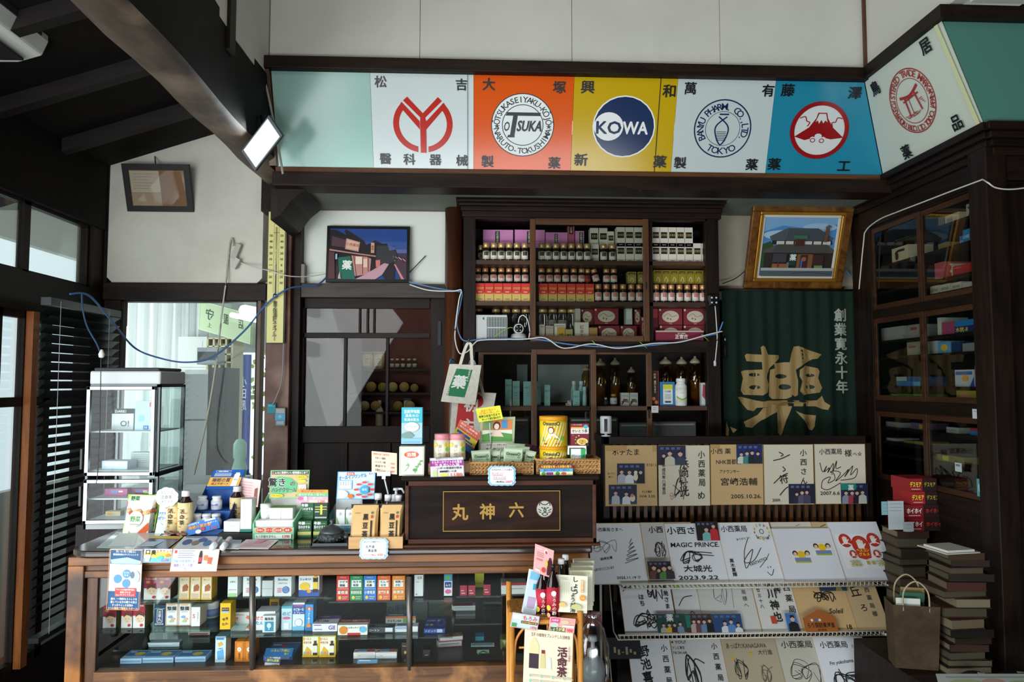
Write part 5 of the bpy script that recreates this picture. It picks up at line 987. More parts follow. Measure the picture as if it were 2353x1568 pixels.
for i in range(2): sh('c3',('yellow carton picturing a brown bottle, left twin','yellow carton picturing a brown bottle, right twin')[i],695 + i * 38.5,732.5 + i * 38.5,1462,1510,.05,'f2d21e',[('r',2,2,35,46,'f8f2d8'),tx(10,7,7,'宝ヘルス','e8901e',b=.03,fit=18),tx(11,15,6,'せきどめ','d8481e',b=.03,fit=18),('p',[(3,40),(10,24),(20,34),(20,46),(3,46)],'f0b41e'),('e',6,38,3,3,'7ac0d8'),('e',13,38,3,3,'e88a9a'),('r',24,18,34,44,'3a1c12'),('r',26,11,32,18,'5a2a1a'),('r',24,22,34,38,'f0e8c8'),('r',0,44,37,48,'f0c018')],group='yellow cartons with a brown bottle')
for i in range(2): flat('c3',('white flat carton with red picture top, left twin near the case front','white flat carton with red picture top, right twin near the case front')[i],812 + i * 51,862 + i * 49.5,1494,1514,13,'e8eaec',[('r',2,2,48,3,'e8903a'),('r',10,6,16,7,'9aa0a8')],[('r',8,1,30,4,'4a9ac8'),('r',30,1,48,5,'c8483a'),('r',2,2,8,5,'d8503a')],group='white flat cartons near the case front')
sh('f','dark chocolate brown carton just left of the second steel bar',923,939,1478,1512,.05,'2c1814',[tx(8,7,4,'Okumura','c8a878',fit=13),('e',8,22,3,3.6,'c8a86a'),('f',0,0,16,34,.5,'7a5a3a')]); sh('f','small dark box on the case floor past the second steel bar',972,988,1494,1514,.04,'241d1a',[('r',4,11,12,13,'a8a49c')])
z,_ = SHF['f']
for i in range(2): flat('f',('lower','upper')[i] + ' red and white long carton lying askew beyond the second steel bar',1005 + 4 * i,1062 + 3 * i,(1484,1474)[i],(1511,1497)[i],13,'dfe0e0',[('f',0,0,57,13,1.2,'b83a40'),('r',6,5,50,7,'9a9aa0')],[('r',0,0,57,10,'c8a84a' if i else 'a8343c')] + [('e',12 + 11 * j,5,4,2.5,'dcdcd8') for j in range(4)],rz=9,Y=2.5 - .0 * i) if i == 0 else flat(z + 13 * 2.5 / F,'upper red and white long carton lying askew beyond the second steel bar',1009,1064,1474,1497,10,'dfe0e0',[('f',0,0,55,10,1.2,'b83a40')],[('r',0,0,55,12,'c8a84a')] + [('e',10 + 11 * j,6,4,3,'dcdcd8') for j in range(4)],rz=9,Y=2.5)
flat('c4','white long carton with pale blue top on the low shelf',1082,1136,1478,1494,10,'dfe6e8',[('r',10,4,46,6,'6a8a94')],[('r',2,1,50,4,'7ab0c8')],Y=2.5); flat('c4','small white and green carton in front of the long white one',1096,1124,1494,1508,10,'e8ece4',[('r',4,4,24,7,'3f9a5a')],[('k',[(2,6),(14,2),(26,5)],2,'4aa85a')],Y=2.44)
sh('c4','teal cube carton at the back of the low shelf',1092,1112,1464,1482,.04,'3aa0b4',[('r',4,8,14,10,'c8e6ea')]); sh('c4','olive bottle carton with grey label near the rattan stand',1150,1168,1470,1502,.05,'5a6a32',[('p',[(4,2),(14,2),(10,14)],'9aa87a'),('r',4,18,14,28,'2c2f2a')])
card('leaflet','small blue leaflet lying at the very front of the case','leaflet',(822,1516,2.36),(868,1516,2.36),(820,1526,2.345),46,10,'7ab0d8',[('r',4,2,30,4,'f0f4f6')])
cart('paper_sheet','handwritten sheet standing dimly at the back of the case','paper',888,982,1385,1430,2.78,.002,'a9aca8',[tx(26,14,16,'四季報','4a4c4a',rot=-8)]); cart('leaflet','grey picture leaflet standing behind the clear shelf','leaflet',985,1040,1380,1418,2.77,.002,'8a8478',[('k',[(6,30),(26,18),(50,8)],6,'a39a88')])
# ================================================================ things on the counter
ZK = ZC + .0006
def Yk(px,py): return PZ(px,py,ZC).y
# small glass display fridge at the left end
Yf = 2.62; t = thing('display_fridge','small glass-sided display refrigerator at the end of the counter','refrigerator',P(280,1228,Yf)); o = t.location; o.z = ZK
X = lambda px: P(px,1050,Yf).x - o.x; Zp = lambda py: P(280,py,Yf).z - o.z
fx0,fx1,dp = X(197),X(364),.22; Hh = Zp(845)
m = M(); zc0 = Zp(884); e = .012; m.box((fx0 + .004,0,zc0),(fx1,dp,Hh - .012),mat('b9bdbd',.4)); m.box((fx0 + .012,.01,Hh - .012),(fx1 - .01,dp - .01,Hh),mat('3a3d3e',.4)); m.obj('top_housing',t,.008)
m = M(); m.box((fx0,0,0),(fx1,dp,Zp(1201)),mat('9aa0a0',.4)); m.obj('base',t); M().box((fx0 + .01,dp - .006,Zp(1199)),(fx1 - .012,dp - .003,zc0 - .012),glass('fridge_back',(.92,.96,.95),.02,.02,.1)).obj('back_glass',t)
m = M(); DKF = mat('55595a',.35,.6)
for x in (fx1 - .006,): m.box((x - .006,0,0),(x + .006,.012,zc0),DKF); m.box((x - .006,dp - .012,0),(x + .006,dp,zc0),DKF)
m.box((fx0,0,0),(fx0 + .008,.012,zc0),DKF); m.box((fx0,dp - .012,0),(fx0 + .008,dp,zc0),DKF); m.box((fx1 - .012,0,Zp(1096)),(fx1,dp,Zp(1086)),DKF); m.box((fx0,0,zc0 - .01),(fx1,dp,zc0),DKF); m.obj('frame',t)
CHR = mat('a4a9ac',.25,.9)
for nm,y0,y1,h0,h1 in (('upper',888,1093,1030,1078),('lower',1101,1203,1115,1162)):
    m = M(); a,b = X(199),X(357); za,zb_2 = Zp(y1),Zp(y0); s_ = .014
    for q in ((a,b,za,za + s_),(a,b,zb_2 - s_,zb_2),(a,a + s_,za,zb_2),(b - s_,b,za,zb_2)): m.box((q[0],-.016,q[2]),(q[1],-.002,q[3]),CHR)
    d = m.obj('door',t,.002); M().box((a + s_,-.011,za + s_),(b - s_,-.008,zb_2 - s_),glass('fridge_pane_' + nm,(.95,.98,.98),.01,.02,.1)).obj('pane',d)
    M().box((X(190),-.02,Zp(h1)),(X(196),.0,Zp(h0)),mat('222425',.4)).obj('handle',d,.002)
M().box((fx1 - .001,.012,Zp(1199)),(fx1 + .002,dp - .012,zc0 - .01),glass('fridge_side',(.9,.95,.94),.04,.02,.2)).obj('side_glass',t)
SHZ = {}
for y in (992,1082,1147,1196): M().box((fx0 + .008,.012,Zp(y) - .004),(fx1 - .013,dp - .014,Zp(y)),mat('c9d2d2',.4)).obj('wire_shelf',t); SHZ[y] = o.z + Zp(y) + .0006
def infr(lb,x0,x1,y0,y1,s_,col,draw=(),dy=.05,dep=.03,nm='medicine_packet'): return cart(nm,lb,'packet',x0,x1,y0,y1,Yf + dy,dep,col,draw,Z=SHZ[s_])
infr('pale blue cooling pack standing on the upper refrigerator shelf',309,348,922,992,992,mat('a9d6ea',.3),[('r',33,3,37,14,'d84a4a'),('e',15,42,7,9,'8fc0e0'),('r',20,58,32,68,'2a6ab0'),tx(26,63,8,'16','e8f0f4')])
infr('black and white pack with large lettering on the upper refrigerator shelf',256,306,940,992,992,'dfe3e4',[('r',0,0,50,12,'23272a'),tx(20,6,9,'DARK!','e8eaea',b=.03),tx(30,36,20,'O!','5a6064')],dy=.09)
flat(SHZ[1082] - .0006,'shiny pale blue packet lying on the middle refrigerator shelf',232,294,1056,1078,18,'cfe4ee',[('r',8,4,40,10,'f4f8fa')],None,'medicine_packet',Yf + .04,-6,cat='packet')
infr('grey document leaning on the middle refrigerator shelf',296,350,1042,1080,1082,'aeb8b8',[('r',6,6 + 5 * i,40,7.5 + 5 * i,'7f8a8a') for i in range(5)],dy=.1) if 0 else infr('grey printed packet standing on the middle refrigerator shelf',300,350,1040,1080,1082,'aeb8b8',[('r',6,6 + 5 * i,40,7.5 + 5 * i,'7f8a8a') for i in range(5)],dy=.1)
for i,(a,b) in enumerate(((240,292),(296,345))): infr(('magenta pouch on the lower refrigerator shelf, left one','magenta pouch on the lower refrigerator shelf, right one')[i],a,b,1124,1146,1147,'a8487a',[('r',14,4,30,14,'5a7ab0'),('r',32,6,42,10,'e8d0dc')],dy=.06 + .03 * i)
infr('amber and white packet on the bottom refrigerator shelf',242,276,1176,1196,1196,'d8c49a',[('e',10,10,7,6,'e0a04a')],dy=.08)

def pouch(label,x0,x1,y0,y1,Z,th,col,draw,name='pouch',rz=0,roll=0,Y=None,lean=.25,group=None,top=None,dy=0):
    """stand-up bag: flat bottom gusset, front panel leaning back to a pinched top seal"""
    Y = (Y or PZ((x0 + x1) / 2,y1,Z).y) + dy; a,b = P(x0,y1,Y),P(x1,y1,Y); w = b.x - a.x; h = (y1 - y0) * Y / F; k = th
    n = 6; vs = []; fs = []
    for r in range(n + 1):
        f = r / n; d = k * (1 - f ** 1.6) + .0012; ww = w / 2 * (1 - .05 * math.sin(math.pi * f)); z = h * f; y = lean * .1 * f
        vs += [(-ww,y + k / 2,z),(-ww * .82,y + k / 2 - d / 2,z),(ww * .82,y + k / 2 - d / 2,z),(ww,y + k / 2,z),(ww * .82,y + k / 2 + d / 2,z),(-ww * .82,y + k / 2 + d / 2,z)]
    for r in range(n):
        for j in range(6): q = (j + 1) % 6; fs.append((r * 6 + j,r * 6 + q,r * 6 + 6 + q,r * 6 + 6 + j))
    fs += [tuple(reversed(range(6))),tuple(n * 6 + j for j in range(6))]
    m = M(); m.add(vs,fs,mat(col,.35)); i0 = len(m.v)
    m.page((-w / 2,0,h),(w,0,0),(0,0,-h),x1 - x0,y1 - y0); m.draw(draw)
    for i in range(i0,len(m.v)):
        p = m.v[i]; f = max(0,min(1,p.z / h)); d = k * (1 - f ** 1.6) + .0012; u = abs(p.x) / (w / 2 * .82); d *= 1 if u <= 1 else max(0,1 - (u - 1) / .22)
        m.v[i] = V((p.x * (1 - .05 * math.sin(math.pi * f)),lean * .1 * f + k / 2 - d / 2 + p.y - .0008,p.z))
    if top: m.box((-w / 2,lean * .1 + k / 2 - .002,h * .95),(w / 2,lean * .1 + k / 2 + .002,h * 1.03),top)
    return onelabel(m,name,label,'pouch',group,loc=((a.x + b.x) / 2,Y,Z),rot=(0,math.radians(roll),math.radians(rz)))
def bands(w,y,n,h,cols): return [('r',w * i / n,y,w * (i + .7) / n,y + h,cols[i % len(cols)]) for i in range(n)]
gv = [('r',0,0,66,14,'8fc83a'),tx(18,8,10,'野菜','2f7a2a',b=.03),('r',0,15,66,26,'d8402a'),tx(26,20,8,'アモノフーズ','f6efe4',b=.02,fit=40)] + [('e',8 + i * 8,33 + (i * 5) % 7,6,5,('c8a070','b05a3a','d8c08a')[i % 3]) for i in range(8)] + [('e',28,50,17,16,'f6f4ec'),tx(28,50,12,'野菜','5aa84a',b=.02),('r',18,60,38,62,'a8c0a0'),('p',[(0,60),(22,80),(0,80)],'a9d05a'),('p',[(36,80),(60,56),(62,80)],'e86a3a')]
pouch('green vegetable soup pouch with red band, front one',278,344,1146,1226,ZK,.05,'f0efe2',gv,rz=8,roll=3)
pouch('green vegetable soup pouch standing behind the front one',312,358,1140,1222,ZK,.04,'a9cf4a',[('r',0,0,46,16,'7ab82e'),tx(14,7,8,'野菜','2f6a2a',b=.03)] + bands(24,4,4,8,('2a2a2a','6a3a7a','3f9a6a','e88a3a')) + [('r',36,30 + 9 * i,44,36 + 9 * i,('5a9a3a','3f7a3a','c8d84a')[i % 3]) for i in range(5)],rz=8,roll=4,dy=.004)
pouch('pale blue drinkable jelly pouch beside the soup pouches',353,383,1166,1227,ZK,.03,'dcecf2',[('r',0,0,30,4,'9ad06a'),tx(15,20,8,'アクアの','3a78c0',b=.02,fit=24),tx(15,29,8,'ゼリー','3a78c0',b=.02),('r',0,40,30,56,'6ab4e0'),('k',[(0,44),(10,40),(20,46),(30,42)],4,'f0f8fa')])
teaL = [('r',0,0,30,10,'e8c860'),tx(15,18,11,'活命茶','3a2a1a',v=True,b=.02,lead=1.1,al='l')] + [('e',4 + (i * 11) % 24,12 + (i * 17) % 46,2,1.4,'d8863a') for i in range(8)] + [('e',3 + (i * 5) % 26,62 + (i * 3) % 8,1.8,2.4,('b05a4a','8a7a9a','6a4a3a')[i % 3]) for i in range(14)]
def tea(label,px,y0,y1,w,Y=None): return bottle(label,px,y0,y1,Y or Yk(px,y1),w,'2a1a14','eeeef0',18,.12,ZK,('ecd9a4',.02,.74),'tea_bottle','bottled teas with cream wrappers',teaL,.78,m_=mat('2a1712',.12))
tea('cream-wrapped tea bottle behind the cloud price card',397,1127,1228,30,Yk(397,1228)); tea('cream-wrapped tea bottle beside the blue supplement display',425,1128,1230,32); tea('cream-wrapped tea bottle behind the white cartons, right of the blue display',543,1118,1216,30,Yk(538,1213))
def cloud(name,label,pts,Y,w,h,col,draw,edge=None,tilt=0,n=9):
    x0,x1,y0,y1 = pts; a,b,c = P(x0,y0,Y),P(x1,y0,Y),P(x0,y1,Y - tilt); U,D = b - a,c - a; D.x = 0; m = M()
    def sc(f): return [(w / 2 + (w / 2) * f * math.cos(i * 2 * math.pi / 90) * (.93 + .07 * abs(math.sin(i * 2 * math.pi / 90 * n / 2))),h / 2 + (h / 2) * f * math.sin(i * 2 * math.pi / 90) * (.93 + .07 * abs(math.sin(i * 2 * math.pi / 90 * n / 2)))) for i in range(90)]
    def sq(f): return [(w / 2 + (w / 2) * f * max(-1,min(1,1.25 * math.cos(q))) * (.95 + .05 * abs(math.sin(q * 9))),h / 2 + (h / 2) * f * max(-1,min(1,1.25 * math.sin(q))) * (.95 + .05 * abs(math.sin(q * 9)))) for q in [i * 2 * math.pi / 120 for i in range(120)]]
    fn = sq if edge else sc; m.page((0,0,0),U,D,w,h); N = D.cross(U).normalized(); pp = [m.pt(*p) for p in fn(1)]; k = len(pp); vs = pp + [p - N * .0015 for p in pp]
    m.add(vs,[tuple(reversed(range(k))),tuple(range(k,2 * k))] + [(i,(i + 1) % k,k + (i + 1) % k,k + i) for i in range(k)],col); m.ly = 3
    if edge: m.draw([('p',fn(.95),edge),('p',fn(.86),'f2f4f6')])
    m.draw(draw); return onelabel(m,name,label,'card',loc=a)
cloud('price_card','white cloud-shaped price card before the cream-wrapped teas',(357,411,1120,1166),Yk(397,1228) - .03,54,44,'f2f3f3',[tx(26,12,8,'冷えてる','a0a4a4'),tx(26,22,9,'活命茶','8a8e8e'),tx(28,32,7,'あります','a0a4a4')])
m = M(); q = P(385,1164,Yk(397,1228) - .028); m.tube([q,V((q.x,q.y,ZK + .003))],.0015,mat('d8dcde',.3),6); m.lathe([(.012,0),(.012,.003),(0,.003)],mat('d8dcde',.3),12,(q.x,q.y,ZK)); onelabel(m,'card_stand','clear wire stand carrying the cloud price card','stand')
# blue supplement display
Yd = Yk(470,1230) + .0; t = thing('display_stand','blue cardboard display of white supplement bottles','display',P(474,1230,Yd)); o = t.location; o.z = ZK; X = lambda px: P(px,1190,Yd).x - o.x; Zp = lambda py: (1230 - py) * Yd / F
BLU = mat('1f5aa8',.4); m = M(); D3 = .16
m.add([(X(430),0,0),(X(515),0,0),(X(515),0,Zp(1218)),(X(430),0,Zp(1218)),(X(432),D3,0),(X(517),D3,0),(X(517),D3,Zp(1135)),(X(432),D3,Zp(1135))],[(0,1,2,3),(5,4,7,6),(4,0,3,7),(1,5,6,2),(0,4,5,1)],BLU); m.box((X(433),.07,0),(X(513),D3 - .002,Zp(1186)),BLU); m.obj('tray',t)
m = M(); a,b,c = V((X(452),D3 - .01,Zp(1098))),V((X(528),D3 - .01,Zp(1098))),V((X(443),D3 - .05,Zp(1140))); m.slab(a,b - a,c - a,.003,BLU); m.page(a,b - a,c - a,78,42); m.draw([('f',8,2,46,6,.5,'e8eef4'),tx(26,4,3.4,'GABA PREMIUM','e8eef4',b=.02),('r',0,17,78,36,'e8b04a'),tx(30,23,9,'睡眠の質','2a2f5a',b=.02,fit=44),tx(30,31,6,'向上サポート','2a2f5a',fit=42),('r',58,10,72,36,'f0f2f4'),('r',60,7,70,11,'e0e4e8'),tx(65,22,4,'Good','4a5a8a')] + [('r',8,9 + 2.4 * i,50,10.2 + 2.4 * i,'c8d8ea') for i in range(3)]); m.obj('header_card',t)
for i,(px,py0,py1,yy) in enumerate(((462,1140,1184,.1),(494,1140,1184,.1),(452,1181,1222,.04),(474,1181,1222,.04),(496,1181,1222,.04))):
    bottle(f'{("left", "right", "left", "middle", "right")[i]} white supplement bottle on the {"upper" if i < 2 else "lower"} step of the blue display',px + (3 if i < 2 else 0),py0,py1,Yd + yy,23,'eef0f4','f4f5f7',19,.16,ZK + (Zp(1186) + .001 if i < 2 else .001),('dfe4f0',.2,.66),'supplement_bottle','white supplement bottles on the blue display',[tx(10,8,5,'Good眠','4a64a8')])
card('price_card','blue sleep-support price card leaning on the blue display','card',(424,1206,Yd - .012),(499,1188,Yd - .012),(430,1232,Yd - .022),78,34,'2b7ad0',[tx(18,5,7,'一日90円で','f2f4f6',b=.02,fit=34),tx(34,15,10,'睡眠の質改善','f0a83a',b=.03,fit=52),tx(64,12,6,'サポート','f2f4f6',b=.02,fit=22),('e',28,30,7,6,'e8e4da'),('e',40,25,5,5,'c83a3a'),('r',48,1,74,6,'f0f2f4'),tx(64,28,9,'1,500','e84a7a',b=.02)])
# velvet tray with white cartons, pink card
t = on('velvet_tray','black velvet tray under two white cartons','tray',500,587,1227,1240,ZC,.11,'1d1416')
zv = ZK + 13 * t.location.y / F + .001
cart('cosmetic_carton','small square white carton on the black velvet tray','box',513,551,1199,1226,t.location.y + .02,.05,'f0f1f0',[('r',10,11,28,12.5,'c0c4c2')],Z=zv,rz=-6); cart('cosmetic_carton','tall slim white carton with teal foot on the black velvet tray','box',552,577,1148,1226,t.location.y + .015,.045,'eef0ea',[('r',0,71,25,78,'2a8a80')] + [tx(11,20,5,'アクアヴィーナス','a8aca0',v=True,lead=1,al='l')],Z=zv)
card('price_card','pale pink handwritten price card behind the tall white carton','card',(540,1096,Yd + .14),(600,1104,Yd + .14),(532,1158,Yd + .13),62,62,'f2d4d2',[('r',6,8 + 6 * i,44,10 + 6 * i,'e8aeb2') for i in range(7)] + [('p',[(50,22),(56,18),(58,58),(50,60)],'9a5a4a'),tx(54,46,5,'わもの','f0d8c8',v=True)])
m = M(); q = P(566,1160,Yd + .133); m.tube([V((q.x,q.y,ZK + .002)),q],.0015,mat('d8dcde',.3),6); m.lathe([(.012,0),(.012,.003),(0,.003)],mat('d8dcde',.3),12,(q.x,q.y,ZK)); onelabel(m,'card_stand','thin stand carrying the pale pink price card','stand')
# green hand cream display
Yg = Yk(640,1240); t = thing('display_stand','green cardboard display of white hand cream jars','display',P(640,1240,Yg)); o = t.location; o.z = ZK; X = lambda px: P(px,1190,Yg).x - o.x; Zp = lambda py: (1240 - py) * Yg / F
GR = mat('7fc89a',.5); D3 = .13; m = M()
for xA,xB in ((581,590),(671,690)):
    m.add([(X(xA),.0,0),(X(xA) + .004,0,0),(X(xB) + .004,D3,Zp(1150)),(X(xB),D3,Zp(1150)),(X(xA),0,Zp(1205)),(X(xA) + .004,0,Zp(1205)),(X(xB),D3,0),(X(xB) + .004,D3,0)],[(0,6,3,4),(1,5,2,7),(0,4,5,1),(4,3,2,5)],GR)
m.box((X(583),-.002,0),(X(676),.004,Zp(1214)),GR); m.box((X(590),D3 - .004,0),(X(688),D3,Zp(1150)),'eef0ec'); m.box((X(585),.01,0),(X(674),D3 - .005,Zp(1200)),'f0f1ee')
m.page((X(583),-.002,Zp(1214)),(X(676) - X(583),0,0),(0,0,-Zp(1214)),93,26); m.draw([('r',4,0,90,11,'c8b48a')] + [('e',16 + 21 * i,5.5,9.5,5,'d83a34') for i in range(4)] + [tx(16 + 21 * i,5.5,5,s_,'f6f0e8',b=.02) for i,s_ in enumerate(('手荒れ','かさつき','水仕事','無香'))] + [('r',5,14,88,24,'e6f2ea'),tx(30,19,7,'もう手放せません','5a7a6a',b=.02,fit=46),tx(76,19,9,'1390','e04a5a',b=.02)]); m.obj('tray',t)
m = M(); a,b,c = V((X(598),D3 - .02,Zp(1096))),V((X(692),D3 - .02,Zp(1096))),V((X(598),D3 - .035,Zp(1160))); m.slab(a,b - a,c - a,.003,'c9b58a'); m.page(a,b - a,c - a,94,64)
m.draw([('f',0,0,94,64,1.5,'6fc48c'),('r',4,2,92,10,'3a3a34'),tx(48,6,6.4,'こんなに気持ちいい使用感はじめて','f4f4ec',b=.03,fit=84),('p',[(2,22),(20,14),(50,18),(66,30),(64,50),(30,54),(4,52)],'5fb87c'),tx(17,28,21,'驚き','1f2420',b=.03,al='c',fit=40,out=('f2f6f2',.06)),tx(54,31,13,'の','1f2420',b=.02,out=('f2f6f2',.05)),tx(34,45,11,'ハンドクリーム','1f2420',b=.02,fit=58,out=('f2f6f2',.05)),('e',76,16,14,4,'ecd83a'),tx(76,16,5,'におわない','5a4a1a',fit=24),('e',78,25,10,3,'ecd83a'),('e',20,58,15,4,'ecd83a'),tx(20,58,5,'ベタつかない','5a4a1a',fit=26),('e',76,58,13,4,'ecd83a'),tx(76,58,5,'家族みんなで','5a4a1a',fit=23),('p',[(70,34),(88,32),(90,48),(72,50)],'f0d8cc'),('k',[(74,48),(80,36)],2,'e0b0a0'),('k',[(80,49),(86,36)],2,'e0b0a0')]); m.obj('header_card',t)
q = P(606,1200,Yg + .03); tj = thing('cream_jar','round white hand cream jar in the green display','jar',(q.x,Yg + .05,ZK + Zp(1200) + .0008)); hh = Zp(1168) - Zp(1200); M().lathe([(0,0),(.016,0),(.017,hh * .9),(.015,hh),(0,hh)],mat('eceef0',.35),20).obj('body',tj); M().lathe([(.0175,hh * .72),(.0175,hh * 1.01),(.0,hh * 1.02)],mat('f4f5f6',.3),20).obj('lid',tj)
for i,(x0,x1) in enumerate(((619,645),(646,672))): cart('hand_cream_carton',('white hand cream carton in the green display, left one','white hand cream carton in the green display, right one')[i],'box',x0,x1,1168,1200,Yg + .035,.055,'f1f3ef',[tx(13,10,4,'モイスチャー','b8beb4',fit=18),tx(13,20,3.5,'クリーム','c0c6bc')],top='6fa84a',Z=ZK + Zp(1200) + .0008,group='white hand cream cartons')
# eye drop cartons
def eye(label,x0,x1,y0,y1,Z,dy,alt=False): return cart('eye_drop_carton',label,'box',x0,x1,y0,y1,Yk(718,1236) + dy,.035,'1f5a3a',([('r',2,6 + 6 * j,29,8.5 + 6 * j,('d8c84a','5a8a5a')[j % 2]) for j in range(4)] + [('r',14,8,18,28,'e0d84a'),('r',2,34,29,36,'c8d0c8')]) if alt else [tx(9,5,8,'年齢','f2f4ee',b=.03),tx(23,6,3,'とともに','d8e0d4'),tx(15,14,8,'目のかすみ','f2f4ee',b=.03,fit=26),('r',3,20,28,21,'9ac08a'),('r',0,24,31,31,'d8d27a'),('r',0,31,31,33,'8aa85a')],Z=Z,group='dark green eye drop cartons')
Ye = Yk(718,1236); zs = 38 * Ye / F
eye('dark green eye drop carton, bottom left of four beside the green display',684,715,1198,1236,ZK,0); eye('dark green eye drop carton, bottom right of four',720,751,1198,1236,ZK,0)
on('carton_step','low green card step under the upper eye drop cartons','box',688,754,1196,1230,ZC,.045,'2a6a48')
z2 = ZK + P(720,1196,Yk(721,1230)).z - ZC + .002
cart('eye_drop_carton','dark green eye drop carton, upper left of four','box',691,720,1157,1196,Yk(721,1230) + .004,.035,'1f5a3a',[tx(9,5,8,'年齢','f2f4ee',b=.03),tx(15,14,8,'目のかすみ','f2f4ee',b=.03,fit=26),('r',3,20,24,21,'9ac08a'),('r',3,25,20,26,'7aa86a'),('r',0,30,29,39,'3f7a4a')],Z=z2,group='dark green eye drop cartons')
cart('eye_drop_carton','dark green eye drop carton with yellow panel, upper right of four','box',721.5,752,1157,1196,Yk(721,1230) + .004,.035,'24463a',[('r',2,8,29,10,'d8c84a'),('r',2,14,29,16,'d8c84a'),('r',14,4,19,28,'d8d44a'),('r',2,20,12,22,'e8e0b0'),('r',2,33,29,37,'d8dcd8')],Z=z2,group='dark green eye drop cartons')
card('price_card','orange, green and pink card above the eye drop cartons','card',(683,1126,Ye + .06),(754,1126,Ye + .06),(683,1157,Ye + .055),71,31,'7ac08a',[('r',0,0,71,7,'f0a83a'),tx(36,3.5,5,'複合3種配合で効く','d84a4a',b=.02,fit=54),tx(34,11,5.5,'目のかすみ・目やに','f4f6f0',b=.02,fit=60),('r',0,16,71,31,'f0a8c0'),('e',8,20,7,4,'e86a9a'),tx(48,19,5,'疲れた目に','f8f0f4',b=.02),('r',28,23,70,30,'f4d0c0'),tx(56,26.5,8,'1,280','e8563a',b=.02),('e',20,20,4,5,'f4e8e4')])
# all-in-one gel display
Yq = Yk(786,1236); t = thing('display_stand','clear plastic display with a pale blue gel sign','display',P(786,1236,Yq)); o = t.location; o.z = ZK; X = lambda px: P(px,1190,Yq).x - o.x; Zp = lambda py: (1236 - py) * Yq / F
m = M(); m.box((X(757),0,0),(X(815),.004,Zp(1207)),'e6eef4'); m.page((X(757),0,Zp(1207)),(X(815) - X(757),0,0),(0,0,-Zp(1207)),58,29); m.draw([('r',14,3,58,16,'2f9ad8'),tx(40,7,5.5,'潤いとハリを一本','f2e84a',b=.03,fit=36),tx(40,13,5.5,'極上のオールイン','f2e84a',b=.03,fit=36),('r',50,17,58,28,'d84a9a'),('r',0,26,58,29,'4ab0d8')]); m.obj('front_card',t)
m = M(); m.add([(X(757),0,0),(X(757),.11,0),(X(764),.11,Zp(1158)),(X(757),0,Zp(1185))],[(0,1,2,3)],FILM); m.add([(X(815),0,0),(X(815),.11,0),(X(820),.11,Zp(1158)),(X(815),0,Zp(1185))],[(0,1,2,3)],FILM); m.box((X(757),.11,0),(X(820),.113,Zp(1158)),'e0e8ea'); m.obj('side_walls',t)
m = M(); a,b,c = V((X(764),.08,Zp(1096))),V((X(854),.08,Zp(1096))),V((X(764),.06,Zp(1158))); m.slab(a,b - a,c - a,.003,'cfe6f4'); m.page(a,b - a,c - a,90,62)
m.draw([('f',0,0,90,62,1.5,'5aa8dc'),('r',22,2,40,9,'d84a3a'),tx(31,5.5,5,'高機能','f4ece4'),tx(36,12,10,'オールインワンゲル','2a88d0',b=.03,fit=66,rot=-6,out=('f4f8fa',.05)),('r',72,2,86,9,'e4ecf0'),tx(79,5.5,5,'薬用','6a7a84'),('r',4,20,36,40,'5aa8dc'),('r',5,21,35,39,'f0f6f8')] + [tx(9 + 6 * i,24,2.8,'美容液','6a8aa8',v=True,al='l') for i in range(5)] + [('e',16,51,12,8,'dfe8d8'),('r',5,48,27,56,'dce8f0'),('e',34,56,6,5,'e87a2a'),('p',[(66,31),(76,36),(76,47),(66,52),(56,47),(56,36)],'4ab0e0'),tx(66,41,6,'薬用','e8f4f8')] + [('e',66 + 19 * math.cos(k_ * .785),41 + 16 * math.sin(k_ * .785),6,2.4,'e0504a') for k_ in range(8)]); m.obj('header_card',t)
for i,(x0,x1) in enumerate(((772,792),(794,812))): cart('gel_carton',('white gel carton in the clear display, left one','white gel carton in the clear display, right one')[i],'box',x0,x1,1172,1224,Yq + .03,.05,'eef2f0',[tx(10,8,8,'水','9aa8a8'),('p',[(1,14),(8,30),(1,44)],'7ac06a'),('r',12,28,17,36,'c8d0cc')],Z=ZK,side='5ab0a0',group='white gel cartons')
# coin tray with lidded bronze dish
Yt = Yk(758,1258); t = thing('money_tray','black square tray under the bronze dish','tray',(P(758,1258,Yt).x,Yt,ZK)); w = 84 * Yt / F / 2; dpt = Yk(758,1236) - Yt
m = M(); TB = mat('16171a',.3)
m.box((-w,0,0),(w,dpt,.004),TB)
for q in ((-w,w,0,.004),(-w,w,dpt - .004,dpt),(-w,-w + .004,0,dpt),(w - .004,w,0,dpt)): m.box((q[0],q[2],.004),(q[1],q[3],.011),TB)
m.obj('tray',t)
BZ = mat('4f5656',.42,.6); q = V((P(762,1245,Yt + dpt / 2).x,Yt + dpt / 2,ZK + .0046)); t = thing('lidded_dish','round bronze dish with domed lid and small knob','dish',q); r = .042
m = M(); m.lathe([(0,0),(r * .9,0),(r * 1.05,.006),(r * 1.02,.018),(r * .92,.026),(r * .85,.026)],noisy('cast_bronze','2e3435','565e5e',(90,90,90),.5,.5,metal=.5),26)
for a in range(26): m.lathe([(.003,-.002),(.004,.002),(0,.005)],BZ,6,(r * 1.03 * math.cos(a * .242),r * 1.03 * math.sin(a * .242),.008 + .006 * (a % 2)))
m.obj('bowl',t); M().lathe([(r * .93,.026),(r * .86,.034),(r * .55,.045),(r * .2,.05),(.006,.051),(.004,.056),(.008,.062),(.005,.068),(0,.069)],BZ,26).obj('lid',t)
m = M(); m.lathe([(0,-.008),(.009,-.004),(.011,.004),(.006,.01),(0,.011)],BZ,10,(r * 1.15,-.012,.012)); m.obj('head_ornament',t)
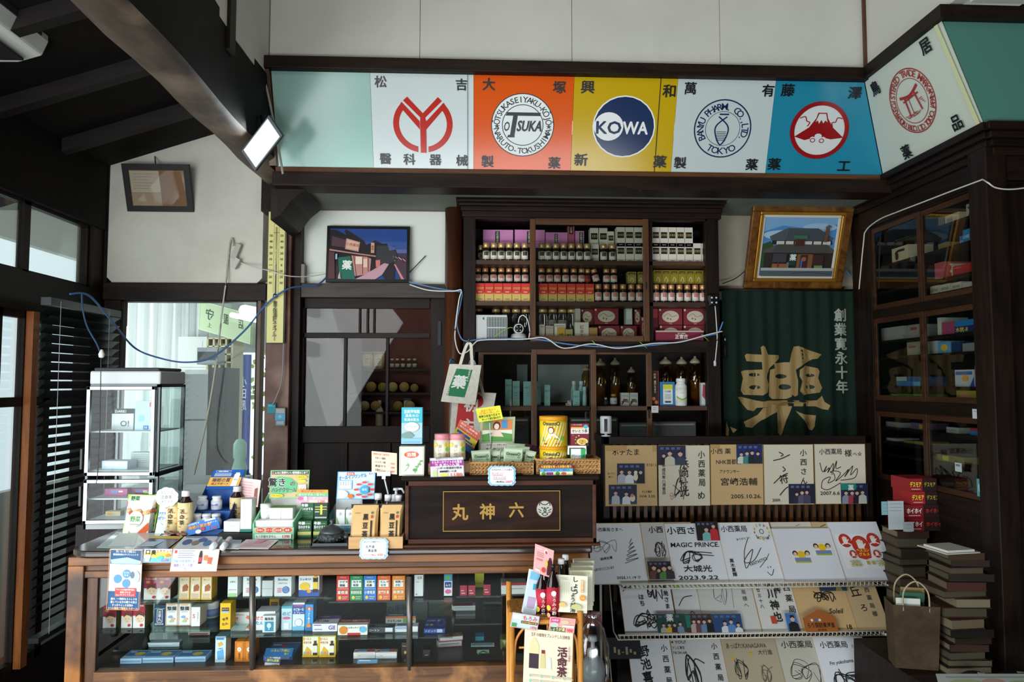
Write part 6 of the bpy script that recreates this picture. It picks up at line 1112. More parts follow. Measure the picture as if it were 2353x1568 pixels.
# black bean tea in a wooden box
Yw = Yk(862,1262); t = thing('wooden_box','pale open wooden box holding black bean tea bags','box',(P(863,1262,Yw).x,Yw,ZK)); w = 121 * Yw / F / 2; h = 26 * Yw / F; PW = noisy('pale_pine','b98a54','d6ab74',(3,30,30),.5,.05); dpt = .09
for q in (((-w,0,0),(w,.006,h)),((-w,dpt - .006,0),(w,dpt,h)),((-w,.006,0),(-w + .006,dpt - .006,h)),((w - .006,.006,0),(w,dpt - .006,h)),((-w + .006,.006,0),(w - .006,dpt - .006,.004))): M().box(*q,PW).obj('board',t)
bb = lambda w: [('p',[(0,0),(w,0),(w,7),(0,9)],'1c1714'),tx(w * .55,27,14,'黒豆茶','1d1713',v=True,b=.03,al='l',lead=1.25),('r',w * .74,34,w * .8,84,'2a2420'),('e',w * .78,18,2.6,2.6,'4a7a4a'),('e',w * .78,26,2.6,3.4,'c04a3a'),('r',w * .15,18,w * .35,19,'8a7a5a')]
for i,(x0,x1) in enumerate(((800,866),(868,922))): pouch(('kraft black bean tea bag in the wooden box, left one','kraft black bean tea bag in the wooden box, right one')[i],x0,x1,1163,1251,ZK + .0055,.05,'d9b37a',bb(x1 - x0),Y=Yw + .01,group='kraft black bean tea bags')
pouch('kraft tea bag half hidden at the back of the wooden box',888,926,1158,1245,ZK + .0055,.02,'cfa970',[('r',0,0,38,8,'1c1714')],Y=Yw + .062,group='kraft black bean tea bags')
cloud('price_card','blue-bordered scalloped price card hung on the tea box',(827,893,1237,1286),Yk(862,1262) - .004,66,49,'c8dff0',[tx(33,9,5,'昔ながらの焙煎でオイシイ','4a4e52',fit=46),tx(24,20,7,'北海道','2a2e34'),tx(30,29,7,'黒豆茶','2a2e34'),tx(24,39,5,'12パック税込','e0646a'),tx(48,38,8,'650','e0646a'),tx(58,40,4,'円','2a2e34')],'9cc4e8',.012)
# bottles, pump and card clip behind the tea
for i,(x,y) in enumerate(((868,1134),(891,1137),(916,1138))): bottle(f'{nth(i)} dark bottle with white cap from the left behind the tea bags',x,y,1236,Yw + .12 + .005 * i,24,'1c1614','eceef0',16,.13,ZK,('3a2a22',.1,.6),group='dark white-capped bottles behind the tea bags',sh=.8,m_=mat('17110f',.15))
t = thing('pump_bottle','white pump dispenser bottle beside the black wooden chest','bottle',(P(910,1200,Yw + .2).x,Yw + .2,ZK)); h = P(910,1122,Yw + .2).z - ZK; WPL = mat('eceef0',.3)
M().lathe([(0,0),(.022,0),(.022,h * .72),(.014,h * .78),(0,h * .78)],mat('dfe2e2',.35),16).obj('body',t); M().lathe([(.015,h * .77),(.015,h * .86),(.005,h * .87),(.005,h * .95),(.011,h * .955),(.01,h),(0,h)],WPL,16).obj('pump_head',t); m = M(); m.tube([(0,0,h * .98),(.02,-.008,h * .99),(.028,-.01,h * .9)],.004,WPL,8); m.obj('nozzle',t)
card('price_card','peach handwritten price card held in a clear clip','card',(854,1037,Yw + .13),(912,1042,Yw + .13),(854,1086,Yw + .13),58,49,'f0d9be',[tx(22,6,5,'健康を保つ秘密は','d86a5a',fit=38)] + [tx(20,15 + 9 * i,5.5,s_,'4a4640',fit=24) for i,s_ in enumerate(('サポート飲料','ハッケン粒','黒豆サラ','五葉おいしい'))] + [tx(48,25 + 9 * i,6,s_,'e0786a') for i,s_ in enumerate(('550','580','580'))])
t = thing('card_clip_stand','clear clip stand rising behind the tea bags','stand',(P(893,1135,Yw + .128).x,Yw + .128,P(893,1140,Yw + .128).z)); CL = mat('c4ccd0',.2,.2)
m = M(); a = P(882,1094,Yw + .128) - t.location; m.tube([(0,0,0),a],.0028,CL,8); m.tube([(0,0,0),(0,.01,ZK - t.location.z + .002)],.0028,CL,8); m.obj('rod',t); m = M(); m.box((a.x - .022,-.004,a.z),(a.x + .022,.006,a.z + .014),CL); m.box((a.x - .006,-.004,a.z - .01),(a.x + .006,.006,a.z),CL); m.obj('clip',t)
# papers on the counter
def sheet(name,label,pts,col,draw=(),w=100,h=60,lift=.0008,cat='paper'):
    tl,tr,bl = (PZ(x,y,ZK + lift) for x,y in pts); m = M(); m.slab((0,0,0),tr - tl,bl - tl,.0006,col); m.page((0,0,0),tr - tl,bl - tl,w,h); m.draw(draw); return onelabel(m,name,label,cat,loc=tl)
sheet('clear_folder','clear plastic folder over white paper at the end of the counter',((268,1222),(372,1226),(222,1259)),mat('cfe0de',.12),[('p',[(10,6),(50,2),(70,50),(20,56)],'e6f0ee')],lift=.0012,cat='folder')
sheet('leaflet','navy and yellow leaflet lying on the counter before the tea bottles',((352,1232),(422,1233),(308,1261)),mat('3a5a8a',.2),[('r',0,0,100,14,'e0c060'),('p',[(10,30),(60,26),(50,50),(6,54)],'c8d4e4')],lift=.002,cat='leaflet')
sheet('leaflet','white leaflet with blue pictures lying before the blue display',((424,1233),(506,1233),(398,1261)),'e8edf2',[('e',22,30,12,14,'4a6aa0'),('e',46,34,10,12,'9a8a7a'),('e',60,20,12,10,'5a7ab0'),('e',78,36,10,14,'6a8ac0'),('r',6,4,60,8,'8aa0c0')],lift=.003,cat='leaflet')
sheet('leaflet','clear-sleeved leaflet under the rolled tubes',((500,1240),(556,1241),(490,1261)),mat('c9d8e2',.15),[('e',40,40,16,12,'f0f4f6')],lift=.0014,cat='leaflet')
sheet('leaflet','white leaflet with rose printing lying before the green display',((566,1240),(640,1241),(538,1261)),'f2eaec',[('r',10,8 + 9 * i,90,12 + 9 * i,'e8b0c0') for i in range(5)] + [('p',[(40,2),(70,2),(58,26),(36,26)],'e098b0')],lift=.0022,cat='leaflet')
for i,((x0,y0),(x1,y1)) in enumerate((((488,1256),(505,1240)),((512,1256),(527,1240)))):
    a,b = PZ(x0,y0 + 3,ZK + .012),PZ(x1,y1,ZK + .012); m = M(); m.tube([a,b],.0095,mat('d8e2e2',.25),16); m.tube([a.lerp(b,.3),a.lerp(b,.5)],.0098,mat('c8a0a0',.3),16); onelabel(m,'cosmetic_tube',('white tube lying on the leaflets, left one','white tube lying on the leaflets, right one')[i],'tube')
sheet('glass_mat','dark clear mat lying on the counter before the bronze dish',((672,1240),(800,1236),(600,1262)),mat('2f2b27',.1),[],lift=.0004,cat='mat')
# papers hung on the counter front
Yh = YK - .004
card('poster','tall blue and white supplement poster hung on the counter front','poster',(254,1262,Yh),(328,1264,Yh),(247,1400,Yh + .012),74,138,'e9eef0',[('r',1,1,73,34,'2f5a80'),tx(36,5,6,'たった1粒に','e8f0f4',fit=46),tx(36,12,5,'徳用高吸収のサプリメントで','e8f0f4',fit=58),('p',[(2,24),(40,18),(72,26),(70,33),(4,33)],'a8c4d8'),('e',40,56,9,10,'5a94d0'),('e',20,68,9,10,'5a94d0'),('e',40,78,9,10,'5a94d0'),tx(40,53,5,'3つの','f0f4f8'),tx(40,59,5,'働き','f0f4f8'),('e',62,62,9,14,'b8c0c4'),('e',54,58,5,8,'6a7a84'),('r',1,96,73,137,'2a5a86'),('r',16,88,64,108,'d84a4a'),tx(40,92,5,'アメリカの医療専門家に','f4f0ec',fit=44),tx(40,98,5,'信頼される','f4f0ec'),tx(40,104,5,'No.1サプリブランド','f4f0ec',fit=42),tx(38,113,6,'疲れ・一時的なストレスを','f0f4f6',b=.02,fit=60),tx(38,120,6,'感じている方の眠りの深さ','f0f4f6',b=.02,fit=60),tx(36,127,6,'すっきりとした目覚め','f0f4f6',b=.02,fit=48),tx(38,134,6,'3つの機能で睡眠をサポート!','f0c89a',b=.02,fit=68),('f',0,0,74,138,1,'d8925a')])
card('price_card','yellow and blue breath-care price card hung on the counter front','card',(332,1262,Yh),(396,1262,Yh),(329,1293,Yh - .002),64,31,'f2f0e4',[('r',1,8,63,20,'f4d84a'),('r',1,20,63,30,'6ab8e8'),tx(9,7,12,'口','2a2a2a',b=.04),tx(22,8,12,'臭','2a2a2a',b=.04),tx(46,5,7.5,'エチケット','e04a4a',b=.03,fit=36),('e',40,19,6,4,'5ab8d8'),('e',56,15,6,4,'e8843a'),('p',[(3,14),(18,14),(14,28),(5,28)],'f4f4ee'),tx(50,26,7.5,'1,170','e8407a',b=.02),('f',0,0,64,31,.8,'5a9ad8')])
card('poster','white fruit vinegar card with bottle and glasses hung on the counter front','poster',(398,1262,Yh - .003),(505,1262,Yh - .003),(390,1314,Yh - .008),112,52,'f0f4f4',[('f',0,0,112,52,1,'e0a08a'),('r',5,3,11,10,'c84a4a')] + [('r',14,4 + 5 * i,54 - 5 * (i % 2),5.6 + 5 * i,'7f8a94') for i in range(4)] + [('r',4,24,54,32,'bfe0f2'),tx(28,28,7,'フルーツビネガー','3a4a6a',fit=44),tx(30,38,8,'黒酢とざくろ酢','8a6aa8',fit=46),tx(26,47,7,'ローズヒップ酢入り','a890b8',fit=40),('r',65,14,73,34,'2a1412'),('p',[(67,4),(71,4),(73,15),(65,15)],'2a1412'),('r',65,19,73,30,'b83a3a'),('p',[(77,14),(86,14),(85,26),(78,26)],'e07a3a'),('p',[(87,19),(98,19),(96,34),(88,34)],'d8603a'),('e',82,28,6,1.6,'e8c0b0'),('e',92,36,8,2,'e8c0b0'),('r',64,42,106,44,'c0d4e0'),('r',64,46,100,48,'c0d4e0')])
# ---- black wooden chest with gold lettering
Yr = Yk(1150,1255); t = thing('wooden_chest','dark wooden chest with gold framed lettering and a tiger roundel','chest',(P(1150,1255,Yr).x,Yr,ZK)); o = t.location; X = lambda px: P(px,1180,Yr).x - o.x; zb = lambda py: (1255 - py) * Yr / F
d3 = .3; x0,x1 = X(931),X(1370); zt = zb(1108); CHW = noisy('chest_dark','110a08','211510',(4,26,26),.6,.05,spec=.12); CHR2 = noisy('chest_redwood','371b0f','57301a',(3,26,26),.5,.05,spec=.2)
m = M(); m.box((x0,.004,0),(x1,d3,zt),CHW); m.obj('case',t,.003); m = M(); m.box((x0 - .012,-.014,zt),(x1 + .01,d3 + .01,zb(1098)),CHW); m.obj('top_board',t,.004); ZT = ZK + zb(1098) + .0006
m = M(); W_ = .012
for q in ((x0,x1,zb(1120),zt),(x0,x1,zb(1251),zb(1238)),(x0,x0 + W_,0,zt),(x1 - W_,x1,0,zt)): m.box((q[0],-.004,q[2]),(q[1],.004,q[3]),CHR2)
m.box((x0 - .012,-.02,0),(x1 + .01,.004,zb(1249)),CHR2); m.obj('face_frame',t,.002)
m = M(); m.box((X(1017),-.002,zb(1223)),(X(1288),.004,zb(1131)),noisy('lettered_panel','1d110b','362015',(4,18,18),.6,.05,spec=.12)); m.page((X(1017),-.002,zb(1131)),(X(1288) - X(1017),0,0),(0,0,zb(1223) - zb(1131)),271,92); GD = mat('96722a',.45,.3)
m.draw([('f',1,1,270,91,1.6,GD),tx(40,48,38,'丸',GD,b=.03),tx(102,47,37,'神',GD,b=.03),tx(169,44,36,'六',GD,b=.03),('e',234,42,20,20,'5a2a24'),('e',234,42,18,18,'b9b8ae'),('k',[(222,34),(224,28),(230,32),(238,32),(244,28),(247,35)],2,'2a241f'),('k',[(226,38),(231,41)],2,'2a241f'),('k',[(243,38),(238,41)],2,'2a241f'),('k',[(234,38),(232,47),(237,47),(235,40)],2,'2a241f'),('k',[(227,53),(234,50),(241,53),(234,57),(227,53)],1.6,'2a241f'),('k',[(219,42),(226,46)],1.6,'2a241f'),('k',[(249,42),(242,46)],1.6,'2a241f'),('k',[(220,48),(226,50)],1.6,'2a241f'),('k',[(248,48),(242,50)],1.6,'2a241f')]); m.obj('lettered_panel',t)
# ---- on the chest
def ct(label,x0,x1,y0,y1,dep,col,draw=(),name='carton',cat='box',**k): return cart(name,label,cat,x0,x1,y0,y1,PZ((x0 + x1) / 2,y1,ZT).y if y1 < 1102 and 'Y' not in k else k.pop('Y',Yr + .01),dep,col,draw,**{'Z': ZT,**k})
Yc1 = Yr + .012
ct('white carton with orange oval and green sprig, end of the chest top',917,974,1027,1099,.05,'ecebd8',[('f',2,2,55,70,.8,'a8c08a'),('e',28,20,17,8,'e0623a'),tx(28,20,11,'浴精','f4eedc',b=.03),('k',[(12,62),(22,48),(18,40)],1.2,'8ab07a'),('k',[(36,66),(42,50),(48,38)],1.4,'6a9a5a'),('e',36,58,5,4,'4aa85a'),('e',46,44,4,2.6,'6ab06a'),('e',40,50,4,2.6,'7ab87a'),('e',50,36,3.4,2.4,'6ab06a'),('e',18,46,3,2,'8ac08a')],Y=Yc1,side='d8d2b8')
cart('carton','tall sea-blue bath powder carton standing on the white sprig carton','box',922,970,937,1027,Yc1 + .004,.042,'a8c8d4',[('r',0,0,48,38,'38b4c8'),tx(24,10,10,'別府海地獄','f0f6f4',b=.02,fit=36),tx(24,20,8,'温泉水の','f0f6f4',b=.02),tx(24,30,8,'乾燥末配合','f0f6f4',b=.02,fit=34),('e',24,48,17,12,'d8c89a'),('e',24,48,16,11,'f2f2ec'),tx(24,48,7,'アクアスパセン','4a9aaa',fit=26),('p',[(0,66),(18,58),(30,70),(20,76),(0,74)],'7a9a94'),('r',0,76,48,90,'8ec0e0'),('r',4,85,44,86,'4a80a8')],Z=ZT + P(940,1027,Yc1).z - P(940,1099,Yc1).z + .0012,side='3a94b8')
t = ct('small amber wooden box behind the purple bath price card',984,1079,1066,1098,.07,noisy('amber_wood','8a5526','b0743a',(3,30,30),.4,.05),name='wooden_box',Y=Yr + .03)
for i,x in enumerate((1015,1051)): bottle(('pink-capped bath milk bottle, left one','pink-capped bath milk bottle, right one')[i],x,997,1066,Yr + .062,36,'f0e2cc','e0909a',34,.22,ZT + 32 * (Yr + .03) / F + .001,('f0ead2',.0,.72),'bath_bottle','pink-capped bath milk bottles',[tx(14,24,8,'潤いの湯','b0a890',v=True),('e',30,8,6,5,'e8c84a'),('e',32,18,6,5,'8ac05a'),('e',4,8,5,5,'e8d05a'),('e',30,30,3,3,'e89a5a')],.97)
card('price_card','purple and white bath price card on the chest top','card',(987,1053,Yr - .002),(1065,1050,Yr - .002),(989,1098,Yr - .012),78,47,'ece9ee',[tx(40,3,4,'温泉気分でおうちエステ','6a6a6a',fit=52),('r',1,7,77,21,'a83a98'),tx(39,11,7,'ミルキーホワイトのお風呂','f6eef6',b=.02,fit=68),tx(40,18,7.5,'うるおい入浴','f6eef6',b=.03,fit=56),tx(46,26,6,'11種の保湿成分配合','2a2a2a',b=.02,fit=54),tx(48,34,6,'潤いの湯','3a3a3a'),('r',6,24,16,45,'f0c8cc'),('r',6,32,16,45,'c0d88a'),('r',22,32,38,36,'2a2a2a'),('r',22,39,40,44,'f0e43a'),tx(60,42,10,'1180','f0603a',b=.03,fit=26),('f',0,0,78,47,1.2,'5a6a5a')])
t = thing('woven_basket','low woven basket of green bath sachets on the chest','basket',(P(1153,1098,Yr + .02).x,Yr + .02,ZT)); WV = noisy('woven_rattan','9a6c3c','d2a468',(160,160,220),.5,.6,2)
def basket(t,w,d,h):
    for a,b in (((-w,0),(w,.006)),((-w,d - .006),(w,d)),((-w,.006),(-w + .006,d - .006)),((w - .006,.006),(w,d - .006))):
        m = M(); m.box((a[0],a[1],0),(b[0],b[1],h),WV); n = int((b[0] - a[0]) / .011) if a[1] == 0 else 0
        for i in range(n):
            for k in range(3): x = a[0] + .006 + i * .011; m.tube([(x - .005,-.002,h * (.15 + .3 * k)),(x + .005,-.002,h * (.27 + .3 * k))],.0028,WV,5)
        m.obj('side',t)
    m = M(); m.box((-w + .006,.006,.001),(w - .006,d - .006,.003),WV); m.obj('bottom',t); m = M()
    m.tube([(-w,.003,h),(w,.003,h),(w,d - .003,h),(-w,d - .003,h),(-w,.003,h)],.004,WV,6); m.obj('rim',t)
basket(t,73 * (Yr + .02) / F,.12,27 * Yr / F)
sq = lambda w: [('r',2,3,w - 2,44,'c4d4b8'),tx(w / 2,13,9,'OnsensO','2f4a34',b=.02,fit=w * .72),('r',w * .2,19,w * .6,20,'7a9a7a'),('e',w * .78,20,3,2.4,'5a9a6a'),('e',w * .5,35,6,7,'4a2a22'),('e',w * .5,37,4,5.4,'f0d4bc'),('r',w * .36,40,w * .64,44,'e8e4d8')]
for i,(x0,x1,y0,dy,rz,rl) in enumerate(((1086,1132,1032,.012,4,-3),(1122,1150,1034,.03,0,2),(1154,1200,1027,.012,-3,3),(1140,1176,1036,.034,5,-5),(1178,1212,1026,.045,-4,6),(1196,1222,1034,.03,-8,12),(1100,1140,1036,.07,2,-6),(1160,1204,1022,.075,0,4))):
    pouch(f'{nth(i)} pale green bath sachet counted from the left end of the basket' if i in (0,) else ('pale green bath sachet half hidden beside the leftmost one','pale green bath sachet at the front middle of the basket','pale green bath sachet tucked behind the middle front one','pale green bath sachet leaning at the right of the basket','outermost tilted bath sachet at the right end of the basket','pale green bath sachet at the back left of the basket','tallest bath sachet at the back middle of the basket')[i - 1],x0,x1,y0,1082,ZT + .0035 + (.0 if i < 9 else 0),.016,'a9bd9c',sq(x1 - x0),'bath_sachet',rz,rl,Yr + .02 + dy,group='pale green bath sachets in the basket')
card('poster','pale green bath powder pouch picturing a bather, behind the sachets','pouch',(1104,960,Yr + .17),(1184,958,Yr + .17),(1100,1040,Yr + .15),84,80,'a9bb96',[('r',6,6,78,40,'d8844a'),('r',8,8,30,28,'7a9a6a'),('r',52,8,66,26,'4a90c0'),('r',6,30,78,54,'e6e8d8'),('p',[(6,40),(40,34),(78,40),(78,56),(6,56)],'5a9a4a'),('e',40,20,9,10,'5a2f22'),('e',40,22,6,7,'f2d8c4'),('p',[(26,44),(32,32),(48,32),(58,46)],'f0d4c0'),('r',4,60,80,80,'eceade'),tx(42,64,4,'百年つづく健康入浴剤','4a4a3a',fit=48),tx(42,74,9,'オンセンソウ','3a3a30',b=.02,fit=52)],.012)
card('leaflet','tilted red, yellow and blue leaflet behind the pink-capped bottles','leaflet',(1058,964,Yr + .14),(1105,998,Yr + .14),(1036,1010,Yr + .135),58,70,'e0604a',[tx(28,7,7,'血圧・血糖値','f6ece0',fit=46),tx(28,17,7,'現代の悩みセット','f6ece0',fit=46),('r',0,26,58,50,'f0d83a'),('r',4,30,40,38,'2f5ab0'),('r',10,42,50,47,'2f5ab0'),('r',0,52,58,70,'3a6ab8')])
card('price_card','bright yellow handwritten card above the bath powder pouch','card',(1093,940,Yr + .135),(1149,932,Yr + .135),(1100,971,Yr + .135),58,32,'e2e23a',[tx(28,7,6,'温泉の素から','f09a2a',fit=36),tx(29,13,6,'足湯の楽しみ','f09a2a',fit=48),tx(28,20,6,'悪寒日保温で芯まで','2a2a20',fit=50),tx(31,27,6,'ゆっくり湯を温めます','2a2a20',fit=44)])
m = M(); m.tube([P(1125,972,Yr + .14),P(1128,1030,Yr + .15)],.002,mat('d0d4d4',.3),6); onelabel(m,'card_stand','thin rod holding up the bright yellow card','stand')
m = M(); c = P(1210,1040,Yr + .2); vs = []; n = 10
m.T = MX.Translation((c.x,Yr + .2,ZT)) @ MX.Diagonal((1.3,.8,1,1)); m.lathe([(.045,0),(.05,.02),(.042,.05),(.026,.075),(0,.085)],noisy('purple_knit','4a1f3a','7a3a5c',(180,180,180),.85,.8),20); onelabel(m,'knitted_cloth','bunched purple knitted cloth behind the bath sachets','cloth')
cloud('price_card','blue-bordered scalloped price card on the woven basket',(1121,1185,1071,1117),Yr - .02,64,46,'bfe0ec',[tx(32,9,5,'正月はゆめごごちお風呂','3a3e44',fit=46),tx(22,18,7,'オンセンソ','e8606a',fit=26),tx(26,27,7,'パインバス','e8606a',fit=30),('k',[(10,22),(34,22)],.8,'5a5a5a'),('k',[(12,31),(42,31)],.8,'5a5a5a'),tx(28,37,5,'2包(税込)','3a3e44'),tx(48,37,7,'300円','e8606a')],'7abfe0',.012)
t = thing('woven_basket','low woven basket holding yellow cans and tea cartons','basket',(P(1306,1098,Yr + .03).x,Yr + .03,ZT)); basket(t,74 * (Yr + .03) / F,.13,33 * Yr / F)
CY = 'e8c81e'
def can(label,px,y0,y1,Y,w,Z,lidh):
    t = thing('bath_powder_can',label,'can',(P(px,y1,Y).x,Y,Z),group='striped yellow bath powder cans'); r = w / 2 * Y / F; h = (y1 - y0) * Y / F
    m = M(); m.lathe([(0,0),(r,0),(r,h - .002),(0,h - .002)],mat(CY,.3),36); i0 = len(m.v); H = h * F / Y
    m.page((-r,-r - .0002,h),(2 * r,0,0),(0,0,-h),w,H); m.draw([('k',[(-8 + 7 * i,H),(4 + 7 * i,H * .6),(12 + 7 * i,H * .2)],2,'f2ead0') for i in range(8)] + [tx(w * .36,15,12,'OnsensO','26301e',b=.02,fit=w * .6)] + ([('e',w * .36,30,7,8,'8a4a30'),('e',w * .36,31,5,6,'f0d8c0'),('p',[(10,52),(w * .3,38),(w * .5,38),(44,52)],'f2e4cc'),('p',[(4,46),(w * .5,50),(w * .8,44),(w * .8,54),(4,56)],'6aa83a'),('r',8,59,40,63,'b03a2a')] if H > 55 else [('e',w * .62,30,7,9,'7a2f24'),('e',w * .62,32,5,6,'f0d4bc')]))
    for i in range(i0,len(m.v)):
        p = m.v[i]; a = max(-1.5,min(1.5,p.x / r)); rr = r + (-r - p.y); m.v[i] = V((rr * math.sin(a),-rr * math.cos(a),max(.001,p.z)))
    m.obj('body',t); M().lathe([(r * 1.02,h - lidh),(r * 1.02,h),(r * .9,h + .001),(0,h + .001)],mat('e09a1e',.35),36).obj('lid',t); return h
Yn = Yr + .09; h1 = can('striped yellow bath powder can in the basket, lower of two',1272,1030,1086,Yn,64,ZT + .0036,.01); can('striped yellow bath powder can stacked on the lower one',1272,963,1030,Yn,64,ZT + .0036 + h1 + .0016,.014)
card('price_card','red and blue green-juice price card on the cans basket','card',(1241,1069,Yr + .012),(1316,1068,Yr + .012),(1241,1100,Yr + .008),75,31,'c8d8c0',[('r',0,0,75,9,'8a1f3a'),tx(37,4.5,7,'大麦若葉を搾った本物の青汁','f2e04a',b=.02,fit=70),('r',0,9,75,16,'5ab0e0'),tx(38,12.5,5.5,'国内の野菜工房で採れた','2a4a8a',fit=60),('r',0,16,75,24,'e8e4a8'),('r',14,17,30,23,'8a3a8a'),('e',8,20,5,4,'5a9a3a'),('e',40,20,5,4,'4a8a3a'),('e',54,20,6,3,'d84a3a'),('r',0,24,75,31,'3f9a4a'),tx(64,27.5,6,'990','e84a3a',b=.02)])
z5 = cart('green_juice_carton','white and green juice carton in the cans basket','box',1312,1346,1032,1090,Yr + .06,.04,'e8ece8',[('r',23,0,34,58,'3aa860'),tx(17,18,8,'グリーン一杯','2a3a30',fit=31),('r',6,26,14,31,'3f9a5a'),('e',24,36,5,3,'e8a02a')],Z=ZT + .0036,side='2f9a54')
cart('tea_carton','maroon and white sugar-care tea carton stacked on the green juice carton','box',1312,1353,974,1031,Yr + .058,.035,'7a1c2c',[('r',0,0,41,26,'eee6da'),('r',0,0,41,9,'8a2234'),tx(14,3,3,'いきいき生活','f0e0d0',fit=22),('e',34,8,5,5.5,'4ab0c0'),('r',0,9,28,13,'e8b84a'),tx(20,19,9,'せいとう茶','3a2a24',fit=36),('e',26,46,13,9,'e8d88a'),('e',26,46,9,6,'d0b03a')] + [('e',5 + (i * 7) % 22,30 + (i * 5) % 24,2,1.6,('c04a5a','9ab84a','d8c09a')[i % 3]) for i in range(10)] + [('r',33,50,40,56,'2a2020')],Z=ZT + .0036 + 58 * (Yr + .06) / F + .0014)
# tote bags hanging on the round post
def tote(label,tl,tr,br,bl,Y,front,draw,w,h,hook,th=.05):
    a,b,c,d = (P(*q,Y) for q in (tl,tr,br,bl)); t = thing('tote_bag',label,'bag',a); o = a; m = M(); T_ = V((.006,th,.004)); CV = noisy('canvas_cloth','d2cdbd','e2ddd0',(60,60,60),.9,.15) if 'cv' not in PROTO else PROTO['cv']; PROTO['cv'] = CV
    f = [p - o for p in (a,b,c,d)]; bk = [p + T_ * .6 for p in f[:2]] + [p + T_ + V((0,0,.012)) for p in f[2:]]
    m.add(f + bk,[(3,2,1,0),(4,5,6,7),(1,2,6,5),(3,0,4,7),(2,3,7,6)],CV); m.page(f[0],f[1] - f[0],f[3] - f[0],w,h); m.draw(draw); m.obj('body',t); hk = P(*hook,Y + .01) - o
    for k in range(2):
        off = V((0,-.001 + k * (th * .6),0)); p0 = f[0].lerp(f[1],.3) + off; p1 = f[0].lerp(f[1],.72) + off; q = [p0 + V((0,0,-.02)),p0.lerp(hk,.5) + V((-.003,0,0)),hk + V((-.01,0,-.01)),hk + V((0,0,.004)),hk + V((.01,0,-.01)),p1.lerp(hk,.5) + V((.004,0,0)),p1 + V((0,0,-.02))]
        s_ = smooth(q,6); vs = []
        for i,p in enumerate(s_): vs += [p + V((-.007,-.001,0)),p + V((.007,-.001,0))]
        m = M(); m.add(vs,[(2 * i,2 * i + 1,2 * i + 3,2 * i + 2) for i in range(len(s_) - 1)],CV); m.obj('handle',t)
    return t
tote('white canvas tote bag with a green medicine emblem hung by the round post',(1033,837),(1106,840),(1092,931),(1013,923),3.28,0,[('p',[(19,10),(57,12),(53,80),(9,77)],'1f7a50'),tx(33,43,34,'藥','e9ece6',b=.035,rot=4),tx(51,13,5,'創業寛永十年','dfe6dc',v=True,al='l',rot=4),tx(12,60,5,'小西薬局','dfe6dc',v=True,al='l',rot=4)],75,92,(1077,789))
tote('white tote bag with red celebration lettering behind the green one',(1040,898),(1140,905),(1122,1010),(1033,1010),3.36,0,[('p',[(16,8),(54,16),(50,40),(56,112),(10,112)],'c22a2e'),('e',58,20,14,15,'b82428'),tx(44,30,34,'初','e9e2d6',b=.035),tx(40,78,34,'主','e9e2d6',b=.035)],100,112,(1085,830))
m = M(); m.tube(smooth([V(p) for p in (P(1044,834,3.52),P(1036,838,3.5),P(1034,830,3.48),P(1040,826,3.5),P(1045,832,3.53))]),.004,'2a84b0',6); onelabel(m,'wall_hook','small blue hook on the round post','hook')
m = M(); m.tube([P(1077,784,3.5),P(1077,787,3.29),P(1077,780,3.265)],.003,BRASS,6); onelabel(m,'peg_hook','thin brass peg carrying the green-emblem tote bag','hook'); m = M(); m.tube([P(1085,826,3.5),P(1085,829,3.37),P(1085,822,3.345)],.003,BRASS,6); onelabel(m,'peg_hook','thin brass peg carrying the red-lettered tote bag','hook')
# ================================================================ slatted partition, signed boards and wire rack
YL = 3.25; t = thing('slatted_partition','low dark slatted partition carrying the top row of signed boards','partition',(0,0,0)); zl = P(1690,1003,YL).z; x0,x1 = P(1385,1000,YL).x,P(2002,1000,YL).x
m = M(); m.box((x0,YL,zl - .035),(x1,YL + .03,zl),WDX); m.box((x0,YL + .03,zl - .035),(x0 + .03,YL + .34,zl),WDY); m.box((x0,YL,ZR),(x0 + .03,YL + .03,zl),WD); m.box((x1 - .03,YL,ZR),(x1,YL + .03,zl),WD); m.box((x0,YL + .002,ZR),(x1,YL + .028,ZR + .04),WDX); m.obj('frame',t,.002)
for i in range(33): x = x0 + .045 + i * (x1 - x0 - .08) / 33; M().box((x,YL + .006,ZR + .04),(x + .016,YL + .024,zl - .035),WB).obj('slat',t)
for i in range(11): y = YL + .05 + i * .027; M().box((x0 + .007,y,ZR),(x0 + .022,y + .012,zl - .035),WD).obj('slat',t)
m = M(); m.box((x0 + .06,YL + .12,ZR),(x1 - .1,YL + .16,ZR + .5),mat('4a4642',.8)); onelabel(m,'storage_bin','dim grey bin behind the slatted partition','bin')
t = thing('web_camera','white upright camera with a black lens strip on the slatted partition','camera',(P(1394,1003,YL).x,YL + .018,zl + .0006)); M().lathe([(0,0),(.022,0),(.022,.004),(.006,.006),(.006,.014)],mat('dfe1e1',.35),20).obj('base',t); M().lathe([(0,.013),(.024,.013),(.026,.016),(.026,.088),(.023,.092),(0,.092)],mat('e6e8e8',.35),24).obj('body',t)
m = M(); m.box((-.012,-.0272,.022),(.002,-.0215,.08),mat('121416',.2)); m.T = MX.Translation((-.005,-.027,.055)) @ MX.Rotation(math.pi / 2,4,'X'); m.lathe([(.005,0),(.005,.001),(0,.001)],'3a4a8a',10); m.obj('lens_strip',t)
KK = '23211e'
def sig(seed,x,y,w,h,n=3,lw=1.2,c=KK):
    """looping felt-pen autograph"""
    r = random.Random(seed); o = []
    for k in range(n):
        p = [(x + w * r.random() * .4,y + h * r.random())]
        for i in range(r.randint(5,9)): a = i * 1.9 + r.random(); p.append((x + w * (.1 + .8 * (i / 8)) + w * .22 * math.cos(a),y + h * .5 + h * .45 * math.sin(a) * (.6 + .4 * r.random())))
        o.append(('k',p,lw,c,False,5))
    return o
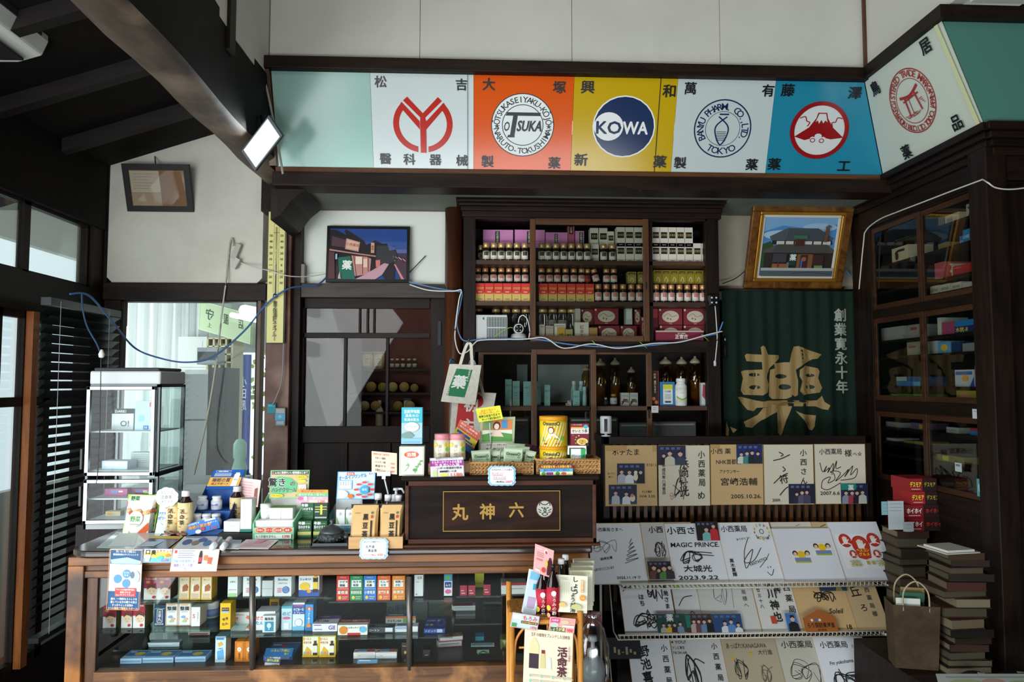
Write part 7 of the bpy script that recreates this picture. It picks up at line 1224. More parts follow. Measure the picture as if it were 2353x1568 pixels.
def ppl(w,h,bg,fig,floor=None):
    o = [('r',0,0,w,h,bg)] + ([('r',0,h * .75,w,h,floor)] if floor else []) + [('r',w * (.08 + .2 * i),h * .08,w * (.2 + .2 * i),h * .2,'5a6a94') for i in range(4)]
    for x,y,s_,c in fig: o += [('p',[(w * x - 6 * s_,h),(w * x - 5.5 * s_,h * y + 6 * s_),(w * x - 2 * s_,h * y + 3.6 * s_),(w * x + 2 * s_,h * y + 3.6 * s_),(w * x + 5.5 * s_,h * y + 6 * s_),(w * x + 6 * s_,h)],c),('e',w * x,h * y,2.6 * s_,3.4 * s_,'d8b49c'),('p',[(w * x - 2.7 * s_,h * y),(w * x - 2 * s_,h * y - 3.6 * s_),(w * x + 2 * s_,h * y - 3.6 * s_),(w * x + 2.7 * s_,h * y),(w * x,h * y - 1.6 * s_)],'2a201e')]
    return o
TAN,CRM,WB2 = '#d4b27f','#ddd5c0','#eceff3'
NB = 'signed boards along the partition and rack'
def sb(label,x0,x1,y0,col,draw,tier,dy=0,wpx=None,hs=.272):
    Yt,ti,yr = {0: (YL - .006,0,1022),1: (3.17,.16,1202),2: (3.09,.16,1306),3: (2.99,.16,1465)}[tier]; zr = P(1690,yr,Yt).z; Yt += (P(1690,y0,Yt).z - zr) * ti / .22 * 1.1; a = P(x0,y0,Yt - dy); a.z = P(1690,y0,Yt).z if tier else a.z; b = P(x1,y0,Yt - dy); w = max(b.x - a.x,.1) if wpx is None else wpx * Yt / F
    m = M(); U = V((w,0,0)); D = V((0,-ti,-math.sqrt(.272 ** 2 - ti ** 2))) * (hs / .272); k = w * F / Yt; e = 'c8a050'
    m.slab((0,0,0),U,D,.003,mat(col,.7)); m.page((0,0,0),U,D,k,142); m.draw([('f',0,0,k,142,.8,e)] + draw); return onelabel(m,'signed_board',label,'board',NB,loc=a)
def photo(label,x0,x1,y0,y1,Y,draw,w,h,ti=0,rot=0,name='photograph'):
    a,b = P(x0,y0,Y),P(x1,y0,Y); hh = (y1 - y0) * Y / F; D = V((0,-ti * hh,-hh * math.sqrt(max(0,1 - ti * ti)))) if ti else V((0,0,-hh)); m = M(); m.slab((0,0,0),V((b.x - a.x,0,0)),D,.0008,mat('2a2f4a',.25)); m.page((0,0,0),V((b.x - a.x,0,0)),D,w,h); m.draw(draw); return onelabel(m,name,label,'photograph',loc=a)
V_ = dict(v=True,al='l',b=.014)
sb('tan signed board with two dog-and-people snapshots, top row',1390,1509,1024,TAN,[tx(48,16,17,'ポチたま',KK,fit=62),tx(108,46,8,'まさおくん',KK,fit=24),tx(14,66,6,'ヨークン',KK,fit=17),tx(13,74,6,'ポー',KK),tx(96,109,6,'テレビ東京',KK,fit=23),tx(98,119,8,'H14. 3.23.',KK,fit=36),('r',2,1,50,13,'be9860'),('r',110,1,119,15,'be9860')],0)
sb('cream signed board with tall brush characters and a two-men snapshot, top row',1512,1630,1024,CRM,[tx(101,22,19,'小西薬局',KK,lead=1.15,sx=.9,**V_),tx(99,118,20,'め',KK,rot=-12)] + [tx(59,42 + 22 * i,26,s_,KK,sx=.9,rot=-8) for i,s_ in enumerate('浜崎優光')] + sig(1,34,60,50,74,2,1.4) + [tx(12,48,8.5,'平成元年八月吉日',KK,**V_),('o',30,119,4,8,.8,'d0604a'),tx(30,119,4,'印','d0604a')],0)
sb('tan signed board dated 2005 with a four-people snapshot, top row',1632,1752,1022,TAN,[tx(24,16,14,'小西 薬',KK,fit=48),tx(42,41,13,'NHK首都圏',KK,fit=58),tx(44,64,10,'アナウンサー',KK,fit=46),tx(66,88,19,'宮﨑浩輔',KK,fit=86),tx(82,122,13,'2005.10.26.',KK,fit=72),('r',0,1,22,9,'be9860')],0)
sb('cream signed board with loose brush strokes and a dark snapshot, top row',1754,1868,1022,CRM,[tx(94,20,17,'小西さん',KK,lead=1.3,**V_)] + [('k',q,2.2,KK) for q in ([(36,18),(46,24),(40,28)],[(22,38),(40,34),(54,28),(62,24)],[(44,52),(50,60),(44,64)],[(22,92),(40,76),(56,68)],[(36,120),(48,106),(56,100)])] + [tx(46,82,22,'符',KK,rot=-10),tx(28,131,9,'2009.',KK)],0)
sb('cream signed board with LOVE signature and a green-curtain snapshot, top row',1871,1987,1021,CRM,[tx(38,18,15,'小西薬局',KK,fit=54),tx(80,22,18,'様',KK),tx(102,24,11,'へ☆',KK)] + [('k',q,1.7,KK) for q in ([(12,44),(18,66),(28,52),(22,66),(34,56),(30,68),(44,46),(42,66),(52,40),(50,58),(62,54)],[(14,104),(18,86),(36,78),(30,92),(46,84),(44,70),(36,66),(50,64),(60,70),(48,88),(66,74),(80,60),(70,78),(90,52),(84,74),(100,58),(94,80),(60,86)],[(14,104),(30,108),(60,92)])] + [tx(40,70,9,'♡',KK),tx(34,116,12,'2007.6.6',KK,fit=46)],0)
PY = YL - .0105
photo('snapshot of people with a pale dog, upper one on the tan board',1418,1481,1066,1111,PY,ppl(63,45,'1d2740',[(.16,.4,1.6,'b8bcc8'),(.44,.42,1.7,'dfe2e6'),(.85,.42,1.6,'1a1a22')],'3a4660') + [('e',42,30,5,9,'e8dcc0'),('e',42,20,4,4,'ece2c8')],63,45); photo('snapshot of people with a pale dog, lower one on the tan board',1399,1463,1115,1159,PY,ppl(64,44,'1d2740',[(.24,.4,1.6,'c0c4cc'),(.62,.45,1.6,'dfe2e6')],'3a4660') + [('e',54,30,6,8,'e8dcc0'),('e',53,24,4,4,'c08a7a')],64,44)
photo('snapshot of two older men on the cream brush board',1512,1575,1025,1069,PY,ppl(63,44,'2a2848',[(.2,.5,1.5,'1a1a20'),(.42,.38,2,'d0c8b4'),(.8,.4,2.1,'3a4254')]),63,44); photo('blue snapshot of four people taped on the board dated 2005',1692,1751,1022,1066,PY,ppl(59,44,'1a2f6a',[(.18,.5,1.5,'d8dcc8'),(.4,.45,1.6,'3a8a8a'),(.6,.42,1.6,'1a2430'),(.82,.46,1.5,'20283a')]),59,44)
photo('dark violet snapshot of three people on the loose brush board',1812,1872,1113,1158,PY,ppl(60,45,'231f35',[(.3,.5,1.4,'2a2a38'),(.5,.42,1.6,'5a5a70'),(.68,.4,1.5,'4a4460')]),60,45); photo('snapshot of people before a green curtain on the LOVE board',1932,1994,1112,1158,PY - .003,ppl(62,46,'1f2a4a',[(.18,.45,1.6,'8a94a0'),(.4,.45,1.6,'a83a4a'),(.58,.45,1.6,'20202a'),(.78,.42,1.6,'c8c4bc')]) + [('r',0,0,34,14,'1f8a7a'),tx(22,9,14,'薬','e8efe8',b=.03)],62,46)
# first tier
sb('white signed board with heart autograph at the end of the rack',1348,1470,1200,WB2,[tx(48,16,10,'小西薬局さまへ',KK,fit=66)] + sig(5,10,34,60,44,2,.9) + [tx(36,84,7,'森崎友華',KK,rot=-8),tx(24,108,7,'いつもありがとうございます',KK,rot=-7,fit=54),tx(80,128,8,'2025.11.19 ♡',KK,fit=52)] + [('k',[(76 + 3 * i,96 - 9 * i),(108 - 2 * i,84 - 9 * i),(80 + 3 * i,90 - 9 * i)],.9,KK) for i in range(6)],1)
sb('white signed board overlapped in the middle, above a family snapshot',1470,1525,1200,'d6d6d2',[tx(34,18,17,'小西',KK,b=.02)] + sig(9,24,40,40,50,3,1.5),1,-.006,118)
sb('white signed board with thick capital lettering, rack top tier',1525,1646,1202,WB2,[tx(36,18,19,'小西さ',KK,b=.02,fit=64),tx(62,52,15,'MAGIC PRINCE.',KK,b=.02,sh=.1,fit=110)] + sig(12,18,64,90,34,3,1.8) + [tx(58,108,16,'大城光',KK,b=.02,fit=62),tx(56,128,12,'2023.9.22',KK,fit=88)],1)
sb('white signed board with round yellow badge sticker and smile, top tier',1645,1766,1201,WB2,[tx(38,16,17,'小西薬局',KK,fit=60),tx(54,40,6,'ありがとう!!',KK,rot=-8),('k',[(66,38),(50,70),(44,108),(56,96),(70,66),(54,80),(44,96),(66,92),(90,62)],1.6,KK),('k',[(76,108),(96,88),(104,76)],1.2,KK),tx(76,94,9,'FANTASTICS',KK,rot=-20,fit=44),('k',[(90,118),(98,126),(106,112)],1.4,KK),('k',[(94,106),(94,110)],1.3,KK),('k',[(100,105),(100,109)],1.3,KK),tx(16,92,10,'黒木夏輝',KK,**V_),('e',100,26,21,21,'eceee8'),tx(100,39,7,'朝ごはん道',KK,b=.02,fit=28),('o',100,24,5,6,1.4,KK)] + [('e',100 + 17 * math.cos(a * .52),26 + 17 * math.sin(a * .52),1.6,3,('e8c83a','5aa8c8','d84a8a','a8c84a')[a % 4]) for a in range(12)],1)
badge = lambda x,y: [('r',x - 22,y - 18,x + 22,y + 18,'eceae2'),('e',x,y - 5,9,10,'f0c42a'),('e',x - 14,y - 9,6,7,'3a2418'),('e',x - 14,y - 7,4,5,'e8c4a8'),('e',x + 14,y - 9,6,7,'2a3a2a'),('e',x + 14,y - 7,4,5,'e8c4a8'),('r',x - 18,y + 3,x + 18,y + 12,'3a9ad0'),tx(x,y + 7,8,'にもリバース','f0607a',b=.03,fit=34),('r',x - 18,y + 12,x + 18,y + 16,'a8b83a')]
sb('cream board edge peeping over the board with two square stickers',1768,1838,1203,'d8d4c6',[('k',[(60,10),(70,6)],1,KK)],1,-.018,118); sb('tan board edge peeping over the white boards, top tier',1862,1900,1203,'c9b28a',[('k',[(20,12),(34,6)],1.5,KK)],1,-.01,60)
sb('white board bearing two small square stickers, top tier',1771,1905,1216,'e2e5ec',badge(54,76) + badge(106,58),1,0,None,.243)
hand = lambda x,y,k: [('e',x,y,16 * k,18 * k,'c8382a'),('o',x,y,16 * k,18 * k,1.6 * k,'a82a1e')] + [('k',[(x - 5 * k + 3 * i * k,y - 12 * k + abs(i - 1.5) * k * 2),(x - 5 * k + 3 * i * k,y)],2.6 * k,'f2efe8') for i in range(4)] + [('e',x - .5 * k,y + 3 * k,6 * k,7 * k,'f2efe8'),('k',[(x + 5 * k,y + 2 * k),(x + 9 * k,y - 3 * k)],2.4 * k,'f2efe8'),('k',[(x - 12 * k,y + 11 * k),(x,y + 7 * k),(x + 12 * k,y + 11 * k)],3 * k,'f2efe8')]
sb('white board with a sheet of red oval hand stickers, end of top tier',1898,2013,1202,'e2e5ec',[('p',[(10,30),(106,32),(114,112),(14,112)],'eeeff0')] + hand(30,46,.9) + hand(62,58,1.25) + [('p',[(44,66),(80,66),(76,88),(62,92),(48,88)],'c8382a'),tx(62,70,9,'ヘスコン','ece03a',b=.04,fit=28),tx(62,80,9,'グルメ','ece03a',b=.04,fit=24)] + hand(94,46,.9) + hand(36,80,.5) + hand(90,80,.5) + [tx(34 + 60 * i,y,8,s_,'c8c02a',b=.05,fit=24,out=('3a381a',.03)) for i in (0,1) for y,s_ in ((98,'ヘスコン'),(106,'グルメ'))] + [('r',58 + 12 * i,98,64 + 12 * i,106,'b8a83a') for i in (0,1)],1)
photo('family snapshot at the foot of the overlapped white board',1487,1540,1291,1331,3.03,ppl(53,40,'3a2a24',[(.25,.35,1.9,'6a4a38'),(.45,.5,1.5,'2a2a2e'),(.68,.4,2.1,'5a8a4a'),(.92,.35,1.7,'3a3a3a')]),53,40,.5); photo('snapshot of a woman in teal and a red figure, above thick lettering board',1597,1648,1199,1242,3.145,ppl(51,43,'241c1a',[(.45,.42,1.8,'7ac0b8'),(.78,.25,1.6,'c8303a')]),51,43,.4)
# second tier
T2 = 1306
sb('white signed board full of cartoon-like loops, second tier end',1418,1533,T2,WB2,sig(21,6,20,34,30,2,1.6) + sig(22,62,16,34,60,3,1.7) + sig(23,20,92,84,40,4,1.8) + [tx(102,28,12,'西薬局さま',KK,lead=1.15,**V_),tx(56,108,13,'AND',KK,b=.014,v=True),tx(46,70,13,'はち',KK,v=True)],2)
sb('white board with one thick arc and green sticker, second tier',1535,1582,T2,'dadcdc',[('r',6,24,18,48,'a8cf4a'),('k',[(10,84),(24,66),(44,62)],1.8,KK)] + sig(25,30,90,20,30,1,1.4),2,-.008,110)
sb('pale grey-white board with a long faint signature, second tier',1592,1716,T2,'d3d4cf',sig(27,36,16,50,80,2,.8,'5a5a58') + [tx(104,26,11,'西薬局様へ','6a6a66',lead=1.3,v=True,al='l')],2)
sb('white board with vertical brush name and red seal, second tier',1717,1806,T2,'dcdcd6',[tx(78,22,17,'小西薬局',KK,lead=1.4,**V_),tx(12,28,9,'八月廿三十八',KK,lead=1.3,**V_),tx(40,34,22,'愛川神也',KK,b=.024,lead=1.15,v=True,al='l'),('r',24,108,36,124,'c84a3a'),tx(56,34,15,'下街',KK,lead=1.3,**V_)],2)
sb('tan board with a black looping autograph and orange house tag, second tier',1806,1924,T2,TAN,sig(31,46,52,50,28,3,2) + [tx(44,26,14,'ジズ',KK,b=.02),tx(84,98,15,'Soleil',KK,sh=.3),tx(104,132,14,'18',KK)],2)
sb('tan board with faint brush characters at the end of the second tier',1924,1995,T2,'c7ac82',[tx(22,56,26,'丘',KK,b=.014,rot=-8),tx(30,92,18,'ろ',KK),tx(50,36,12,'小西薬局様','4a4238',lead=1.45,v=True,al='l')],2)
YP = 2.945
photo('group snapshot in front of a green curtain, first of three on the second tier',1507,1572,1412,1452,YP,ppl(65,40,'274a42',[(.22,.6,1.3,'b8b8a8'),(.42,.6,1.4,'e8b82a'),(.6,.6,1.3,'3a2a2a'),(.8,.55,1.3,'7a94b0')]) + [tx(30,9,17,'薬','e8efe8',b=.03)],65,40,.5); photo('snapshot of five people by the shop shelves, middle of three on the second tier',1573,1634,1412,1452,YP,ppl(61,40,'4a342c',[(.3,.4,1.4,'c8a8a0'),(.48,.4,1.4,'6a4a4a'),(.68,.42,1.5,'6a8ab0'),(.88,.38,1.4,'1a1a1e')]) + [('r',0,2,10,30,'1f7a6a')],61,40,.5); photo('blue snapshot of seated people, last of three on the second tier',1635,1701,1412,1452,YP,ppl(66,40,'2a4a78',[(.4,.5,1.6,'d8dce0'),(.62,.42,1.6,'5a8ac0'),(.85,.6,1.5,'dfe2e6')]),66,40,.5)
photo('small portrait of a dark-suited person beside the brush name board',1803,1827,1410,1450,YP,ppl(24,40,'3a7ac0',[(.6,.3,2,'1a1c22')]),24,40,.5); photo('dark blue print hanging over the looping autograph board',1876,1938,1326,1358,3.045,[('r',0,0,62,32,'1f3a52'),('p',[(36,32),(44,8),(52,32)],'8a7a4a')],62,32,.5); photo('dark night-scene print at the end of the third tier',1396,1470,1466,1511,2.97,[('r',0,0,74,45,'14161c')] + [('r',12 + i * 9,20 + i % 3 * 5,17 + i * 9,32 + i % 2 * 4,'a89a7a') for i in range(6)],74,45,.4)
a = P(1842,1402,YP - .004); m = M(); w = 74 * YP / F; h = 48 * YP / F; m.T = MX.Rotation(-.5,4,'X'); m.prism([(0,-h),(w,-h),(w,-h * .35),(w * .5,0),(0,-h * .35)],0,.006,mat('a8632e',.5)); m.page((0,0,0),(w,0,0),(0,0,-h),74,48); m.draw([tx(37,34,12,'らり探訪東海道','2a1a12',b=.02,fit=62),tx(37,44,5,'旅の記念','4a2a1a')] + [('e',18 + 9 * i,23,3,3,('e8e4da','3a6ab0','e8e4da')[i % 3]) for i in range(3)]); m.T = MX.Identity(4); onelabel(m,'wooden_plaque','small orange house-shaped wooden plaque on the tan autograph board','plaque',loc=a)
# third tier
sb('white board with tall brush name, first on the lowest tier',1440,1538,1465,WB2,[tx(82,20,15,'小西薬局様',KK,lead=1.45,**V_)] + [tx(36,26 + 26 * i,24,s_,KK,b=.02,rot=-10) for i,s_ in enumerate('野池喜')],3)
sb('white board reading 4 YOU with a thick vertical signature, lowest tier',1539,1654,1465,'d6d7d4',[tx(18,8,9,'4 YOU!',KK,fit=34),tx(16,20,7,'テレビ東京',KK,fit=28),tx(18,30,7,'7/8 ON AIR',KK,fit=32),tx(98,18,14,'小西薬局さま',KK,lead=1.5,**V_)] + sig(41,24,20,50,90,3,2),3)
sb('beige board with two thin autographs and yellow tabs, lowest tier',1654,1778,1465,'bdb296',[tx(56,18,13,'あっぱれ!KANAGAWA','4a4438',fit=92),tx(96,32,11,'大行進','4a4438')] + sig(43,20,40,46,50,3,1.4) + sig(44,76,52,36,50,3,.9,'6a6456') + [('r',14,40,22,47,'d8b23a'),('r',58,32,66,38,'d8b23a')],3)
sb('pale board with a big round grey signature, lowest tier',1776,1868,1468,'cdcabb',[tx(50,16,16,'小西薬局','3a3833',fit=72)] + sig(46,20,40,76,60,3,1),3,-.008,118)
sb('bright white board mentioning radio Yokohama, end of the lowest tier',1864,1980,1466,WB2,[tx(46,18,15,'小西薬局',KK,fit=64),tx(92,22,7,'さま',KK),tx(62,52,10,'Fm yokohama 84.7',KK,fit=76,rot=-6,sh=.2),tx(76,80,9,'good for you~',KK,fit=60,rot=-16)] + sig(48,20,66,84,44,3,2),3)
# wire rack
t = thing('wire_rack','cream wire rack holding three tiers of signed boards','rack',(0,0,0)); WR = mat('e6e0d0',.4)
for k,(p0,p1,py,Y) in enumerate(((1427,2040,1335,3.17),(1420,2035,1456,3.09),(1420,2035,1600,2.99))):
    a,b = P(p0,py,Y - .18),P(p1,py,Y - .18); tr = M(); z = P(1690,(1202,1306,1465)[k],Y).z - .223; Y -= .184; tr.tube([V((a.x,Y,z + .012)),V((b.x,Y,z + .012))],.0042,WR,6); tr.tube([V((a.x,Y + .006,z - .008)),V((b.x,Y + .006,z - .008))],.0032,WR,6)
    for i in range(62): x = a.x + (b.x - a.x) * (i + .5) / 62; tr.tube([V((x,Y + .055,z - .006)),V((x,Y + .004,z - .006)),V((x - .003,Y - .003,z + .013))],.0017,WR,5)
    tr.tube([V((a.x,Y,z - .006)),V((a.x,Y + .1,z - .006)),V((a.x,Y + .2,z + .2))],.003,WR,6); tr.tube([V((b.x,Y,z - .006)),V((b.x,Y + .1,z - .006)),V((b.x,Y + .2,z + .2))],.003,WR,6); tr.obj('wire_tray',t)
for x in (a.x,b.x): m = M(); m.tube([V((x,3.19,.84)),V((x,3.19,.02))],.006,WR,8); m.tube([V((x,3.19,.25)),V((x,2.8,.012)),V((x,3.2,.012))],.006,WR,8); m.obj('leg',t)
cable('cord','white cord hanging from the end of the second rack tier',[P(x,y,2.9) for x,y in ((2034,1456),(2042,1466),(2042,1500),(2034,1540),(2030,1590))],.003,'d8d8d2')
# ---- rattan stand in front of the counter
RT = noisy('rattan_cane','b8742a','dc9c48',(20,20,4),.35,.05); Yt = 2.04; t = thing('rattan_stand','orange rattan stand carrying vinegar bottles and ginger cartons','stand',(0,0,0)); zs = P(1255,1421,Yt).z; xa_,xb_2 = P(1176,1421,Yt).x,P(1333,1421,Yt).x
for x in (xa_,xb_2): M().tube([(x,Yt,0),(x,Yt,zs + .018)],.0085,RT,12).obj('leg',t); M().tube([(x,Yt + .19,0),(x,Yt + .19,zs + .05)],.0085,RT,12).obj('leg',t)
for z in (zs - .3,zs - .01):
    m = M()
    for q in (((xa_,Yt),(xb_2,Yt)),((xa_,Yt + .19),(xb_2,Yt + .19)),((xa_,Yt),(xa_,Yt + .19)),((xb_2,Yt),(xb_2,Yt + .19))): m.tube([(*q[0],z),(*q[1],z)],.0075,RT,10)
    if z < zs - .1: m.obj('lower_rails',t)
for i in range(5): x = xa_ + .04 + .03 * i; m.tube([(x,Yt + .002,zs - .015),(x,Yt + .002,zs - .08)],.003,RT,6)
m.tube([(xa_ + .02,Yt + .002,zs - .08),(xb_2 - .02,Yt + .002,zs - .08)],.003,RT,6)
for sg,x in ((1,xa_),(-1,xb_2)): m.tube(smooth([V((x + sg * .006,Yt,zs - .14)),V((x + sg * .012,Yt,zs - .06)),V((x + sg * .04,Yt,zs - .02))]),.004,RT,6)
m.obj('rails',t); M().box((xa_ + .004,Yt + .004,zs - .006),(xb_2 - .004,Yt + .186,zs),noisy('woven_top','8a5a28','b8823e',(90,90,90),.6,.3)).obj('shelf',t); zs += .0008
vb = [('r',1,0,29,70,'c8243c'),tx(16,36,9,'もろみの酢','f0d8c8',v=True),('e',15,12,5,6,'f0ece4'),('e',4,44,5,6,'c8c03a'),('e',4,60,4,5,'e8a07a'),('r',10,62,20,63,'e8c0b8')]
for i,(x,y0,y1,dy) in enumerate(((1246,1310,1412,.05),(1271,1298,1418,.014))): bottle(('dark vinegar bottle with red label on the rattan stand, rear left one','dark vinegar bottle with red label on the rattan stand, front one')[i],x,y0,y1,Yt + dy,30,'1c0f12','1a1012',11,.1,zs,('b8243a',.12,.58),'vinegar_bottle','dark red-label vinegar bottles',vb,.62,m_=mat('1a0c0e',.1))
for i,(x,y0) in enumerate(((1290,1284),(1300,1275))): bottle(('white-capped dark bottle behind the ginger cartons, nearer one','white-capped dark bottle behind the ginger cartons, farther one')[i],x,y0,1410,Yt + .085 + .04 * i,20,'1c1210','eceeee',15,.1,zs,('d8b23a',.2,.55),'vinegar_bottle','white-capped dark bottles on the rattan stand',m_=mat('1c1210',.15))
gl = [tx(42,26,15,'しょう',KK,b=.02,v=True),tx(36,62,13,'しょうが湯',KK,v=True,b=.02,lead=1.02),('r',54,12,60,44,'f0a04a'),tx(57,28,5,'国産生姜使用','f6f0e0',v=True),('e',58,57,7,7,'ee9a3a'),tx(58,57,4,'人気','f8f0e0'),('e',12,76,8,6,'f0c070'),('e',44,80,12,7,'c8c88a'),('r',6,10,22,12,'a8b08a')] + [('r',10 + 5 * i,18,11 + 5 * i,46,'b8bca0') for i in range(4)]
o = cart('ginger_tea_carton','cream ginger tea carton leaning at the front of the rattan stand','box',1279,1349,1326,1421,Yt + .0,.035,'e9e6cf',gl,Z=zs + .013); o.rotation_euler = (math.radians(-15),math.radians(4),0)
for i in range(3): o = cart('ginger_tea_carton',('cream ginger tea carton right behind the front one','second cream ginger tea carton from the back','rearmost cream ginger tea carton on the rattan stand')[i],'box',1310 + 5 * i,1362 + 2 * i,1312 - 11 * i,1412,Yt + .06 + .042 * i,.034,'dfdcc4',[('r',3,3,46,10,'c8c8a0'),tx(20,20,8,'しょうが湯',KK)],Z=zs)
card('price_card','pink fruit vinegar card standing behind the vinegar bottles','card',(1230,1250,Yt + .04),(1273,1266,Yt + .045),(1225,1314,Yt + .035),46,64,'eeb6b4',[('r',4,6,18,8,'f6e0de'),('e',28,10,5,6,'f4f0f0'),('e',28,11,3,4,'d84a4a'),('r',5,30,20,34,'e87a7a')] + [('r',5,16 + 4 * i,22,17 + 4 * i,'c88a8a') for i in range(3)] + [('p',[(36,20),(40,20),(44,34),(44,60),(32,60),(32,34)],'5a1f24'),('e',24,52,5,6,'d84a3a'),('e',30,36,3,8,'e8c84a'),('r',4,54,16,59,'f4eceb')]); m = M(); q = P(1250,1312,Yt + .042); m.tube([q,V((q.x,q.y,zs + .001))],.0015,'d0d4d4',6); onelabel(m,'card_stand','thin rod under the pink fruit vinegar card','stand')
pouch('cellophane-wrapped blue carton leaning at the edge of the rattan stand',1198,1234,1320,1412,zs,.03,'cfdde4',[('p',[(6,4),(30,6),(30,80),(2,84)],'e2ecf0'),('p',[(6,4),(30,6),(30,20),(5,20)],'7ac0e0'),('r',16,28,26,40,'3aa8c0'),('r',8,56,26,78,'b8a0c0')],roll=12,Y=Yt + .03)
card('price_card','blue and white moromi price card hung on the rattan stand','card',(1178,1407,Yt - .012),(1240,1417,Yt - .012),(1172,1440,Yt - .014),66,34,'c4dcec',[('r',2,4,24,14,'e6f0f4'),tx(44,9,12,'もろみ','d8503a',b=.02,fit=34,out=('f4f0e4',.05)),('r',24,16,64,22,'7a2a22'),tx(44,19,5,'まろやかで飲みやすい酢','f0d84a',fit=36),('r',3,24,14,32,'4a9a4a'),tx(56,29,8,'1970','e8484a',b=.02),('f',0,0,66,34,1,'e8a0a0')])
card('price_card','pink ginger tea price card hung on the rattan stand','card',(1264,1418,Yt - .012),(1323,1423,Yt - .012),(1260,1451,Yt - .014),60,35,'f0a8a0',[('r',3,2,24,13,'e04a8a'),tx(13,7,5,'生姜湯','f8e8f0',b=.02),('e',36,10,10,5,'d8c8a0'),('e',12,18,10,6,'c8d0c8'),('r',2,24,38,34,'4a5a4a'),tx(20,28,9,'しょうが湯','f0ec9a',b=.03,fit=34),tx(49,29,9,'950','e8404a',b=.02),('r',30,17,58,22,'f4ecf0')])
card('poster','large cream health tea poster hung on the front of the rattan stand','poster',(1206,1444,Yt - .016),(1317,1456,Yt - .016),(1198,1680,Yt - .018),112,236,'f0e2c6',[tx(60,12,9,'各種の植物をブレンドした健康茶','8a6a5a',fit=90),('r',14,30,32,76,'e8dcb0'),('p',[(20,20),(26,20),(34,36),(34,88),(12,88),(12,36)],'e6d8a4'),('p',[(12,56),(34,56),(34,90),(12,90)],'3a2a34'),('p',[(42,48),(48,48),(50,88),(38,88),(38,60)],'d8cc94'),('r',40,46,48,54,'8a2a2a'),('p',[(56,62),(62,62),(64,90),(54,90)],'dfe0d8'),tx(88,46,24,'活命茶','5a2030',v=True,b=.03,al='l',lead=.95),tx(104,32,5,'こだわり健康茶','a84a4a',v=True,al='l')] + [('e',16 + 26 * (i % 4),106 + 12 * (i // 4),3,3,'9acab8') for i in range(8)] + [('r',22 + 26 * (i % 4),104 + 12 * (i // 4),36 + 26 * (i % 4),106 + 12 * (i // 4),'c8b8a0') for i in range(8)])
c = V((P(1367,1500,2.16).x,2.2,0)); zt = P(1367,1575,2.2).z; m = M(); m.box((c.x - .045,2.12,0),(c.x + .06,2.27,zt),noisy('cardboard_box','7a4f2a','a06c3e',(20,20,20),.7,.05)); onelabel(m,'cardboard_box','brown cardboard box beside the rattan stand','box')
t = thing('sanitizer_bottle','pump sanitizer bottle wrapped in a clear bag beside the rattan stand','bottle',(c.x,2.2,zt + .001)); h = P(1367,1462,2.2).z - zt; M().lathe([(0,0),(.036,0),(.037,h * .35),(.03,h * .5),(.016,h * .6),(0,h * .6)],mat('9aa4a4',.2),20).obj('body',t); m = M(); m.lathe([(.017,h * .58),(.017,h * .72),(.006,h * .75),(.006,h * .88),(.014,h * .9),(.012,h),(0,h)],mat('c9cccc',.35),16); m.tube([(0,0,h * .95),(-.03,-.012,h * .93)],.004,mat('c9cccc',.35),8); m.obj('pump',t); m = M(); m.lathe([(.045,.002),(.05,h * .3),(.05,h * .8),(.035,h * 1.15),(.012,h * 1.35),(.03,h * 1.45)],FILM,9); m.obj('clear_bag',t)
cart('paper_tag','red printed tag hanging at the side of the rattan stand','tag',1345,1382,1408,1440,Yt + .18,.002,'6a2a24',[('r',4,6,30,10,'8a4a3a')])
# ================================================================ curtain, painting and tall side cabinet
YN = 3.58; xa_,xm,xb_2 = P(1660,800,YN).x,P(1808,800,YN).x,P(1984,800,YN).x; z1,z0 = P(1820,669,YN).z,P(1820,1030,YN).z
NG = noisy('dark_green_cloth','041a11','082619',(90,90,90),.9,.1)
wv = lambda x,z: .012 * math.sin(x * 38) * (.35 + .65 * (z1 - z) / (z1 - z0)) + .005 * math.sin(x * 91)
m = M(); nx,nz = 40,12
for s0,s1,off in ((xa_,xm + .004,0),(xm - .004,xb_2,-.004)):
    vs = [(s0 + (s1 - s0) * i / nx,YN + off + wv(s0 + (s1 - s0) * i / nx,z1 + (z0 - z1) * j / nz),z1 + (z0 - z1) * j / nz) for j in range(nz + 1) for i in range(nx + 1)]
    m.add(vs,[(j * (nx + 1) + i,(j + 1) * (nx + 1) + i,(j + 1) * (nx + 1) + i + 1,j * (nx + 1) + i + 1) for j in range(nz) for i in range(nx)],NG,True)
pm = M(); pm.page((xa_,YN - .004,z1),(xb_2 - xa_,0,0),(0,0,z0 - z1),324,361); q = lambda *p: [(p[i] / 2.703 - 20,p[i + 1] / 2.703 - 228) for i in range(0,len(p),2)]; TC = '9c8250'; GC = '061f15'
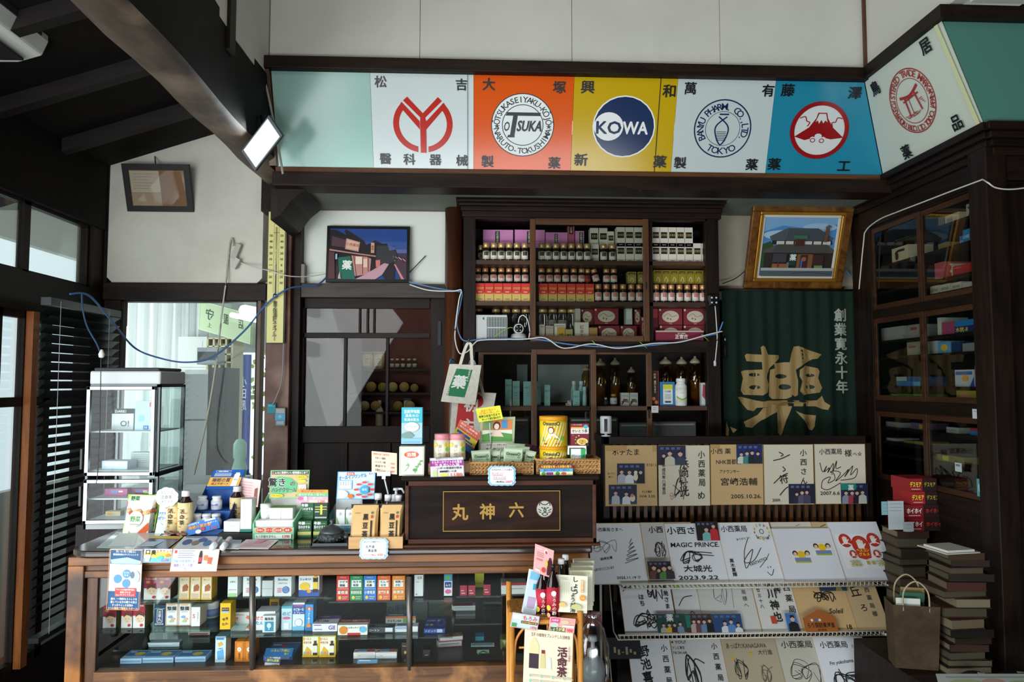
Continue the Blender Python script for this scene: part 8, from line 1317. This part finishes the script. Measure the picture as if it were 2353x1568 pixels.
for p in (q(190,1022,200,1010,288,1016,284,970,298,960,312,968,332,1016,404,1018,402,1040,362,1048,338,1100,328,1130,290,1112,288,1062,200,1056),q(165,1120,190,1112,290,1108,326,1122,318,1160,330,1200,322,1250,290,1268,180,1264,160,1236,190,1200,205,1175),q(476,1000,490,966,520,962,560,1012,666,1014,640,1040,560,1048,540,1080,500,1110,512,1180,508,1266,490,1275,468,1262,462,1060),
          q(522,1110,560,1082,640,1100,652,1120,640,1160,664,1220,650,1250,540,1266,520,1240,540,1190,520,1150),q(366,1070,440,1062,468,1064,470,1275,440,1290,350,1290,330,1270,332,1200,342,1110,372,1100),q(136,1278,160,1276,260,1300,630,1298,662,1270,664,1300,702,1330,690,1358,660,1352,620,1336,400,1334,260,1344,240,1366,200,1356),q(290,1344,390,1334,380,1370,280,1420,230,1468,190,1462,178,1430,260,1390),q(380,1334,470,1334,440,1420,418,1500,406,1518,384,1500,390,1400),q(490,1362,540,1384,622,1392,614,1460,600,1486,580,1478,540,1420)): pm.poly(p,TC); pm.ly = 0
pm.ly = 4
for x,y,rx,ry in ((243,1140,32,11),(245,1218,32,13),(590,1144,28,10),(590,1216,28,13),(408,1150,36,14),(430,1216,34,17)): pm.draw([('e',x / 2.703 - 20,y / 2.703 - 228,rx / 2.703,ry / 2.703,GC)])
pm.draw([tx(271,56,31,'創業寛永十年','a3a89d',v=True,al='l',b=.03,lead=1.07),('p',[(4,300),(10,318),(8,336),(2,330)],TC),('p',[(12,312),(26,318),(18,326)],TC)])
bm = bmesh.new(); bv = [bm.verts.new(p) for p in pm.v]
for f,k in zip(pm.f,pm.i):
    try: bm.faces.new([bv[j] for j in f]).material_index = k
    except ValueError: pass
bmesh.ops.triangulate(bm,faces=bm.faces[:]); bmesh.ops.subdivide_edges(bm,edges=[e for e in bm.edges if e.calc_length() > .02],cuts=4,use_grid_fill=True); bmesh.ops.triangulate(bm,faces=bm.faces[:]); bm.verts.index_update(); pv = [(v.co.x,v.co.y + wv(v.co.x,v.co.z) - .0015,v.co.z) for v in bm.verts]
for k,mm in enumerate(pm.mm): m.add(pv,[[v.index for v in f.verts] for f in bm.faces if f.material_index == k],mm)
bm.free()
onelabel(m,'shop_curtain','dark green split shop curtain with a large tan medicine character','curtain')
m = M(); m.tube([(xa_ - .02,YN + .02,z1 + .006),(xb_2 + .02,YN + .02,z1 + .006)],.008,WDX,10); onelabel(m,'curtain_rod','dark rod along the top of the green shop curtain','rod')
a,b,c = P(1733,467,3.47),P(1965,469,3.47),P(1706,664,3.625); U = V((b.x - a.x,0,0)); D = V((0,c.y - a.y,c.z - a.z)); un,dn = U.normalized(),D.normalized(); t = thing('painting','gold-framed painting of a tiled-roof shop leaning out above the green curtain','picture',a)
N = D.cross(U).normalized()
def ring4(nm,off,fw,th,col,lift=0):
    m = M(); O = un * off + dn * off + N * lift; W_,H_ = U.length - 2 * off,D.length - 2 * off
    for o,u,d in ((O,un * W_,dn * fw),(O + dn * (H_ - fw),un * W_,dn * fw),(O + dn * fw,un * fw,dn * (H_ - 2 * fw)),(O + un * (W_ - fw) + dn * fw,un * fw,dn * (H_ - 2 * fw))): m.slab(o,u,d,th,col)
    m.obj(nm,t,.003)
ring4('outer_frame',0,.04,.03,noisy('gilt_brown_wood','5a3312','8a5a24',(20,20,20),.3,.1,metal=.3)); ring4('gold_moulding',.04,.016,.02,mat('c08a2e',.3,.7),.006); ring4('liner',.056,.014,.018,mat('d8cdb8',.6),-.002)
O = un * .07 + dn * .07 - N * .008; m = M(); Up,Dp = un * (U.length - .14),dn * (D.length - .14); m.slab(O,Up,Dp,.006,'4a86c0'); m.page(O,Up,Dp,470,370)
m.draw([('p',[(0,0),(470,0),(470,40),(300,70),(120,50),(0,90)],'7aa8d0'),('e',120,110,120,30,'a8c4da'),('e',360,60,110,26,'9cbcd8'),('p',[(0,170),(50,150),(80,190),(80,320),(0,320)],'2a4a22'),('r',20,200,470,320,'2a211d'),('p',[(40,120),(150,66),(350,66),(460,130),(440,146),(56,146)],'4a545c'),('p',[(60,144),(450,144),(455,170),(60,170)],'241c18')] + [('r',90 + 60 * i,148,140 + 60 * i,170,'c8c6bc') for i in range(6)] + [('p',[(10,205),(100,168),(420,168),(470,205),(470,222),(10,222)],'4f4c4a')] + [('k',[(150 - 90 + 13 * i + (6.2 - .4 * i) * 3,70),(62 + 13 * i,144)],2,'333c42') for i in range(7,29)] + [('k',[(100 + 14 * i,172),(70 + 15.5 * i,218)],2,'3a3634') for i in range(24)] + [('r',190,108,280,130,'3f6a4a'),('r',205,138,265,176,'4a2018'),('p',[(392,60),(416,48),(410,150),(386,150)],'6a4630'),('p',[(384,60),(410,40),(426,58)],'5a5a5e'),('r',70,225,160,280,'3a3a3e'),('r',70,290,170,318,'8a5a34'),('r',175,222,225,300,'1a3a2c'),tx(202,250,44,'薬','e4e8e0',b=.03),('r',228,228,330,318,'7a5030'),('r',250,232,300,318,'3a1f18'),('e',272,260,16,14,'a05a34'),('r',255,262,264,318,'3a6ab8'),('r',330,230,400,300,'3a1d22'),('r',345,300,400,320,'6a8a4a'),('r',104,282,114,318,'7a2028'),('r',164,280,178,316,'6a6e6e'),('r',0,316,470,336,'a8aaa4'),('r',0,334,470,370,'4a565e'),('k',[(200,350),(330,344),(460,356)],5,'333e46')]); m.obj('canvas',t)
cable('cord','dark cord from the painting down to the side of the medicine cabinet',C((1715,620,3.62),(1690,640,3.62),(1660,652,3.6)),.003,'24303a'); cable('cord','blue cord hanging at the right of the painting',C((1942,618,3.62),(1962,645,3.6),(1976,668,3.57)),.003,'3a6aa0')
cable('cord','thin white cord pinned along the top of the tall side cabinet',[P(1974,665,3.42)] + [PX(x,y,XR - .03) for x,y in ((1984,560),(1990,530),(2020,505),(2060,488),(2120,465),(2190,438),(2252,415),(2258,413))] + [P(2270,420,2.5),P(2290,432,2.5),P(2330,435,2.5),P(2400,425,2.5)],.003,'d0d0ca')
t = thing('spotlight_camera','small black four-lamp camera on the side post of the medicine cabinet','camera',P(1641,690,3.46)); m = M(); m.box((-.024,0,-.028),(.024,.03,.028),mat('121315',.3)); m.obj('body',t,.006); m = M(); m.T = MX.Rotation(math.pi / 2,4,'X')
for sx2 in (-1,1):
    for sy in (-1,1): m.lathe([(.005,0),(.005,.002),(0,.002)],mat('d8dce0',.2),10,(.011 * sx2,.012 * sy,0))
m.obj('lamp_lenses',t)
cable('cord','white cable with plug hanging below the black four-lamp camera',C((1643,702,3.48),(1646,740,3.485),(1648,780,3.485),(1645,815,3.485),(1643,838,3.485)),.003,'cfd2d2'); m = M(); m.lathe([(0,0),(.007,.002),(.007,.024),(.003,.03)],mat('cfd2d2',.35),10); onelabel(m,'plug','white plug tip at the end of the hanging camera cable','plug',loc=P(1643,842,3.485))
m = M(); m.tube([P(1666,786,3.56),P(1666,775,3.56)],.008,STEEL,10); m.tube([P(1666,826,3.56),P(1666,787,3.56)],.007,'121214',10); onelabel(m,'torch','slim black torch with metal cap hanging beside the green curtain','torch')
SPG = glass('side_cabinet_pane',(.84,.86,.84),.02,.02,.1)
# ---- tall cabinet on the side wall (its doors face left)
t = thing('side_cabinet','tall dark cabinet with six sliding glass doors along the side wall','cabinet',(0,0,0)); yA,yM,yB2 = PX(2258,800,XR).y,PX(2116,800,XR).y,PX(2006,800,XR).y; yE = 3.55; zT = PX(2258,430,XR).z
rows = [(PX(2112,484,XR).z,PX(2116,694,XR).z),(PX(2113,716,XR).z,PX(2116,924,XR).z),(PX(2114,952,XR).z,PX(2116,1122,XR).z)]
m = M(); m.box((XR,yB2,ZR),(XR + .03,yE,zT + .1),WD); m.box((XR,yA - .06,ZR),(XR + .03,yA,zT + .1),WD); m.box((XR + .004,yA,rows[0][0]),(XR + .03,yB2,zT + .1),WDY)
for za,zb_3 in ((rows[0][1],rows[1][0]),(rows[1][1],rows[2][0]),(rows[2][1],ZR)): m.box((XR + .004,yA,zb_3),(XR + .03,yB2,za),WDY)
m.box((XR + .34,yA - .06,ZR),(XR + .36,yE,zT + .1),mat('120d0b',.8)); m.box((XR + .03,yA - .06,ZR),(XR + .34,yA - .04,zT + .1),WD); m.box((XR + .03,yE - .02,ZR),(XR + .34,yE,zT + .1),WD); m.obj('carcass',t,.002)
for r,(zt_,zb_3) in enumerate(rows):
    for q,(ya_,yb_3,dx) in enumerate(((yM - .01,yB2,.006),(yA,yM + .01,.014))):
        m = M(); s_ = .024
        for y_0,y_1,z_0,z_1 in ((ya_,ya_ + s_,zb_3,zt_),(yb_3 - s_,yb_3,zb_3,zt_),(ya_ + s_,yb_3 - s_,zt_ - s_,zt_),(ya_ + s_,yb_3 - s_,zb_3,zb_3 + s_)): m.box((XR + dx,y_0,z_0),(XR + dx + .008,y_1,z_1),WBY)
        d = m.obj('sliding_door',t,.001); M().box((XR + dx + .003,ya_ + s_,zb_3 + s_),(XR + dx + .005,yb_3 - s_,zt_ - s_),SPG).obj('pane',d)
XS = XR + .07; SB = {}
for k,py in enumerate((518,572,640,672,770,812,889,920,995,1032,1062,1105)):
    z = PX(2180,py,XS).z; SB[py] = z + .0006; M().box((XR + .035,yA - .035,z - .012),(XR + .335,yE - .025,z),WDY).obj('shelf',t)
def rb(label,x0,x1,py0,s_,col,draw=(),dep=.12,name='side_carton',up=0,dx=0):
    X_ = XS + dx; y1,y0 = PX(x0,800,X_).y,PX(x1,800,X_).y; z = SB[s_] + up; h = (z0_ := PX((x0 + x1) / 2,py0,X_).z) - z; h = max(h,.012); m = M(); m.box((0,-(y1 - y0),0),(dep,0,h),col)
    if draw: w = x1 - x0; m.page((0,0,h),(0,-(y1 - y0),0),(0,0,-h),w,20); m.draw(draw)
    return onelabel(m,name,label,'box',loc=(X_,y1,z))
for L in (('cream carton on the top shelf behind the nearer upper door',2182,2214,488,518,'c8bfa4',[('r',4,6,18,14,'a88a7a')]),('brown carton beside the cream one on the top shelf, upper door',2166,2180,494,518,'8a6a48',[]),('pale carton with dark lettering at the near end of the top shelf',2232,2254,462,518,'b8b09a',[('k',[(4,4),(10,10),(6,16)],2,'3a3028')]),('flat cream carton on the far upper door top shelf',2064,2098,546,518,'b8a880',[]),('shoehorn-picture carton behind the far upper door',2056,2094,565,572,'d8cba8',[('k',[(8,8),(14,5),(30,5)],3,'3a2018'),('e',12,11,4,5,'3a2018')]),('blue carton with white lettering, upper of two behind the nearer upper door',2222,2238,524,572,'2f86c0',[tx(8,10,6,'LIVES','d8e8f0',fit=14)]),('blue carton with white lettering, lower of two behind the nearer upper door',2214,2232,538,572,'2a78b8',[tx(9,10,6,'LIVES','d8e8f0',fit=15)]),('tan carton leaning low behind the nearer upper door',2164,2186,556,572,'8f7444',[]),
          ('red carton stacked on the middle shelf behind the nearer upper door',2196,2244,606,640,'b82a2c',[('r',2,3,20,5,'d86a60')]),('white-marked red carton beside the stacked red one',2176,2194,606,640,'d8cfc4',[('r',1,2,17,8,'b03a38'),('r',1,11,17,17,'b03a38')]),('pink carton on the middle shelf behind the nearer upper door',2154,2174,602,640,'c0545a',[]),('bright red carton end by the near post',2246,2257,600,640,'c8352e',[]),('white long carton with grey print, first of three low behind the upper door',2142,2162,656,672,'c9c6b8',[tx(10,10,9,'ORTHO','4a4a44',fit=16)]),('white long carton with grey print, middle of three low behind the upper door',2164,2188,652,672,'c9c6b8',[tx(12,10,9,'ORTHO','4a4a44',fit=18)]),('white long carton with grey print, last of three low behind the upper door',2190,2214,648,672,'c9c6b8',[tx(12,10,9,'ORTHO','4a4a44',fit=18)]),('wide white carton at the near end of the low upper shelf',2216,2256,646,672,'bdbcb0',[]),
          ('white rolled wrap behind the far middle door',2026,2076,752,770,'a9aaa2',[]),('grey printed carton behind the far middle door',2088,2112,746,770,'9a9a94',[('r',6,4,20,8,'a84a44')]),('beige carton on the second shelf behind the far middle door',2084,2112,786,812,'a09a82',[('r',4,6,20,9,'9a5a4a')]),('pink carton behind the nearer middle door',2166,2194,740,770,'b04a72',[]),('bright blue and yellow carton behind the nearer middle door',2196,2256,734,770,'2a80c0',[('r',0,9,60,20,'1f2f6a'),tx(16,14,8,'水枕-II','e8d83a',b=.03,fit=28)]),('white corner carton behind the nearer middle door',2156,2164,730,770,'c8c8b8',[]),('orange-sun blue carton on the second shelf behind the middle door',2156,2184,786,812,'5aa8d8',[('e',14,10,8,6,'f0c03a')]),('navy carton beside the orange-sun one',2186,2206,786,812,'22386a',[]),('white carton at the left of the orange-sun one',2138,2154,784,812,'b8bcb8',[]),('clear tray with red tip near the post, middle door',2212,2256,788,812,'8a8e8a',[('r',34,4,44,16,'b83a34')]),
          ('white and blue mask carton on the third shelf behind the middle door',2192,2236,850,889,'c4ccd4',[('r',2,2,40,6,'4a70b0'),('e',24,10,8,4,'e8a04a'),('p',[(34,20),(44,8),(44,20)],'2f4f9a')]),('tan carton with ink writing at the near end, middle door',2238,2258,840,889,'9a8a58',[('r',4,4,12,6,'5a4a2a')]),('pale blue flat carton behind the far middle door',2058,2112,866,889,'2a5a8a',[('r',0,0,24,9,'a8b8b8'),('r',0,10,54,20,'2f78b8'),('r',40,11,54,19,'4ab8d8')]),('green flat carton at the bottom behind the far middle door',2042,2114,906,920,'4aa83a',[('r',6,4,20,10,'a8d8a0')]),('yellow bag at the bottom behind the nearer middle door',2194,2258,898,920,'a8963a',[('e',20,10,12,5,'c88a6a')]),
          ('pale pack at the top behind the nearer lower door',2168,2196,982,995,'a9adab',[tx(12,10,9,'OLEO','5a6060')]),('red and blue small carton behind the nearer lower door',2222,2246,984,995,'3a78b0',[('r',0,0,24,8,'a83a4a')]),('pale carton row behind the far lower door',2030,2070,970,995,'8f938c',[]),('purple and yellow trinket carton behind the far lower door',2088,2114,972,995,'6a5a7a',[('r',18,4,26,18,'c8983a')]),('white carton behind the far lower door, second shelf',2030,2050,1014,1032,'b0b8b8',[]),('tan cartons pair behind the far lower door, darker one',2070,2092,1014,1032,'8a7a4a',[]),('tan carton beside its darker neighbour, far lower door',2094,2114,1014,1032,'8f8450',[]),('yellow-ended tan carton behind the nearer lower door',2142,2206,1046,1062,'8a8038',[('r',16,3,30,18,'d0c83a')])):
    up = .03 if 'upper of two' in L[0] else 0; rb(*L,up=0,dx=.03 if 'lower of two' in L[0] or 'beside the stacked' in L[0] else 0)
def note(label,x0,x1,y0,y1,col,draw=(),name='note_paper',X_=XR - .0015): a,b,c = PX(x0,y0,X_),PX(x1,y0,X_),PX(x0,y1,X_); m = M(); U = V((0,b.y - a.y,0)); D = V((0,0,c.z - a.z)); m.slab((0,0,0),U,D,.001,col); m.page((0,0,0),U,D,20,20); m.draw(draw); return onelabel(m,name,label,'note',loc=a)
note('white square note stuck on the rail of the side cabinet',2234,2255,940,962,'c4ccd0',[('r',3,4,15,6,'9aa4a8')]); note('green and white card on the near edge of the lower door',2250,2266,1034,1056,'2a8a44',[('r',2,2,16,10,'5ab04a')]); note('white code-like card on the near edge of the lower door',2250,2266,1072,1095,'b8c4c8',[('r',5,5,15,14,'8a9498')]); note('small white card on the lower sliding door glass',2194,2209,1063,1083,'b8bfc2',[('r',3,3,16,8,'6a7478')]); note('teal double card at the near edge of the lower door',2244,2266,1100,1140,'5a98a0',[('e',6,10,3,5,'a8c8c8'),('e',14,10,3,5,'a8c8c8')])
# ---- books, boxes, bag and slippers on the raised floor
def pile(x0,x1,ybot,Y,n,tag_,seed,dep,htop):
    r = random.Random(seed); z = ZR + .0008; xc = P((x0 + x1) / 2,ybot,Y).x; w = (x1 - x0) * Y / F; H = htop - ZR; hs = [r.uniform(.7,1.3) for _ in range(n)]; s_ = H / sum(hs)
    for i in range(n):
        h = hs[i] * s_; ww = w * r.uniform(.72,1); dd = dep * r.uniform(.8,1); col = r.choice(('2c1e16','38241a','221812','403020','40201a','201c18','2a251c')); m = M(); c2 = r.choice(('5f5745','7a6f58','4c4536'))
        m.box((-ww / 2,0,0),(ww / 2,dd,h * .09),col); m.box((-ww / 2,0,h * .9),(ww / 2,dd,h * .985),col); m.box((-ww / 2 + .005,.004,h * .09),(ww / 2 - .002,dd - .004,h * .9),c2); m.box((-ww / 2 + .002,-.001,0),(ww / 2 - .002,.006,h * .985),col) if r.random() < .55 else None
        onelabel(m,'book',f'{ORD[i]} {tag_}','book','old books stacked on the raised floor',loc=(xc + r.uniform(-.012,.012),Y + r.uniform(-.008,.008),z),rot=(0,0,math.radians(r.uniform(-7,7)))); z += h
    return z
zk = pile(2176,2288,1520,2.5,15,'old book from the bottom of the nearer pile by the cabinet',4,.16,P(2220,1272,2.5).z)
zq = pile(2062,2140,1430,2.92,11,'old book from the bottom of the farther pile beside the rack',9,.15,P(2090,1222,2.92).z)
m = M(); m.box((-.06,-.02,0),(.075,.12,.004),'b9b8ae'); m.box((-.05,-.012,.004),(.06,.1,.012),'d0d0c8'); onelabel(m,'magazine','pale magazine lying on top of the nearer book pile','magazine',loc=(P(2200,1272,2.5).x,2.5,zk + .001),rot=(0,0,.15))
x = P(2100,1200,2.92).x; z = zq + .001
for i,(dx,w,c,s1,s2) in enumerate(((-.055,.16,'8a1a20','ホイホイ','f0ece4'),(-.05,.158,'8a1a20','ホイホイ','f0ece4'),(-.02,.125,'a8242a','デスモア','ece43a'),(-.022,.12,'9a2026','デスモア','ece43a'))):
    h = .052; m = M(); m.box((0,0,0),(w,.13,h),c); m.page((0,0,h),(w,0,0),(0,0,-h),100,30); m.draw([('r',48,0,100,30,'2a1414'),tx(24,14,14,s1,s2,b=.04,fit=40),('r',8,24,40,26,'d8b0a0'),tx(74,14,12,s1,('b8a83a','c8302a')[i < 2],b=.03,fit=40)])
    onelabel(m,'trap_carton',('lowest red pest-trap carton with white lettering on the farther book pile','second red pest-trap carton with white lettering from the bottom','red carton with yellow lettering, third up on the farther book pile','topmost red carton with yellow lettering on the farther book pile')[i],'box','red cartons stacked on the books',loc=(x + dx + .02,2.92 + .008 * i,z)); z += h + .0008
for i,(x0,y0,x1,y1,c) in enumerate(((2026,1153,2046,1184,'8ab4b8'),(2042,1152,2078,1218,'b8c0c2'),(2076,1200,2100,1222,'a8aeb0'))): cart('paper_slip',('pale teal paper slip hanging beside the red cartons','handwritten white paper slip hanging beside the red cartons','small white slip at the foot of the red cartons')[i],'paper',x0,x1,y0,y1,2.9 - .01 * i,.001,c,[('r',4,6 + 8 * j,x1 - x0 - 4,7 + 8 * j,'8a9294') for j in range(3)])
Yp = 2.58; c = P(2100,1512,Yp); t = thing('paper_bag','brown paper carrier bag on the floor by the book piles','bag',(c.x,Yp,ZR + .0008),-14); w = .078; h = P(2105,1385,Yp).z - ZR; KP = noisy('kraft_paper','3d2f1e','52412b',(14,14,14),.8,.15)
m = M(); m.add([(-w * .9,-.03,0),(w * .9,-.03,0),(w * .9,.05,0),(-w * .9,.05,0),(-w,-.045,h),(w,-.045,h),(w,.06,h),(-w,.06,h)],[(0,1,5,4),(1,2,6,5),(2,3,7,6),(3,0,4,7),(3,2,1,0)],KP); m.obj('body',t)
for y in (-.042,.056): M().tube(smooth([V((-w * .55,y,h - .02)),V((-w * .5,y,h + .05)),V((0,y,h + .085)),V((w * .5,y,h + .05)),V((w * .55,y,h - .02))]),.003,'a89a7c',6).obj('handle',t)
for i,(dx,dy,c2,hh) in enumerate(((-.03,-.02,'d0d4cc',.02),(.0,0,'2a5a44',.035),(.02,.025,'8a7448',.045))): m = M(); m.box((-.04,0,.02),(.04,.006,h + hh),c2); onelabel(m,'document',('white document in the paper bag','green folder in the paper bag','tan envelope in the paper bag')[i],'document',loc=t.location + V((dx * .9,dy,0)),rot=(.0,0,math.radians(-14)))
for i in range(2):
    q = P(2262 + 92 * i,1524,2.36); t = thing('slipper',('black slipper beside the book pile, nearer the books','black slipper beside the book pile, nearer the edge')[i],'slipper',(q.x,2.36,ZR + .0008),-12,'pair of black slippers'); m = M(); n = 20; ov = [(.035 * math.cos(a * .314) * (1 + .15 * math.sin(a * .314)),.11 * math.sin(a * .314)) for a in range(n)]
    m.add([(x,y,0) for x,y in ov] + [(x,y,.012) for x,y in ov],[tuple(reversed(range(n))),tuple(range(n,2 * n))] + [(j,(j + 1) % n,n + (j + 1) % n,n + j) for j in range(n)],'1b1b1d'); m.obj('sole',t); m = M(); k = 9; vs = [(.037 * math.cos(a * math.pi / 8),y,.012 + .038 * math.sin(a * math.pi / 8) * s_) for y,s_ in ((0,1),(.05,.95),(.09,.6),(.108,.15)) for a in range(9)]
    m.add(vs,[(r_ * k + a,r_ * k + a + 1,(r_ + 1) * k + a + 1,(r_ + 1) * k + a) for r_ in range(3) for a in range(8)],mat('161618',.5),True); m.obj('upper',t); m = M(); m.box((-.008,.02,.046),(.012,.034,.05),'a8a8a4'); m.obj('buckle',t)
Z2 = .62; a,b = PZ(2114,1553,Z2),PZ(2420,1555,Z2); m = M(); m.box((a.x - .03,a.y - .5,Z2 - .03),(a.x + .8,a.y + .004,Z2),WDX); m.box((a.x,a.y - .46,0),(a.x + .04,a.y - .42,Z2 - .03),WD); m.box((a.x,a.y - .05,ZR),(a.x + .04,a.y - .01,Z2 - .03),WD); m.box((a.x + .7,a.y - .05,ZR),(a.x + .74,a.y - .01,Z2 - .03),WD); onelabel(m,'low_table','dark low table at the near corner carrying a coloured sheet','table')
a,b,c = (PZ(x,y,Z2 + .001) for x,y in ((2150,1549),(2440,1549),(2164,1600))); m = M(); m.slab((0,0,0),b - a,c - a,.0008,'dfe6e2'); m.page((0,0,0),b - a,c - a,280,60); m.draw([('e',60,30,40,14,'c8d8a0'),('e',120,26,26,12,'e0b8a8'),('e',180,34,40,14,'b8d0a0'),('r',20,8,220,12,'b8c8c0')]); onelabel(m,'leaflet','white printed sheet with green and pink patches on the low table','leaflet',loc=a)
